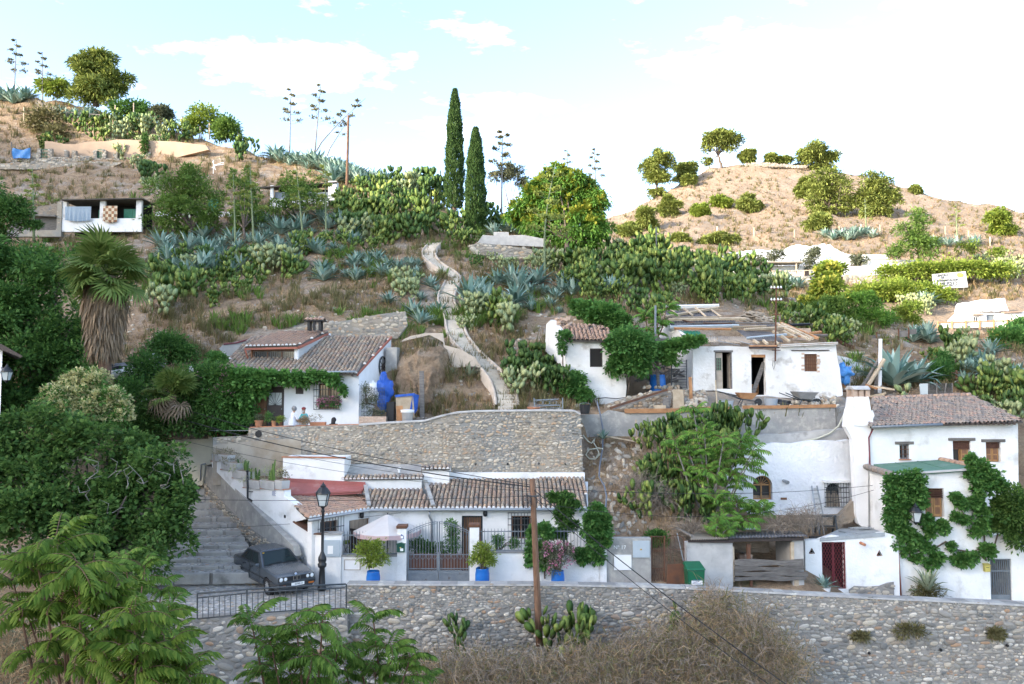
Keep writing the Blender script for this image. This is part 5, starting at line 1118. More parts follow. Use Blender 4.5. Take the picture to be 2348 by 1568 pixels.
wall('front_wall',RUF,ru,M['white_worn'],RU,holes=[rhole(d1),rhole(d2),rhole(w_r)],thick=.4,rough_edge=.025)
for k,d in enumerate((d1,d2)):dark_back(RU,RUF,d[0]-.1,d[1]-.1,d[2]+.1,d[3]+.05,2.5)
window(RU,RUF,w_r,'wood',2,1,depth=.12,pane='wood');grille(RU,RUF,w_r,6,5,off=-.02,ext=0,mat='rust')
a,b,c,d=w_r;mb=MB()
for i in range(10):
 mb=MB();s=random.choice((a-.1,c+.06))+rU(-.04,.04);z=b+(d-b)*i/9;fbox(mb,RUF,s-.08,z-.05,s+.08,z+.05,-.02,.02);mb.B('bare_brick',M['brick'],RU)
mx=d1[0]+(d1[2]-d1[0])*.47
o=door_leaf(RU,RUF,d1[0]+.04,d1[1],mx,d1[3]-.05,-.1,'corrugated_pale',panels=((.05,.42),));a,b,c,d=RUF.rect(*cM(835,680),*cM(900,822));mb=MB();fbox(mb,RUF,a,b,c,d,-.1,-.092);gl=mb.B('door_glass',M['glass'],o)
mb=MB()
for i in range(4):fbox(mb,RUF,a+(c-a)*i/3-.008,b,a+(c-a)*i/3+.008,d,-.09,-.08)
for i in range(5):fbox(mb,RUF,a,b+(d-b)*i/4-.008,c,b+(d-b)*i/4+.008,-.088,-.078)
mb.B('door_bars',M['green_plastic'],gl)
D2f=Fac(*[*(RUF.px(*cM(1022,800),off=-.05)[i]for i in()),1668,42.6,1678,42.05]);mb=MB()
o=wall('door',D2f,[D2f.hit(*cM(960,640)),D2f.hit(*cM(1005,620)),D2f.hit(*cM(1012,1035)),D2f.hit(*cM(962,1028))],M['corrugated_pale'],RU,px=False,thick=.04)
mb=MB();fbox(mb,RUF,d1[0]-.06,d1[3]-.03,d1[2]+.06,d1[3]+.07,-.1,.03);mb.B('lintel',M['wood_grey'],RU)
for s in(d1[2]-.06,d1[0]):mb=MB();fbox(mb,RUF,s,d1[1],s+.06,d1[3]-.03,-.15,.012);mb.B('jamb',M['wood_grey'],RU)
mb=MB();fbox(mb,RUF,d2[0]-.02,d2[3]-.14,d2[2]+.02,d2[3],-.3,-.05);mb.B('lintel',M['wood_orange'],RU)
mb=MB();mb.bar(RUF.px(*cM(1275,1110),off=-.25),RUF.px(*cM(1415,730),off=-.25),.22,.06,up=(0,1,0));tag(mb.B('plank',M['wood_grey']),'grey plank leaning inside the dark open doorway of the roofless house','plank')
a,b,c,d=RUF.rect(*cM(1262,985),*cM(1415,1095));
for i in range(6):
 mb=MB();z=b+(d-b)*i/6;fbox(mb,RUF,a,z,c,z+(d-b)/6*.88,-1.2,-1.15);mb.B('inner_board',M['wood_orange'],RU)
mb=MB();mb.bar(RUF.px(*cM(1718,592),off=.04),RUF.px(*cM(2160,590),off=.04),.06,.05);mb.B('wall_beam',M['wood_dark'],RU)
RUS=Fac(1508,46.6,1590,42.0)
wall('side_wall',RUS,[RUS.hit(*q)for q in Cs(cM,[(152,236),(290,300),(405,368),(500,520),(562,555)])]+[(RUS.len,-.8),(0,-.8)],M['white_worn'],RU,px=False,rough_edge=.02)
mb=MB();
for k in range(3):
 y=cM(0,505+k*14)[1];mb=MB();mb.bar(RUF.px(*cM(1585,540+k*8-12),off=.03),RUF.px(*cM(2240,508+k*8-8),off=.03),.5,.05);mb.B('brick_course',M['brick']if k%2 else M['white_worn'],RU)
RB_=Fac(1830,44.5,1880,44.5);mb=MB();r_=RB_.rect(*cM(1760,330),*cM(1950,470));fbox(mb,RB_,*r_,-.4,0);mb.B('rear_wall',M['brick'],RU)
RPl=Plane3(at(1588,797,41.9),at(1925,788,41.9),at(1522,712,46.4))
def rp(q,off=0):return RPl.p(*RPl.hit(*cM(*q)),off)
def sheet(cs,mat,n,off=.03):corrug('roof_sheet',[rp(q,off)for q in cs],mat,RU,n)
sheet([(280,240),(895,232),(785,125),(205,130)],'corrugated',22);sheet([(330,330),(1090,325),(1060,250),(262,260)],'corrugated',26,.06)
sheet([(1060,350),(1560,320),(1500,300),(1060,310)],'corrugated',20,.1);sheet([(1200,470),(1620,510),(1480,390),(1070,365)],'corrugated',18,.08);sheet([(1250,500),(1620,505),(1560,450),(1220,470)],'corrugated',16,.12)
sheet([(590,470),(700,475),(640,375),(412,368)],'green_sheet',6,.05);sheet([(430,425),(520,500),(470,430),(410,400)],'corrugated',4,.02)
sheet([(860,505),(1330,520),(1170,440),(850,430)],'corrugated_pale',14,.04);sheet([(700,490),(850,500),(840,430),(690,440)],'corrugated_pale',5,.02)
BEAMS=[((205,225),(860,112),.16,'wood_pale'),((240,118),(865,102),.2,'plastic_white'),((200,165),(262,232),.1,'wood_pale'),((300,140),(400,228),.1,'wood_pale'),((455,128),(560,215),.1,'wood_pale'),((590,120),(710,225),.1,'wood_pale'),((775,145),(890,232),.1,'wood_pale'),((320,232),(890,222),.07,'wood_pale'),((275,262),(1180,252),.14,'wood_pale'),((430,262),(600,300),.06,'rust'),((590,300),(1100,288),.08,'wood_grey'),((290,342),(1100,325),.16,'pale_box'),((340,355),(1010,365),.12,'wood_orange'),((1030,350),(1420,342),.1,'wood_pale'),((1160,378),(1680,350),.14,'wood_pale'),((1190,472),(1660,430),.12,'pale_box'),((1060,300),(1600,300),.08,'wood_grey'),((1590,298),(2030,480),.16,'wood_orange'),((1540,310),(1930,500),.14,'wood_pale'),((1600,310),(1970,488),.14,'wood_pale'),((1620,390),(1780,475),.14,'wood_pale'),((1600,455),(1690,520),.14,'wood_pale'),((1500,395),(1560,430),.14,'wood_pale'),((1270,508),(1330,548),.14,'wood_pale'),((1385,510),(1435,550),.14,'wood_pale'),((1530,515),(1560,540),.14,'wood_pale'),((1620,465),(2130,432),.1,'wood_orange'),((1750,445),(2140,440),.12,'wood_grey'),((1700,320),(1935,310),.14,'black'),((1930,425),(2065,410),.14,'wood_orange'),((680,300),(1020,310),.05,'rust'),((500,300),(980,300),.05,'wood_grey'),((1225,575),(1545,575),.12,'wood_orange'),((1215,590),(1575,590),.08,'wood_dark'),((840,515),(1110,570),.03,'grey_metal'),((1120,510),(1330,572),.04,'grey_metal')]
for a,b,w_,m_ in BEAMS:
 mb=MB();o_=rU(.12,.2);mb.bar(rp(a,o_),rp(b,o_),w_*.8,w_*.8,up=RPl.n);mb.B('beam',M[m_],RU)
st_=thing('tile_stack','loose stacks of old roof tiles on the slope behind the roofless house','tile stack',at(1730,745,49))
for i in range(90):
 col_=random.randrange(7);lv=random.random();x=1120+col_*55+rU(-18,18);y=260-lv*(120 if 1<col_<5 else 70)+rU(-8,8);p=at(*cM(x,y),48.6+rU(-.3,.3));mb=MB();mb.box(p,(rU(.35,.6),.25,.06),MR_(rU(-.35,.35),3,'Y'));mb.B('old_tile',M['corrugated_pale'],st_)
bk=thing('earth_bank','dug earth bank with loose stones under the roofless house front','bank',at(1700,920,41.2))
BF=Fac(1560,41.3,1945,41.2);ov=Cs(cM,[(560,1050),(830,1060),(1080,1115),(1270,1120),(1450,1110),(1700,1150),(2000,1160),(2320,1110),(2400,1180),(2400,1290),(560,1290)])
gy_=MB();n=40;vs,fs=[],[]
for i in range(n+1):
 x=1565+(1955-1565)*i/n;yt=float(np.interp(x,[q[0]for q in ov[:9]],[q[1]for q in ov[:9]]))+3
 for k in range(7):
  f=k/6;Y=41.95-f*2.7;y=yt+(940-yt)*f**.8;p=at(x,y,Y);p.z+=fbm((p.x*1.0,p.y,0),1.6,4)*.14*(1 if 0<k<6 else .1);vs.append(p)
for i in range(n):
 for k in range(6):fs.append((i*7+k,i*7+k+1,(i+1)*7+k+1,(i+1)*7+k))
gy_.add(vs,fs);gy_.B('earth',M['rock'],bk,smooth=True)
prs=stones_of('pebble_tan')
def rubble(parent,n,box,Yr,size,nm='stone'):
 for i in range(n):
  x,y=rU(box[0],box[2]),rU(box[1],box[3]);Y=float(np.interp(y,[box[1],box[3]],Yr));p=at(x,y,Y);s_=rU(*size)
  o_=link(nm,prs[i%7][0],parent);o_.matrix_basis=(parent.matrix_basis.inverted()if False else Matrix.Identity(4))@MT_(p)@MR_(rU(-.6,.6),4,'X')@MR_(rU(0,6),4,'Y')@MD_((s_,s_,s_*.8,1))
rubble(bk,60,(*cM(470,1080),*cM(720,1260)),(41.2,39.6),(.15,.34));rubble(bk,50,(*cM(1700,1120),*cM(2240,1220)),(41.2,40),(.12,.32));rubble(bk,40,(*cM(1040,1225),*cM(2300,1255)),(40,39.5),(.08,.2))
DW=Fac(1395,40.4,1625,40.4);t=thing('dry_stone_wall','low dry stone wall behind the stacked planks beside the hut','stone wall',DW.px(1500,930))
dp=Cs(cF,[(700,790),(850,740),(1000,700),(1180,680),(1290,690),(1390,740),(1400,830),(700,830)]);wall('wall_core',DW,dp,M['earth'],t,thick=.5);stone_face(t,DW,[DW.hit(*q)for q in dp],'pebble_tan',row=(.1,.17),asp=(1,2),gap=.015,proud=.5,nparts=200)
ZG=thing('hillside_steps','pale winding cement steps climbing the slope between the agaves','steps',gp(1160,940)or at(1160,940,40))
zp=[(1163,945),(1166,905),(1150,872),(1120,848),(1085,822),(1055,800),(1042,775),(1044,740),(1030,712),(1008,694),(1006,686),(1028,672),(1042,655),(1036,632),(1014,618),(988,610),(975,596),(982,576),(1002,560)]
pp=[p for p in(gp(*q)for q in zp)if p is not None]
path=[]
for a,b in zip(pp,pp[1:]):
 n=max(2,int((b-a).length/.3))
 for i in range(n):path.append(a.lerp(b,i/n))
for _ in range(45):path=[path[0]]+[(path[i-1]+path[i]*2+path[i+1])/4 for i in range(1,len(path)-1)]+[path[-1]]
mk('cement_step',(.60,.54,.45),(.50,.45,.37),scale=3,rough=.95,bump=.4,bscale=14)
mk('cement_kerb',(.55,.47,.38),(.46,.39,.31),scale=2,rough=1,bump=.7,bscale=8,bdist=.05)
kl,kr=[],[];W2=.46
for i in range(0,len(path)-1):
 a=path[i];b=path[min(i+2,len(path)-1)];t_=V_((b.x-a.x,b.y-a.y,0));t_=t_.normalized()if t_.length>1e-4 else V_((0,1,0));n_=V_((t_.y,-t_.x,0));z=a.z+.3
 if i%1==0:
  mb=MB();l_=.34;mb.hexa([a-n_*W2+VZ(z-a.z-.5),a+n_*W2+VZ(z-a.z-.5),a+n_*W2+t_*l_+VZ(z-a.z-.5),a-n_*W2+t_*l_+VZ(z-a.z-.5),a-n_*W2+VZ(.3),a+n_*W2+VZ(.3),a+n_*W2+t_*l_+VZ(.3),a-n_*W2+t_*l_+VZ(.3)]);mb.B('step',M['cement_step'],ZG,bevel=.015)
 kl.append(a-n_*(W2+.1));kr.append(a+n_*(W2+.1))
for K in(kl,kr):
 for _ in range(14):K[:]=[K[0]]+[(K[i-1]+K[i]*2+K[i+1])/4 for i in range(1,len(K)-1)]+[K[-1]]
 mb=MB();vs,fs=[],[]
 for i,p in enumerate(K):
  a=K[max(0,i-1)];b=K[min(len(K)-1,i+1)];t_=V_((b.x-a.x,b.y-a.y,0)).normalized();n_=V_((t_.y,-t_.x,0))*.075;h=.37+rU(-.02,.03)
  vs+=[p-n_-VZ(.9),p-n_+VZ(h-.04),p+VZ(h),p+n_+VZ(h-.04),p+n_-VZ(.9)]
 for i in range(len(K)-1):
  for k in range(4):fs.append((i*5+k,(i+1)*5+k,(i+1)*5+k+1,i*5+k+1))
 mb.add(vs,fs);mb.B('kerb',M['cement_kerb'],ZG,smooth=True)
rk=thing('rock_face','grey eroded rock face between the terrace house and the hillside steps','rock',at(960,930,41))
gy_=MB();vs,fs=[],[];n,m=44,36
for i in range(n+1):
 for k in range(m+1):
  x=888+150*i/n;f=k/m;g_=1-abs(2*i/n-1)**3;yb,yt=948-6*i/n,float(np.interp(x,[893,930,960,1000,1028],[838,808,796,792,800]));y=yb+(yt-yb)*f
  Y=40.5+1.5*f**1.2+.9*max(0,(f-.85))*4;p=at(x,y,Y+(1-g_)*1.8);d_=(fbm((p.x,p.y,p.z*.6),1.0,6)*.5+abs(fbm((p.x*1.5,5,p.z*.5),1.1,5))*.55)*min(.6,g_*.5+.1);p+=V_((fbm((p.x+9,p.y,p.z),1.2,5)*.25,-d_*1.0,fbm((p.x,3,p.z),2.2,4)*.14));vs.append(p)
for i in range(n):
 for k in range(m):fs.append((i*(m+1)+k,(i+1)*(m+1)+k,(i+1)*(m+1)+k+1,i*(m+1)+k+1))
gy_.add(vs,fs);gy_.B('rock_body',M['hillside'],rk,smooth=True)
t=thing('stair_wall','pale rendered retaining wall under the bend of the hillside steps','wall',at(1040,845,43.5))
SWf=Fac(1000,43.0,1120,43.0);wall('wall_body',SWf,Cs(cE,[(1760,330),(1850,280),(1960,255),(2095,258),(2110,350),(2240,385),(2348,450),(2400,530),(2250,520),(2110,545),(2098,330),(1990,275),(1850,305)]),M['cement_kerb'],t,thick=.3,rough_edge=.04)
t=thing('lookout_wall','curved pale concrete bench wall on the crest below the cypresses','wall',at(1160,560,69))
LK=Fac(1085,69,1250,69);wall('wall_body',LK,Cs(cB,[(940,1290),(975,1240),(1050,1245),(1250,1240),(1380,1265),(1395,1320),(1050,1305)]),M['concrete_pale'],t,thick=.4);mb=MB();r_=LK.rect(*cB(1045,1205),*cB(1148,1243));fbox(mb,LK,*r_,-1.5,-1.0);mb.B('bench',M['concrete_pale'],t)
t=thing('dry_stone_wall','dry stone wall on the crest below the pale lookout bench','stone wall',at(1160,590,66.5))
LK2=Fac(1080,66.8,1230,66.8);dp=Cs(cB,[(890,1310),(950,1290),(1060,1310),(1200,1320),(1350,1345),(1340,1390),(1180,1400),(900,1365)]);wall('wall_core',LK2,dp,M['mortar_tan'],t,thick=.4);stone_face(t,LK2,[LK2.hit(*q)for q in dp],'pebble_tan',row=(.18,.28),asp=(1.2,2.4),gap=.02,proud=.4,nparts=120)
# vegetation
LB={'leaf_pine':2.3,'leaf_lime':1.3,'leaf_yellow':1.35,'leaf_fig':2.3,'leaf_dark':2.3,'leaf_cypress':1.45,'leaf_tree':2.1,'leaf_locust':1.75,'leaf_ivy':1.75,'leaf_palm':1.7,'leaf_ail':1.4,'leaf_vine':1.5,'opuntia':1.25,'opuntia_dark':1.4,'opuntia_pale':1.35,'agave':1.6}
def leafmat(name,cols,trans=.3,rough=.6):
 k=LB.get(name,1.0);cols=[tuple(x*k for x in c)for c in cols];return mk(name,(0,0,0),pal=cols,rough=rough,trans=trans,spec=.12)
leafmat('leaf_fig',[(.016,.036,.010),(.032,.068,.016),(.052,.092,.022),(.024,.05,.013),(.072,.115,.03)])
leafmat('leaf_dark',[(.017,.042,.012),(.034,.075,.017),(.056,.11,.026),(.025,.056,.014)])
leafmat('leaf_locust',[(.055,.10,.022),(.085,.14,.03),(.115,.175,.04),(.065,.115,.025)])
leafmat('leaf_vine',[(.045,.115,.025),(.075,.165,.04),(.10,.20,.05),(.055,.13,.03)])
leafmat('leaf_ivy',[(.03,.085,.02),(.05,.125,.03),(.085,.165,.045),(.04,.10,.025)])
leafmat('leaf_lime',[(.16,.22,.03),(.22,.28,.05),(.12,.19,.03),(.26,.29,.06)])
leafmat('leaf_yellow',[(.11,.16,.02),(.20,.21,.03),(.15,.19,.025),(.27,.25,.04)])
leafmat('leaf_pine',[(.075,.095,.022),(.10,.12,.03),(.13,.145,.04),(.06,.085,.02)],.15)
leafmat('leaf_cypress',[(.022,.048,.014),(.035,.07,.02),(.05,.085,.025),(.028,.055,.016)],.1)
leafmat('leaf_olive',[(.11,.13,.075),(.15,.17,.10),(.19,.20,.13)])
leafmat('leaf_tree',[(.055,.12,.02),(.08,.16,.03),(.045,.095,.018),(.11,.18,.035)],.35)
leafmat('leaf_ail',[(.05,.105,.017),(.08,.15,.025),(.12,.19,.035),(.036,.078,.013)],.35)
leafmat('leaf_palm',[(.05,.085,.02),(.085,.125,.03),(.12,.155,.045)],.3)
leafmat('dry_palm',[(.22,.16,.10),(.30,.22,.14),(.17,.125,.085),(.26,.21,.155)],.1,.9)
leafmat('agave',[(.085,.15,.125),(.15,.225,.19),(.28,.35,.30),(.12,.185,.155),(.055,.11,.085)],.05,.5)
leafmat('agave_stripe',[(.20,.26,.17),(.33,.36,.24),(.22,.28,.19)],.05,.5)
leafmat('opuntia',[(.05,.095,.022),(.095,.15,.035),(.15,.205,.05),(.22,.26,.07),(.07,.12,.03),(.035,.075,.02)],.03,.55)
leafmat('opuntia_pale',[(.21,.25,.12),(.28,.31,.15),(.17,.22,.10),(.33,.34,.16)],.03,.55)
leafmat('opuntia_dark',[(.03,.065,.02),(.06,.105,.03),(.10,.15,.042)],.03,.55)
leafmat('straw',[(.43,.31,.165),(.32,.21,.11),(.50,.38,.22),(.25,.165,.095),(.37,.28,.165)],.2,.95)
leafmat('twig',[(.30,.25,.20),(.20,.165,.13),(.40,.34,.27),(.15,.125,.10)],.0,.95)
leafmat('scrub',[(.16,.15,.065),(.21,.19,.09),(.12,.125,.05),(.25,.22,.12)],.15,.95)
leafmat('blossom',[(.50,.47,.22),(.58,.55,.30),(.42,.42,.17)],.3)
leafmat('flower_gold',[(.58,.56,.10),(.66,.62,.15),(.50,.50,.08)],.3)
leafmat('flower_pink',[(.55,.22,.32),(.62,.32,.42),(.48,.16,.26)],.3)
leafmat('flower_white',[(.75,.75,.72),(.68,.68,.64)],.3)
leafmat('stalk_bloom',[(.22,.27,.06),(.28,.32,.08),(.17,.22,.05)],.2)
mk('bark',(.14,.105,.08),(.09,.07,.055),scale=6,rough=1,bump=.6,bscale=18)
mk('bark_grey',(.26,.245,.225),(.19,.18,.165),scale=6,rough=1,bump=.4,bscale=18)
mk('stem_red',(.17,.085,.05),(.12,.07,.04),scale=8,rough=.8)
mk('stem_green',(.19,.23,.12),(.14,.18,.08),scale=8,rough=.7)
mk('palm_trunk',(.17,.10,.065),(.10,.065,.045),scale=8,rough=1,bump=1,bscale=10,bdist=.06)
def unit(v):return v/np.maximum(np.linalg.norm(v,axis=1,keepdims=True),1e-9)
def leaves(P,Dv,size,asp=.5,droop=.0,rng=None,fold=.25):
 """rhombic leaves at P pointing along Dv; returns verts, quads"""
 rng=rng or RNG;n=len(P);D=unit(Dv);up=unit(rng.normal(size=(n,3))*.5+np.array([0,0,1.0]));S=unit(np.cross(D,up));Nn=np.cross(S,D)
 L_=size*rng.uniform(.65,1.3,(n,1));W=L_*asp
 base=P;mid=P+D*L_*.45+Nn*L_*fold*.25;tip=P+D*L_-np.array([0,0,1.0])*L_*droop
 V=np.stack([base,mid+S*W*.5,tip,mid-S*W*.5],1).reshape(-1,3);Fq=np.arange(n*4).reshape(n,4);return V,Fq
def clumpy(blobs,n,clump=.16,per=22,shell=.62,rng=None,flat_top=0):
 """leaf positions gathered in clumps through the outer part of ellipsoid blobs"""
 rng=rng or RNG;vol=np.array([b[1][0]*b[1][1]+b[1][0]*b[1][2]for b in blobs]);pk=vol/vol.sum();P,D=[],[]
 for(c,r),q in zip(blobs,pk):
  k=max(3,int(n*q/per));d=unit(rng.normal(size=(k,3)));d[:,2]=np.where(d[:,2]<-.55,-d[:,2],d[:,2]);rad=shell+(1-shell)*rng.random((k,1))**.6+rng.normal(0,.12,(k,1))
  cc=np.array(c)+d*rad*np.array(r);s=clump*float(np.mean(r))
  o=rng.normal(size=(k,per,3))*s;pts=cc[:,None]+o;dv=o*1.2+d[:,None]*s*1.1+np.array([0,0,.2*s]);P.append(pts.reshape(-1,3));D.append(dv.reshape(-1,3))
 return np.concatenate(P),np.concatenate(D)
def lumpy(blobs,k=10,f=(.26,.52)):
 """each crown mass broken into smaller uneven masses"""
 out=[]
 for c,r in blobs:
  rr=random.Random(int(c[0]*131+c[2]*57));out.append((c,tuple(q*.55 for q in r)))
  for i in range(k):
   d=V_((rr.gauss(0,1),rr.gauss(0,1),rr.gauss(.25,1))).normalized();g=rr.uniform(*f);m=rr.uniform(.5,1.0);out.append(((c[0]+d.x*r[0]*m,c[1]+d.y*r[1]*m,c[2]+d.z*r[2]*m),tuple(q*g for q in r)))
 return out
def blob_px(lst):
 out=[]
 for px,py,Y,rx,ry in lst:
  k=Y/F;out.append((tuple(at(px,py,Y)),(rx*k,(rx+ry)*.45*k,ry*k)))
 return out
def crown(parent,blobs,n,size,mat,asp=.5,clump=.2,per=16,droop=.15,name='crown',extra=None,shell=.45,lump=True):
 if lump and name=='crown':blobs=lumpy(blobs)
 P,D=clumpy(blobs,n,clump,per,shell);V,Fq=leaves(P,D,size,asp,droop)
 mats=[M[mat]];mi=None
 if extra:
  mat2,frac,sz,top=extra;P2,D2=clumpy(blobs,int(n*frac),clump*.55,14,.93)
  cz=np.array([b[0][2]for b in blobs]).mean();keep=P2[:,2]>cz-top;P2,D2=P2[keep],D2[keep];V2,Q2=leaves(P2,D2,sz,.7,0);Q2=Q2+len(V);mi=np.concatenate([np.zeros(len(Fq)),np.ones(len(Q2))]);V=np.concatenate([V,V2]);Fq=np.concatenate([Fq,Q2]);mats.append(M[mat2])
 o=link(name,np_mesh(name,V,Fq,mats,mi=mi),parent);return o
def limbs(parent,base,blobs,r0,mat='bark',name='trunk',split=.4,wob=.12):
 b=Vector(base);mean=sum((Vector(c)for c,r in blobs),Vector())/len(blobs);fork=b.lerp(mean,split);fork.z=b.z+(mean.z-b.z)*split
 mb=MB();k=5;rr=random.Random(int(b.x*100))
 pts=[b.lerp(fork,i/k)+V_((rr.uniform(-1,1),rr.uniform(-1,1),0))*wob*r0*4*(i>0)for i in range(k+1)];pts[0].z-=.3;mb.tube(pts,[r0*(1.15-.45*i/k)for i in range(k+1)],8)
 for c,r in blobs:
  c=Vector(c)
  for j in range(2):
   e=c+V_((rr.uniform(-.5,.5)*r[0],rr.uniform(-.5,.5)*r[1],rr.uniform(.0,.5)*r[2]));m=pts[-1].lerp(e,.5)+V_((rr.uniform(-.2,.2),rr.uniform(-.2,.2),rr.uniform(0,.3)))*r[0]*.6
   mb.tube([pts[-1],pts[-1].lerp(m,.5),m,e],[r0*.55,r0*.42,r0*.28,r0*.08],5)
 return mb.B(name,M[mat],parent,smooth=True)
def tree(name,label,cat,base,blobs,n,size,mat,r0=.12,bark='bark',group=None,**k):
 t=thing(name,label,cat,base,group);limbs(t,base,blobs,r0,bark,split=k.pop('split',.4));crown(t,blobs,n,size,mat,**k);return t
def bush(name,label,blobs,n,size,mat,cat='bush',group=None,**k):
 c=Vector(blobs[0][0]);b=c-VZ(blobs[0][1][2]);t=thing(name,label,cat,b,group)
 mb=MB();rr=random.Random(int(c.x*77+c.z*31))
 for i in range(6):
  q=rr.choice(blobs);e=Vector(q[0])+V_((rr.uniform(-.6,.6)*q[1][0],rr.uniform(-.6,.6)*q[1][1],rr.uniform(-.2,.6)*q[1][2]));mb.tube([b+V_((rr.uniform(-.1,.1),rr.uniform(-.1,.1),-.1)),b.lerp(e,.5)+VZ(.1),e],[.03,.022,.008],4)
 mb.B('stems',M['bark'],t);crown(t,blobs,n,size,mat,name='foliage',**k);return t
tree('locust_tree','tall dense dark green tree at the left edge behind the palm','tree',at(90,1080,38),blob_px([(40,610,40,95,75),(120,660,39,85,80),(50,740,38,95,80),(140,770,38,80,75),(60,850,37.5,95,70),(160,870,37.5,70,70),(-60,700,39,80,110),(30,950,37,90,60)]),30000,.24,'leaf_dark',.3,clump=.2)
tree('locust_tree','feathery dark green tree reaching in at the left edge above the cave porch wall','tree',at(-60,640,60),blob_px([(-10,470,60,65,45),(40,500,60,45,28),(-20,530,60,60,40),(75,520,60,25,14)]),9000,.3,'leaf_dark',.2,asp=.3)
privet=tree('privet_tree','round privet tree covered in cream blossom below the fan palm','tree',at(200,1040,34),blob_px([(165,900,34,62,52),(215,920,34,55,55),(150,950,33.7,50,45),(258,955,33.6,42,50),(200,970,33.4,60,40)]),15000,.13,'leaf_vine',.14,extra=('blossom',1.2,.13,.5))
fig=tree('fig_tree','huge dark green fig tree spreading beside the stone stairway','tree',at(230,1400,29.5),blob_px([(60,990,31,90,70),(170,1040,30.5,85,70),(50,1090,30,95,85),(280,1060,30.5,80,65),(370,1090,30.2,72,62),(160,1150,29.6,100,80),(400,1150,29.7,52,62),(300,1170,29.4,95,80),(390,1215,29.2,58,52),(60,1210,29.2,95,85),(210,1250,29,100,70),(340,1270,28.8,70,62),(-60,1080,30,80,130),(120,1310,28.6,95,55)]),44000,.18,'leaf_fig',.28,asp=.75,clump=.2)
mb=MB();rr=random.Random(5)
for(x,y)in[(195,1110),(205,1150),(240,1095),(330,1110),(345,1090),(400,1085),(370,1120),(420,1110),(230,1180),(290,1120)]:
 p=at(x,y,28.6 if y>1100 else 29.3);pts=[p]
 for i in range(5):p=p+V_((rr.uniform(-.22,.35),rr.uniform(-.15,.05),rr.uniform(-.12,.28)));pts.append(p)
 mb.tube(pts,[.022,.02,.017,.014,.011,.006],5)
 mb.tube([pts[2],pts[2]+V_((rr.uniform(-.3,.3),-.1,.35)),pts[2]+V_((rr.uniform(-.5,.5),-.1,.5))],[.014,.010,.004],4)
mb.B('bare_twigs',M['bark_grey'],fig,smooth=True)
def fan_leaf(seed,dry=False,nseg=26):
 """fan leaf: petiole along +x, blades spreading; unit size about 1"""
 rr=random.Random(seed);mb=MB();pl=.55;mb.bar((0,0,0),(pl,0,.0),.025,.02)
 for i in range(nseg):
  a=-2.1+4.2*i/(nseg-1);L_=.62*(1-.10*(abs(a)/2.1)**2)*rr.uniform(.9,1.05);d=V_((cos_(a),sin_(a),0));s=V_((-sin_(a),cos_(a),0));dr=rr.uniform(.08,.3)+(.3 if dry else 0)
  p0=V_((pl,0,0));p1=p0+d*L_*.55+V_((0,0,.05+.02*(-1)**i));p2=p0+d*L_+VZ(-dr*.5);w1=.036
  mb.add([p0,p1-s*w1,p2,p1+s*w1,p1+VZ(.015)],[(0,1,4),(0,4,3),(1,2,4),(4,2,3)])
 return mb
FANS=[fan_leaf(k).mesh(M['leaf_palm'],True,'palm_leaf')for k in range(3)];FAND=[fan_leaf(k+9,True,16).mesh(M['dry_palm'],True,'dry_leaf')for k in range(2)]
def fan_at(t,p,az,el,s,dry=False,roll=0):
 o=link('dry_leaf' if dry else 'palm_leaf',random.choice(FAND if dry else FANS),t);o.matrix_basis=MT_(p)@MR_(az,4,'Z')@MR_(-el,4,'Y')@MR_(roll,4,'X')@MD_((s,s,s,1))
pc=at(247,640,36);t=thing('fan_palm','tall fan palm with a thick skirt of dead brown leaves on the left','palm tree',at(243,960,36))
mb=MB();b=at(241,960,36);mb.tube([b,at(240,880,36),at(241,815,36),pc],[.30,.27,.27,.35],14);mb.B('trunk',M['palm_trunk'],t,smooth=True)
n=4200;rng=RNG;zz=rng.uniform(0,1,n);top_,bot_=pc.z-.1,at(243,822,36).z;rad=np.interp(zz,[0,.25,.7,1],[.5,.6,.8,.72])*rng.uniform(.8,1.08,n);az=rng.uniform(0,2*np.pi,n)
P=np.stack([pc.x+rad*np.cos(az)-.08,pc.y+rad*np.sin(az),bot_+.5+(top_-bot_-.5)*zz],1);D=np.stack([np.cos(az)*.12,np.sin(az)*.12,-np.ones(n)],1)+rng.normal(size=(n,3))*.13
Vv,Q=leaves(P,D,.75,.09,0);tag(link('skirt',np_mesh('skirt',Vv,Q,M['dry_palm']),t),kind='stuff')
mb=MB();mb.lathe([(.3,0),(.42,.3),(.55,1.2),(.55,2.2),(.4,top_-bot_)],14,(pc.x-.08,pc.y,bot_+.25));mb.B('skirt_core',M['dry_palm'],t,smooth=True)
for i in range(44):
 u=random.random()**.8;el=R(75)-u*R(135);az=rU(0,2*math.pi);fan_at(t,pc+VZ(.25),az,el,rU(1.55,2.05)*(1-.15*(el>.9)),roll=rU(-.5,.5))
for i in range(22):fan_at(t,pc+VZ(-.1),rU(0,6.3),R(rU(-85,-45)),rU(1.4,1.8),dry=True)
fan_at(t,pc+V_((0,-.3,.5)),R(-95),R(62),1.9)
t=thing('fan_palm','short fan palm with yellowing lower fronds left of the vine canopy','palm tree',at(398,990,37.2));pc2=at(395,905,37.2)
mb=MB();mb.tube([at(398,1000,37.2),pc2],[.14,.18],10);mb.B('trunk',M['palm_trunk'],t)
for i in range(30):fan_at(t,pc2,rU(0,6.3),R(rU(-25,85)),rU(1.1,1.4),roll=rU(-.5,.5))
for i in range(9):fan_at(t,pc2+VZ(-.1),rU(3.4,6),R(rU(-60,-10)),rU(1.0,1.3),dry=True)
bush('oleander','green shrub with white flowers behind the short fan palm',blob_px([(450,880,38.6,45,40),(430,930,38.2,40,40),(330,860,40,45,45),(300,930,38,40,60)]),9000,.17,'leaf_dark',extra=('flower_white',.02,.13,1))
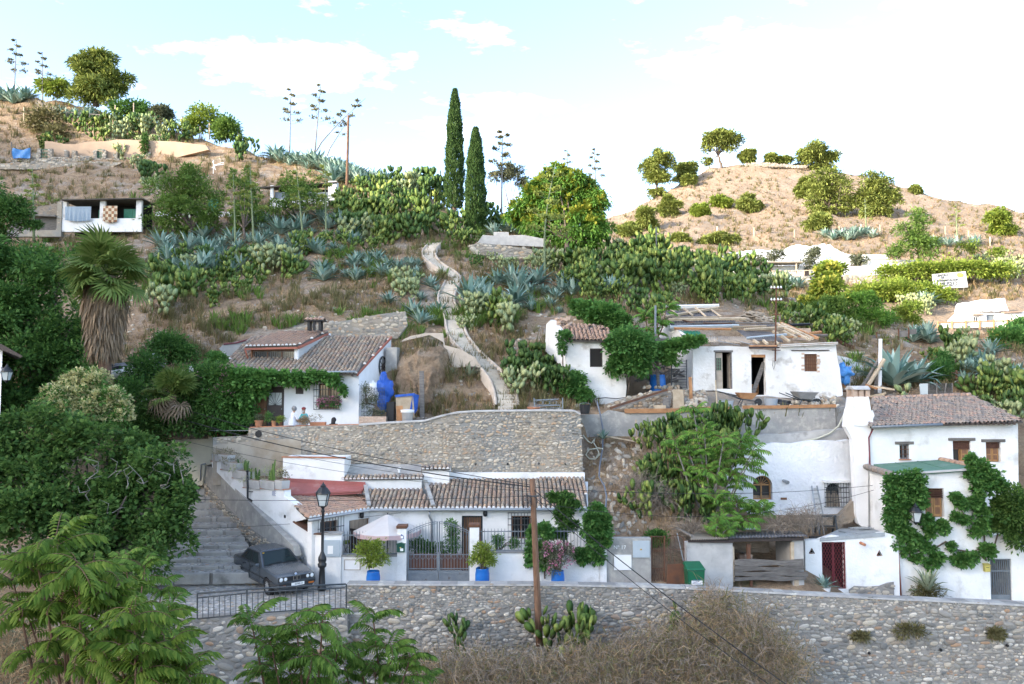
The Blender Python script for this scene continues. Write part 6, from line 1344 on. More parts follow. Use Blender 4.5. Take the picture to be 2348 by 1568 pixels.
bush('bougainvillea','dark shrub with pink blossoms left of the vine covered doorway',blob_px([(505,880,38.3,40,40),(500,930,38,45,45)]),7000,.15,'leaf_dark',extra=('flower_pink',.05,.12,.1))
bush('shrub','round dark shrub on the slope right of the fan palm',blob_px([(385,800,41.5,42,32),(420,815,41.3,30,22)]),4500,.16,'leaf_dark')
bush('shrub','light green shrub below the grey wall left of the dormer',blob_px([(495,830,41,24,18),(520,842,40.6,18,12)]),2600,.15,'leaf_vine')
bush('shrub','dark hedge shrub under the short fan palm by the cream wall',blob_px([(420,970,37.4,50,28),(360,960,37.4,50,45),(470,985,37.6,30,16),(330,1000,37,50,35)]),8000,.17,'leaf_fig',asp=.6)
t=thing('grape_vine','leafy grape vine trained over the door and along the eave of the terrace house','vine',at(585,975,38.4))
vb=blob_px([(510,872,38.3,28,20),(550,868,38.1,34,20),(590,872,38.1,34,18),(625,868,38.2,28,13),(660,870,38.3,30,12),(690,872,38.3,20,16),(720,862,38.4,26,9),(755,866,38.4,22,8),(545,910,38.2,42,32),(560,950,38.3,24,34),(530,975,38,30,20),(590,900,38.3,20,16),(560,985,38.2,16,14),(785,905,38.6,6,22),(765,880,38.5,8,14)])
crown(t,vb,13000,.17,'leaf_vine',asp=.85,clump=.2,name='foliage',shell=.3)
mb=MB();mb.tube([at(585,985,38.5),at(583,930,38.5),at(590,880,38.4),at(640,872,38.4),at(700,880,38.4),at(760,868,38.5)],[.05,.04,.035,.03,.025,.01],6);mb.B('stem',M['bark'],t)
t=thing('window_flowers','pink purple flowers filling the window grille of the terrace house','flowers',at(753,938,38.8));crown(t,blob_px([(742,925,38.75,16,10),(762,924,38.75,18,11)]),700,.09,'leaf_ivy',name='foliage',shell=.2,extra=('flower_pink',1.2,.07,2))
tree('locust_tree','bushy light green tree with two stems below the crest on the left','tree',gp(440,560),blob_px([(395,450,76,55,48),(450,430,76,55,45),(480,470,76,45,45),(400,500,75,60,40),(455,510,75,50,40)]),12000,.32,'leaf_locust',.22,asp=.4,clump=.22)
tree('locust_tree','slender light green tree right of the two stemmed tree','tree',gp(560,560),blob_px([(550,420,77,28,40),(570,460,77,30,40),(580,505,76,40,40),(540,510,76,25,35)]),4600,.30,'leaf_locust',.14,asp=.4)
tree('locust_tree','thin leafy tree in front of the low white cave on the left slope','tree',gp(690,530),blob_px([(690,430,78,45,32),(670,465,77,40,35),(715,470,77,35,30),(640,480,77,28,25)]),4600,.30,'leaf_locust',.14,asp=.4)
tree('pine_tree','large rounded pine lit golden on the left hilltop','tree',at(220,240,123),blob_px([(205,160,123,42,36),(235,150,124,42,34),(255,190,123,38,30),(195,200,122,42,32),(225,205,121,45,28),(275,205,123,20,18)]),15000,.75,'leaf_pine',.45,asp=.28,clump=.2)
for i,(lab,bl)in enumerate((('low bush lit by the sun left of the hilltop pine',[(130,205,124,30,18),(105,200,124,18,14)]),('pale feathery bush on the left slope below the hilltop pine',[(110,280,115,35,35),(80,290,115,25,25),(125,310,112,30,20)]),('light green bush on the crest right of the pine',[(465,275,116,38,26),(440,290,115,25,18)]),('small dark bush at the end of the crest right of the pine',[(520,300,114,26,26)]),('dark clump on the hilltop beside the wooden rail',[(300,250,120,40,12),(330,262,119,18,14)]),('small bush on the crest right of the dark clump',[(370,265,118,22,16)]))):
 bush('bush',lab,blob_px(bl),2600,.5,['leaf_lime','scrub','leaf_lime','leaf_locust','leaf_dark','leaf_olive'][i],clump=.2)
def cypress(label,x,yt,yb,w,Y):
 b=at(x,yb,Y);h=(yb-yt)*Y/F;r=w*Y/F/2;t=thing('cypress',label,'tree',b);mb=MB();mb.tube([b-VZ(.5),b+VZ(h*.9)],[.25,.03],8);mb.B('trunk',M['bark'],t)
 n=16000;f=RNG.random(n)**.85;rad=np.interp(f,[0,.08,.35,.7,.9,1],[.75,1,1,.75,.42,.08])*r*(1-.32*RNG.random(n)**1.5);az=RNG.uniform(0,2*np.pi,n);rad*=1+.13*np.sin(az*5+f*23)+.08*np.sin(az*3-f*41)
 P=np.stack([b.x+rad*np.cos(az),b.y+rad*np.sin(az),b.z+f*h],1);D=np.stack([np.cos(az)*.45,np.sin(az)*.45,np.ones(n)],1)+RNG.normal(size=(n,3))*.25;V,Q=leaves(P,D,.34,.28,0);link('crown',np_mesh('crown',V,Q,M['leaf_cypress']),t)
cypress('taller of the two dark cypresses, standing on the crest',1042,200,480,40,84);cypress('shorter of the two dark cypresses, beside the lookout bench',1090,290,545,44,78)
tree('flowering_tree','broad green tree with golden flower clusters on the crest','tree',gp(1300,590),blob_px([(1285,420,74,48,34),(1235,460,74,48,38),(1320,450,74,48,42),(1200,495,74,38,30),(1280,500,73,62,50),(1350,490,73.5,48,45),(1375,530,73,32,42),(1310,545,72.5,60,36),(1240,520,73,40,30),(1350,565,72,38,22)]),24000,.42,'leaf_tree',.25,asp=.4,droop=.5,extra=('leaf_yellow',.5,.36,1.2))
tree('olive_tree','sparse grey green tree behind the agave stalk right of the cypresses','tree',gp(1165,520),blob_px([(1145,405,84,22,18),(1180,400,84,30,20),(1195,425,84,18,16)]),2200,.38,'leaf_olive',.1,asp=.3)
tree('yellow_tree','yellow green flowering tree on the right below the museum terrace','tree',at(1890,770,62),blob_px([(1900,628,63,36,26),(1885,668,62.5,42,36),(1862,700,62,32,28),(1908,705,62,38,30)]),10000,.33,'leaf_lime',.15,extra=('flower_gold',.3,.26,1.5))
tree('tamarisk','soft feathery green tree just right of the yellow flowering tree','tree',at(1900,800,60),blob_px([(1885,730,60,42,40),(1925,715,60,40,38),(1945,760,59.5,40,28),(1890,770,59,40,22)]),10000,.30,'leaf_locust',.15,asp=.25)
tree('tamarisk','dark feathery tree above the blue plastic left of the big agave','tree',at(1985,800,61),blob_px([(1985,710,61,48,35),(2005,740,60.5,38,32),(1965,745,60.5,38,28)]),9000,.30,'leaf_tree',.15,asp=.25)
tree('tamarisk','bright green feathery bush below the white cave front on the right','tree',at(2085,770,66),blob_px([(2085,720,66,36,28),(2080,748,65.5,30,20)]),5000,.3,'leaf_lime',.1,asp=.25)
bush('shrub','low bright green creeper on the fence right of the long grey slope',blob_px([(2065,815,57,28,22),(2095,830,56.5,22,22),(2050,790,58,22,10)]),3500,.25,'leaf_ivy')
bush('shrub','dense green shrub right of the big agave above the tall house',blob_px([(2155,870,46,22,42),(2160,910,45.5,26,28),(2165,830,46.5,14,22)]),6500,.17,'leaf_ivy')
bush('shrub','large green bush at the right edge below the white cave front',blob_px([(2320,790,55,40,32),(2345,760,56,25,25),(2300,815,54,25,16)]),5500,.27,'leaf_ivy')
bush('shrub','dark hanging bush at the right edge of the tall white house',blob_px([(2325,1170,33,26,50),(2345,1230,32.8,24,45),(2310,1210,33,14,26)]),6000,.15,'leaf_fig')
def fgp(px,py):return gp(px,py,True)or at(px,py,150)
PINES=[((1505,450),[(1495,395,1,26,28),(1518,375,1,24,26),(1515,410,1,24,18)],'tall pine at the left foot of the dry hill'),((1570,420),[(1570,388,1,24,20)],'small round pine on the left skyline of the dry hill'),((1657,388),[(1630,330,1,30,24),(1665,325,1,34,26),(1650,315,1,28,18),(1622,372,1,12,8)],'umbrella pine with bare trunk on top of the dry hill'),((1714,372),[(1714,358,1,16,12)],'small dark bush beside the umbrella pine on the hilltop'),((1783,378),[(1775,364,1,18,10),(1798,368,1,14,8)],'low pale bush in the middle of the hilltop'),((1885,392),[(1870,355,1,34,24),(1905,365,1,26,20),(1845,370,1,20,12)],'wide pine at the right end of the hilltop'),((1900,490),[(1895,425,1,50,32),(1875,455,1,40,28),(1925,460,1,45,30)],'broadest pine of the group in the middle of the dry hill'),((2010,495),[(2010,430,1,42,26),(1990,460,1,38,32),(2025,465,1,24,30),(2045,455,1,18,20)],'dark pine on the right of the group on the dry hill'),((1845,455),[(1845,432,1,22,18)],'small pine touching the left of the group on the dry hill'),((1873,530),[(1873,512,1,27,18)],'round bush just below the pine group on the dry hill'),((1716,487),[(1716,470,1,28,18)],'round bush alone on the middle slope of the dry hill'),((1652,474),[(1652,465,1,24,10)],'low flat bush on the dry slope left of the round bush'),((1607,494),[(1607,482,1,17,12)],'small yellow bush on the left slope of the dry hill'),((1535,495),[(1535,470,1,20,18)],'little pine low on the left slope of the dry hill'),((1480,525),[(1480,500,1,30,20)],'bushy pine above the opuntia thicket at the left foot of the hill'),((1580,422),[(1580,412,1,14,9)],'tiny round bush under the skyline pine'),((2298,540),[(2298,505,1,30,24),(2300,530,1,28,16)],'pale rounded tree on the far right slope'),((2098,444),[(2098,438,1,11,8)],'tiny bush on the right skyline of the dry hill'),((1440,540),[(1440,528,1,26,14)],'low bush at the foot of the dry hill beside the flowering tree'),((1640,560),[(1640,548,1,40,12)],'strip of low scrub above the museum caves'),((1560,555),[(1560,548,1,22,10)],'low scrub bush left of the museum caves'),((1735,480),[(1740,519,1,14,6)],'tiny scrub tuft below the round bush on the dry slope')]
for k,(b,bl,lab)in enumerate(PINES):
 p=fgp(*b);Y=p.y if b[1]>400 and k not in(2,3,4,5)else 228;p=at(*b,Y)if Y==228 else p
 if k!=2:bl=bl+[(b[0]+dx,b[1]-7,1,bl[0][3]*.5,9)for dx in(-bl[0][3]*.4,bl[0][3]*.45)]
 tree('pine_tree' if len(bl)>3 or k in(0,1,2)else 'hill_bush',lab,'tree' if len(bl)>3 or k in(0,1,2)else 'bush',p,blob_px([(x,y,Y,rx,ry)for x,y,_,rx,ry in bl]),1500+1700*len(bl),.0042*Y,'leaf_pine' if k not in(11,12,16)else 'leaf_lime',.0018*Y,asp=.3,clump=.18,group=None,split=.6)
for k,(b,bl,lab,m_)in enumerate((((2110,600),[(2105,510,103,32,28),(2095,550,103,45,35),(2125,575,102,42,25),(2060,580,103,30,22)],'tall pale green tree above the museum hedge','leaf_locust'),((1690,625),[(1685,600,104,24,16)],'first thin tree from the left before the museum caves','leaf_olive'),((1755,625),[(1745,598,104,32,18),(1780,590,104,20,14)],'second thin tree from the left before the museum caves','leaf_olive'),((1860,625),[(1855,600,104,26,18),(1865,580,104,16,14)],'third thin tree from the left before the museum caves','leaf_olive'),((1970,620),[(1970,600,105,18,16)],'thin tree between the white wall and the tiled porch of the museum','leaf_olive'),((2250,590),[(2235,570,108,30,16),(2290,580,108,25,14)],'pale bushes above the museum hedge on the right','leaf_lime'))):
 tree('tree',lab,'tree',fgp(*b),blob_px(bl),5500 if k==0 else 900,.40,m_,.13,asp=.35)
bush('hedge','long yellow green hedge along the terrace above the museum sign',blob_px([(2050,628,99,40,14),(2110,622,99,45,14),(2170,618,99,45,13),(2230,618,99,45,13),(2290,622,99,45,12)]),9000,.38,'leaf_lime',cat='hedge')
bush('hedge','tangled green creeper on the bank below the museum sign',blob_px([(2000,672,92,50,16),(2060,668,92,50,18),(2120,672,91,45,18),(2165,680,90,30,12)]),8000,.36,'leaf_lime',cat='hedge')
def vine(label,blobs,n,size,mat,stems,**k):
 t=thing('vine',label,'vine',Vector(blobs[0][0])-VZ(.5));crown(t,blobs,n,size,mat,asp=.85,name='foliage',shell=.35,**k)
 for st_ in stems:mb=MB();mb.tube(st_,[.035]*(len(st_)-1)+[.008],5);mb.B('stem',M['bark'],t)
 return t
vine('dense ivy mound between the hut and the roofless house',blob_px([(1440,790,41.0,42,30),(1470,810,41.2,35,35),(1425,830,41,25,22),(1405,845,41.2,14,22),(1455,840,41,35,25),(1395,790,41.3,14,10)]),11000,.17,'leaf_ivy',[[at(1440,900,41.5),at(1445,860,41.3),at(1450,820,41.2)]])
vine('green creeper over the slope behind the hut roof',blob_px([(1350,712,46,32,14),(1385,725,45.5,40,22),(1420,740,45,28,16),(1330,705,46.5,20,12)]),7000,.2,'leaf_vine',[])
vine('vine strand reaching from the ivy mound to the corner of the roofless house',blob_px([(1520,805,41.5,22,14),(1550,795,41.3,24,14),(1580,785,41.3,22,12),(1605,780,41.3,12,8),(1535,825,41.4,18,14)]),4200,.16,'leaf_vine',[[at(1500,800,41.3),at(1550,797,41.3),at(1605,782,41.3)]])
vine('creeper climbing the left corner of the white hut',blob_px([(1294,775,41.2,14,14),(1288,800,41.2,8,18),(1310,890,41,24,24),(1340,910,40.8,22,16),(1325,870,41.1,18,16)]),4000,.15,'leaf_ivy',[[at(1295,880,41.3),at(1290,830,41.3),at(1292,780,41.3)]])
def EXp(x,y,o=.2):q=EX.px(*cI(x,y),off=o);return q
def vblob(lst):return[(tuple(EXp(x,y)),(rx*.3657*33.5/F,.16,ry*.3657*33.5/F))for x,y,rx,ry in lst]
vine('thick ivy covering the left corner of the tall white house extension',vblob([(1230,760,90,60),(1320,740,80,55),(1210,860,65,60),(1330,830,70,60),(1220,950,65,60),(1300,920,65,70),(1230,1040,65,55),(1300,1090,60,50),(1220,1130,30,40),(1380,880,35,45)]),9500,.15,'leaf_ivy',[[EXp(1310,1200),EXp(1290,1060),EXp(1240,900),EXp(1250,780)]])
vine('ivy strands spreading across the lower wall of the tall white house',vblob([(1400,990,40,40),(1440,1060,45,40),(1500,1030,40,45),(1370,1120,40,30),(1300,1190,30,35),(1420,1160,45,25),(1480,1215,45,25),(1360,1230,40,25),(1450,1260,40,22),(1560,1150,30,22),(1660,1230,70,35),(1640,1260,30,18),(1590,1245,35,22)]),4800,.14,'leaf_ivy',[[EXp(1250,1150,.1),EXp(1330,1180,.1),EXp(1450,1175,.1),EXp(1540,1120,.1),EXp(1600,1170,.1),EXp(1700,1185,.1),EXp(1790,1150,.1)]])
vine('ivy mass beside the upper shuttered windows of the tall white house',vblob([(1690,620,35,40),(1740,680,60,60),(1800,730,70,60),(1740,790,55,55),(1860,780,55,40),(1690,700,40,35),(1720,880,45,50),(1750,950,40,50),(1760,1030,35,45),(1720,1060,30,30),(1790,1190,50,45)]),7000,.15,'leaf_ivy',[[EXp(1790,1240,.1),EXp(1780,1080,.1),EXp(1740,930,.1),EXp(1760,760,.1)]])
vine('ivy tendrils right of the lower shuttered window of the tall house',vblob([(1600,850,35,25),(1630,890,28,30),(1600,970,28,25),(1650,990,25,22)]),2200,.13,'leaf_ivy',[[EXp(1740,1000,.1),EXp(1660,960,.1),EXp(1610,880,.1)]])
vine('leafy branch beside the barred gate of the tall white house',vblob([(1880,900,60,45),(1930,960,60,55),(1850,1020,45,40),(1980,900,50,50),(1940,1060,40,50)]),6000,.15,'leaf_fig',[[EXp(1830,1200,.1),EXp(1870,1050,.1),EXp(1930,930,.1)]])
def YWb(lst,c=cH,o=.12):return[(tuple(YW.px(*c(x,y),off=o)),(rx*.293*31/F,.2,ry*.293*31/F))for x,y,rx,ry in lst]
vine('ivy on the yard wall just behind the wooden utility pole',YWb([(640,760,25,60),(740,720,50,40),(770,760,40,40),(640,880,35,60),(720,900,55,70),(740,990,40,60),(620,970,25,40)]),5000,.13,'leaf_ivy',[[YW.px(*cH(740,1100),off=.1),YW.px(*cH(730,900),off=.1),YW.px(*cH(720,740),off=.1)]])
vine('ivy with yellowing leaves at the right end of the yard wall',YWb([(1150,560,35,40),(1110,640,60,50),(1190,640,50,50),(1100,720,60,50),(1200,720,50,60),(1130,800,50,40),(1230,810,25,40),(1110,880,40,40),(1160,930,40,60),(1010,910,30,35),(1040,960,28,40)]),8000,.13,'leaf_ivy',[[YW.px(*cH(1190,1000),off=.1),YW.px(*cH(1180,760),off=.1),YW.px(*cH(1120,600),off=.1)]])
tree('ailanthus','dark feathery sapling rising behind the yard railing near the pole','tree',YW.px(*cH(900,900),off=-.6),[(tuple(YW.px(*cH(x,y),off=-.6)),(rx*.293*31.6/F,.3,ry*.293*31.6/F))for x,y,rx,ry in((830,500,50,40),(900,480,60,35),(960,560,60,40),(880,620,70,50),(930,700,70,50),(870,780,60,40))],6000,.16,'leaf_dark',.04,asp=.35)
# agaves, prickly pears, stalks, grasses
def agave_mesh(seed,mat,n=30,droop=.0):
 """rosette of about 1 m radius"""
 rr=random.Random(seed);V,Fq=[],[];b=0
 for i in range(n):
  f=i/n;az=i*2.39996+rr.uniform(-.2,.2);el=R(18+68*f+rr.uniform(-8,8));L_=rr.uniform(.85,1.15)*(1.0-.12*f);bend=rr.uniform(.1,.6)*(1-f*.6)+droop*rr.random()*(1.6 if rr.random()<.35 else .6);w0=.085*rr.uniform(.85,1.15)
  p=V_((cos_(az)*.06,sin_(az)*.06,.05));e=el;S=V_((-sin_(az),cos_(az),0));k=5
  wd=[.75,1,.95,.62,.03]
  for j in range(k):
   d=V_((cos_(az)*cos_(e),sin_(az)*cos_(e),sin_(e)));nn=d.cross(S)
   if nn.z<0:nn=-nn
   w_=w0*wd[j];V+=[p-S*w_+nn*w_*.35,p-nn*w_*.12,p+S*w_+nn*w_*.35]
   p=p+d*L_/(k-1);e-=bend*(.25+.55*j/k)
  for j in range(k-1):
   q=b+j*3;Fq+=[(q,q+1,q+4,q+3),(q+1,q+2,q+5,q+4)]
  b+=k*3
 return np_mesh('agave',[tuple(v)for v in V],Fq,M[mat],smooth=True)
AG=[agave_mesh(k,'agave',26+3*(k%3),droop=.5*(k%2))for k in range(6)];AGS=[agave_mesh(31,'agave_stripe',26,.3)]
def pad_verts(L_,W,T=.05):
 vs=[];n=10
 for i in range(n):
  a=2*math.pi*i/n;z=.5-.5*cos_(a);x=sin_(a)*(.62+.38*z);vs.append((x*W*.5,0,z*L_))
 vs+=[(0,-T,L_*.55),(0,T,L_*.55)]
 fs=[]
 for i in range(n):fs+=[(i,(i+1)%n,10),((i+1)%n,i,11)]
 return np.array(vs),np.array(fs)
def opuntia_pads(seed,n=70,spread=1.0,size=.34,h=1.5):
 """list of 4x4 pad matrices growing out of a few bases (radius about spread)"""
 rr=random.Random(seed);out,tips=[],[]
 for i in range(max(4,n//11)):
  a=rr.uniform(0,6.28);d=spread*math.sqrt(rr.random())*.75;tips.append((V_((cos_(a)*d,sin_(a)*d,-.05)),rr.uniform(0,6.28),rr.uniform(-.3,.3),0))
 while len(out)<n and tips:
  p,yaw,tilt,g=tips.pop(0);s=size*rr.uniform(.75,1.15);mx=MT_(p)@MR_(yaw,4,'Z')@MR_(tilt,4,'Y')@MR_(rr.uniform(-.35,.35),4,'X')
  out.append(mx@MD_((s,s,s,1)))
  for c in range(rr.choice((1,2,2,3))if g<1 else rr.choice((1,1,2,2,3))):
   q=rr.uniform(-.9,.9);e=mx@V_((sin_(q)*s*.36,0,s*(.55+.42*cos_(q))));tips.append((e,yaw+rr.uniform(-.9,.9),tilt*.4+q*.75+rr.uniform(-.2,.2),g+1))if e.z<h else None
 return out
PADV,PADF=pad_verts(1,.62,.07)
def opuntia_mesh(seed,mat,**k):
 Vs,Fs_=[],[]
 for i,mx in enumerate(opuntia_pads(seed,**k)):
  A=np.array(mx);Vs.append(PADV@A[:3,:3].T+A[:3,3]);Fs_.append(PADF+i*len(PADV))
 return np_mesh('prickly_pear',np.concatenate(Vs),np.concatenate(Fs_),M[mat],smooth=True)
OPU={m_:[opuntia_mesh(40+k+len(m_),m_,n=80,spread=1.15,size=.47,h=1.9)for k in range(4)]for m_ in('opuntia','opuntia_pale','opuntia_dark')}
def poly_samples(poly,n,mind):
 xs=[q[0]for q in poly];ys=[q[1]for q in poly];out=[];tries=0
 while len(out)<n and tries<n*60:
  tries+=1;p=(rU(min(xs),max(xs)),rU(min(ys),max(ys)))
  if inside(p,poly)and all((p[0]-q[0])**2+((p[1]-q[1])*1.4)**2>mind**2 for q in out):out.append(p)
 return out
def put(meshes,name,p,s,cat,label,group,zs=1.0):
 o=bpy.data.objects.new(name,random.choice(meshes));COL.objects.link(o);o.location=p;o.rotation_euler=(rU(-.12,.12),rU(-.12,.12),rU(0,6.28));o.scale=(s,s,s*zs);tag(o,label,cat,group);return o
ORD='first second third fourth fifth sixth seventh eighth ninth tenth eleventh twelfth'.split()
def relabel(objs,base):
 """labels by row and by place in the row"""
 if len(objs)<2:return
 rows=max(1,math.ceil(len(objs)/10));objs=sorted(objs,key=lambda o:proj(o.location)[1]);k=math.ceil(len(objs)/rows)
 for r_ in range(rows):
  for i,o in enumerate(sorted(objs[r_*k:(r_+1)*k],key=lambda o:o.location.x/o.location.y)):o['label']=base+', '+ORD[i]+' from left'+(', '+(ORD[r_]if r_ else 'top')+' row' if rows>1 else '')
AZ=[([(330,560),(480,545),(560,560),(560,630),(430,640),(335,600)],26,19,(1.0,1.5),'blue grey agave in the band right of the fan palm'),([(560,520),(640,490),(780,500),(830,560),(700,610),(570,610)],32,21,(1.1,1.7),'blue grey agave in the thicket on the left slope'),([(735,620),(850,595),(965,605),(960,645),(830,645),(740,650)],18,19,(.9,1.3),'agave left of the upper bend of the steps'),([(620,365),(640,335),(700,350),(770,372),(700,392)],20,13,(1.4,2.0),'agave on the crest under the leaning stalks'),([(745,385),(790,385),(890,410),(880,430),(760,425)],22,12,(1.4,2.0),'spiky agave on the crest beside the wooden post'),([(1060,690),(1120,650),(1200,640),(1260,660),(1220,710),(1080,715)],11,30,(1.2,1.8),'large agave right of the bend in the hillside steps'),([(1250,660),(1320,650),(1310,690),(1250,690)],4,22,(1.0,1.4),'agave between the big agaves and the hut'),([(0,225),(70,222),(72,238),(0,240)],8,9,(1.8,2.4),'agave on the left hilltop at the edge of the view'),([(120,260),(235,262),(230,275),(130,275)],8,12,(1.3,1.8),'agave below the hilltop pine'),([(925,725),(1020,720),(1020,745),(930,748)],4,22,(.9,1.2),'agave left of the steps above the rubble wall'),([(1110,520),(1240,515),(1250,545),(1120,545)],9,17,(1.2,1.8),'dark agave on the crest behind the lookout bench'),([(1395,650),(1440,655),(1430,680),(1390,670)],3,18,(1.0,1.3),'agave below the opuntia thicket above the hut'),([(2085,775),(2130,765),(2135,790),(2080,795)],4,16,(1.2,1.6),'agave on the right slope below the bright green bush'),([(2200,840),(2300,840),(2348,870),(2330,885),(2210,880)],10,20,(.9,1.3),'drooping agave on the right slope above the tall house'),([(860,700),(1000,650),(1020,680),(900,720)],4,20,(.8,1.0),'agave on the dry slope left of the sharp step bend'),([(1180,690),(1290,690),(1300,720),(1200,740)],4,22,(.8,1.1),'agave on the slope left of the hut roof'),([(2255,800),(2280,800),(2280,815),(2250,815)],1,10,(1.0,1.2),'single agave under the white cave front on the right')]
for poly,n,md,sz,lab in AZ:
 grp=[]
 for q in poly_samples(poly,int(n*1.35),md*.84):
  p=gp(*q)
  if p is not None:grp+=[put(AG,'agave',p,rU(*sz)*random.choice((.65,.9,1.1,1.25)),'agave',lab,lab.replace('agave','agaves',1)[:48])]
 relabel(grp,lab)
grp=[]
for q in poly_samples([(1870,548),(1935,535),(2010,540),(2010,552),(1880,555)],9,11):
 grp+=[put(AG,'agave',fgp(*q),2.0,'agave','pale agave in the row on the dry hill above the museum caves','agaves on the dry hill')]
relabel(grp,'pale agave in the row on the dry hill above the museum caves')
grp=[]
for q in poly_samples([(2095,560),(2250,562),(2250,575),(2100,575)],7,11):
 grp+=[put(AG,'agave',fgp(*q),2.0,'agave','pale agave right of the tall tree above the museum hedge','agaves above the museum hedge')]
relabel(grp,'pale agave right of the tall tree above the museum hedge')
grp=[]
for q in poly_samples([(2095,690),(2130,685),(2130,705),(2090,705)],3,10):
 grp+=[put(AG,'agave',fgp(*q),1.9,'agave','agave on the bank below the museum sign','agaves below the museum sign')]
relabel(grp,'agave on the bank below the museum sign')
grp=[]
for q in poly_samples([(1765,650),(1840,645),(1840,665),(1770,668)],6,10):
 grp+=[put(AG,'agave',fgp(*q),1.8,'agave','blue agave under the museum terrace wall','agaves under the museum terrace')]
relabel(grp,'blue agave under the museum terrace wall')
big=put([AG[1]],'agave',at(2050,888,44.5),2.6,'agave','huge blue agave behind the ridge of the tall house',None,.95);big2=put([AG[3]],'agave',at(2095,885,45.5),2.0,'agave','second large agave just right of the huge blue agave',None)
put(AGS,'agave',at(*cE(2310,620),43.2),1.05,'agave','pale striped agave on the bank beside the lower hillside steps',None);put(AGS,'agave',at(*cE(2150,610),42.8),.75,'agave','smaller striped agave on the rocky bank below the steps',None)
put(AG,'agave',at(*cF(690,1020),38.2),.55,'agave','small agave on the slope under the concrete wall beside the hose loops',None)
OZ=[([(345,640),(420,610),(620,610),(630,650),(560,690),(420,730),(350,720)],26,27,(.9,1.3),'opuntia','prickly pear in the thicket right of the fan palm'),([(600,620),(720,590),(730,640),(620,660)],7,25,(.8,1.1),'opuntia_pale','yellow green prickly pear on the left slope'),([(770,470),(830,430),(920,420),(1010,460),(1020,520),(960,570),(860,580),(780,540)],44,24,(1.2,1.7),'opuntia','prickly pear in the big thicket left of the cypresses'),([(880,415),(950,405),(1010,440),(930,460)],10,22,(1.2,1.6),'opuntia_dark','dark prickly pear on the crest left of the cypresses'),([(1020,520),(1090,530),(1090,575),(1030,570)],8,22,(1.0,1.4),'opuntia','prickly pear at the top of the hillside steps'),([(1110,480),(1190,470),(1200,520),(1120,520)],7,22,(1.2,1.5),'opuntia_dark','dark prickly pear behind the lookout bench'),([(1390,610),(1500,590),(1640,620),(1790,650),(1800,700),(1640,700),(1500,680),(1400,660)],50,26,(1.0,1.5),'opuntia','prickly pear in the wide thicket above the roofless house'),([(1390,560),(1470,570),(1640,605),(1500,620),(1400,610)],16,24,(1.1,1.5),'opuntia_dark','dark prickly pear on the crest right of the flowering tree'),([(1060,720),(1150,710),(1180,760),(1110,785),(1065,760)],9,26,(.8,1.1),'opuntia_pale','pale prickly pear beside the steps above the hut'),([(1080,600),(1240,590),(1300,620),(1200,640),(1090,630)],12,28,(.8,1.1),'opuntia_pale','pale prickly pear on the slope below the lookout'),([(1250,620),(1390,620),(1400,680),(1320,690)],12,26,(.9,1.2),'opuntia','prickly pear between the steps and the wide thicket'),([(930,660),(985,655),(985,690),(935,690)],4,22,(.8,1.0),'opuntia_pale','pale prickly pear left of the sharp bend of the steps'),([(1180,880),(1200,830),(1270,820),(1310,860),(1300,905),(1200,905)],16,22,(.7,.9),'opuntia_dark','dark prickly pear in front of the hut by the bench'),([(1440,720),(1520,690),(1560,700),(1500,740)],6,24,(.9,1.1),'opuntia','prickly pear behind the ivy mound and the roofless house'),([(1780,720),(1850,720),(1880,770),(1800,765)],7,24,(1.0,1.3),'opuntia','prickly pear right of the tile stacks'),([(2130,830),(2200,800),(2260,830),(2200,850)],9,22,(.8,1.1),'opuntia_pale','pale prickly pear on the right slope between the agaves'),([(2220,900),(2348,880),(2348,1000),(2300,990)],14,26,(.7,1.0),'opuntia','prickly pear on the slope right of the tall house roof'),([(230,330),(300,300),(470,310),(480,330),(250,340)],22,15,(1.2,1.6),'opuntia_pale','sunlit pale prickly pear on the left hilltop'),([(180,290),(330,285),(330,305),(190,305)],9,16,(1.2,1.6),'opuntia','prickly pear below the wooden rail on the left hilltop'),([(60,335),(120,320),(120,345),(65,350)],5,14,(1.2,1.5),'opuntia','prickly pear above the blue tarpaulin on the left hill'),([(270,365),(330,370),(330,392),(275,390)],4,16,(1.1,1.4),'opuntia_dark','dark prickly pear below the ochre cave wall'),([(315,410),(365,400),(365,440),(320,435)],5,16,(1.2,1.5),'opuntia_dark','dark prickly pear above the two stemmed tree'),([(640,560),(780,540),(830,590),(700,600)],9,26,(.8,1.1),'opuntia','prickly pear among the agaves on the left slope'),([(1290,640),(1420,660),(1440,700),(1330,700)],8,22,(.8,1.1),'opuntia','prickly pear above the creeper behind the hut'),([(1880,760),(1960,770),(1960,800),(1890,800)],6,20,(.7,1.0),'opuntia','prickly pear on the bank right of the roofless house'),([(530,355),(580,350),(575,375),(535,375)],4,14,(1.2,1.5),'opuntia_dark','dark prickly pear alone on the crest in the left half')]
for poly,n,md,sz,m_,lab in OZ:
 grp=[]
 for q in poly_samples(poly,int(n*.74),md*1.08):
  p=gp(*q)
  if p is not None:grp+=[put(OPU[m_]if random.random()<.62 else OPU[random.choice(('opuntia','opuntia_dark','opuntia_pale'))],'prickly_pear',p,rU(*sz)*random.choice((.6,.85,1,1.1,1.2)),'cactus',lab,lab.replace('prickly pear','prickly pears',1)[:48])]
 relabel(grp,lab)
grp=[]
for q in poly_samples([(2240,610),(2348,600),(2348,640),(2290,650)],6,16):
 grp+=[put(OPU['opuntia_pale'],'prickly_pear',fgp(*q),1.4,'cactus','pale prickly pear at the right end of the museum hedge','prickly pears by the museum hedge')]
relabel(grp,'pale prickly pear at the right end of the museum hedge')
grp=[]
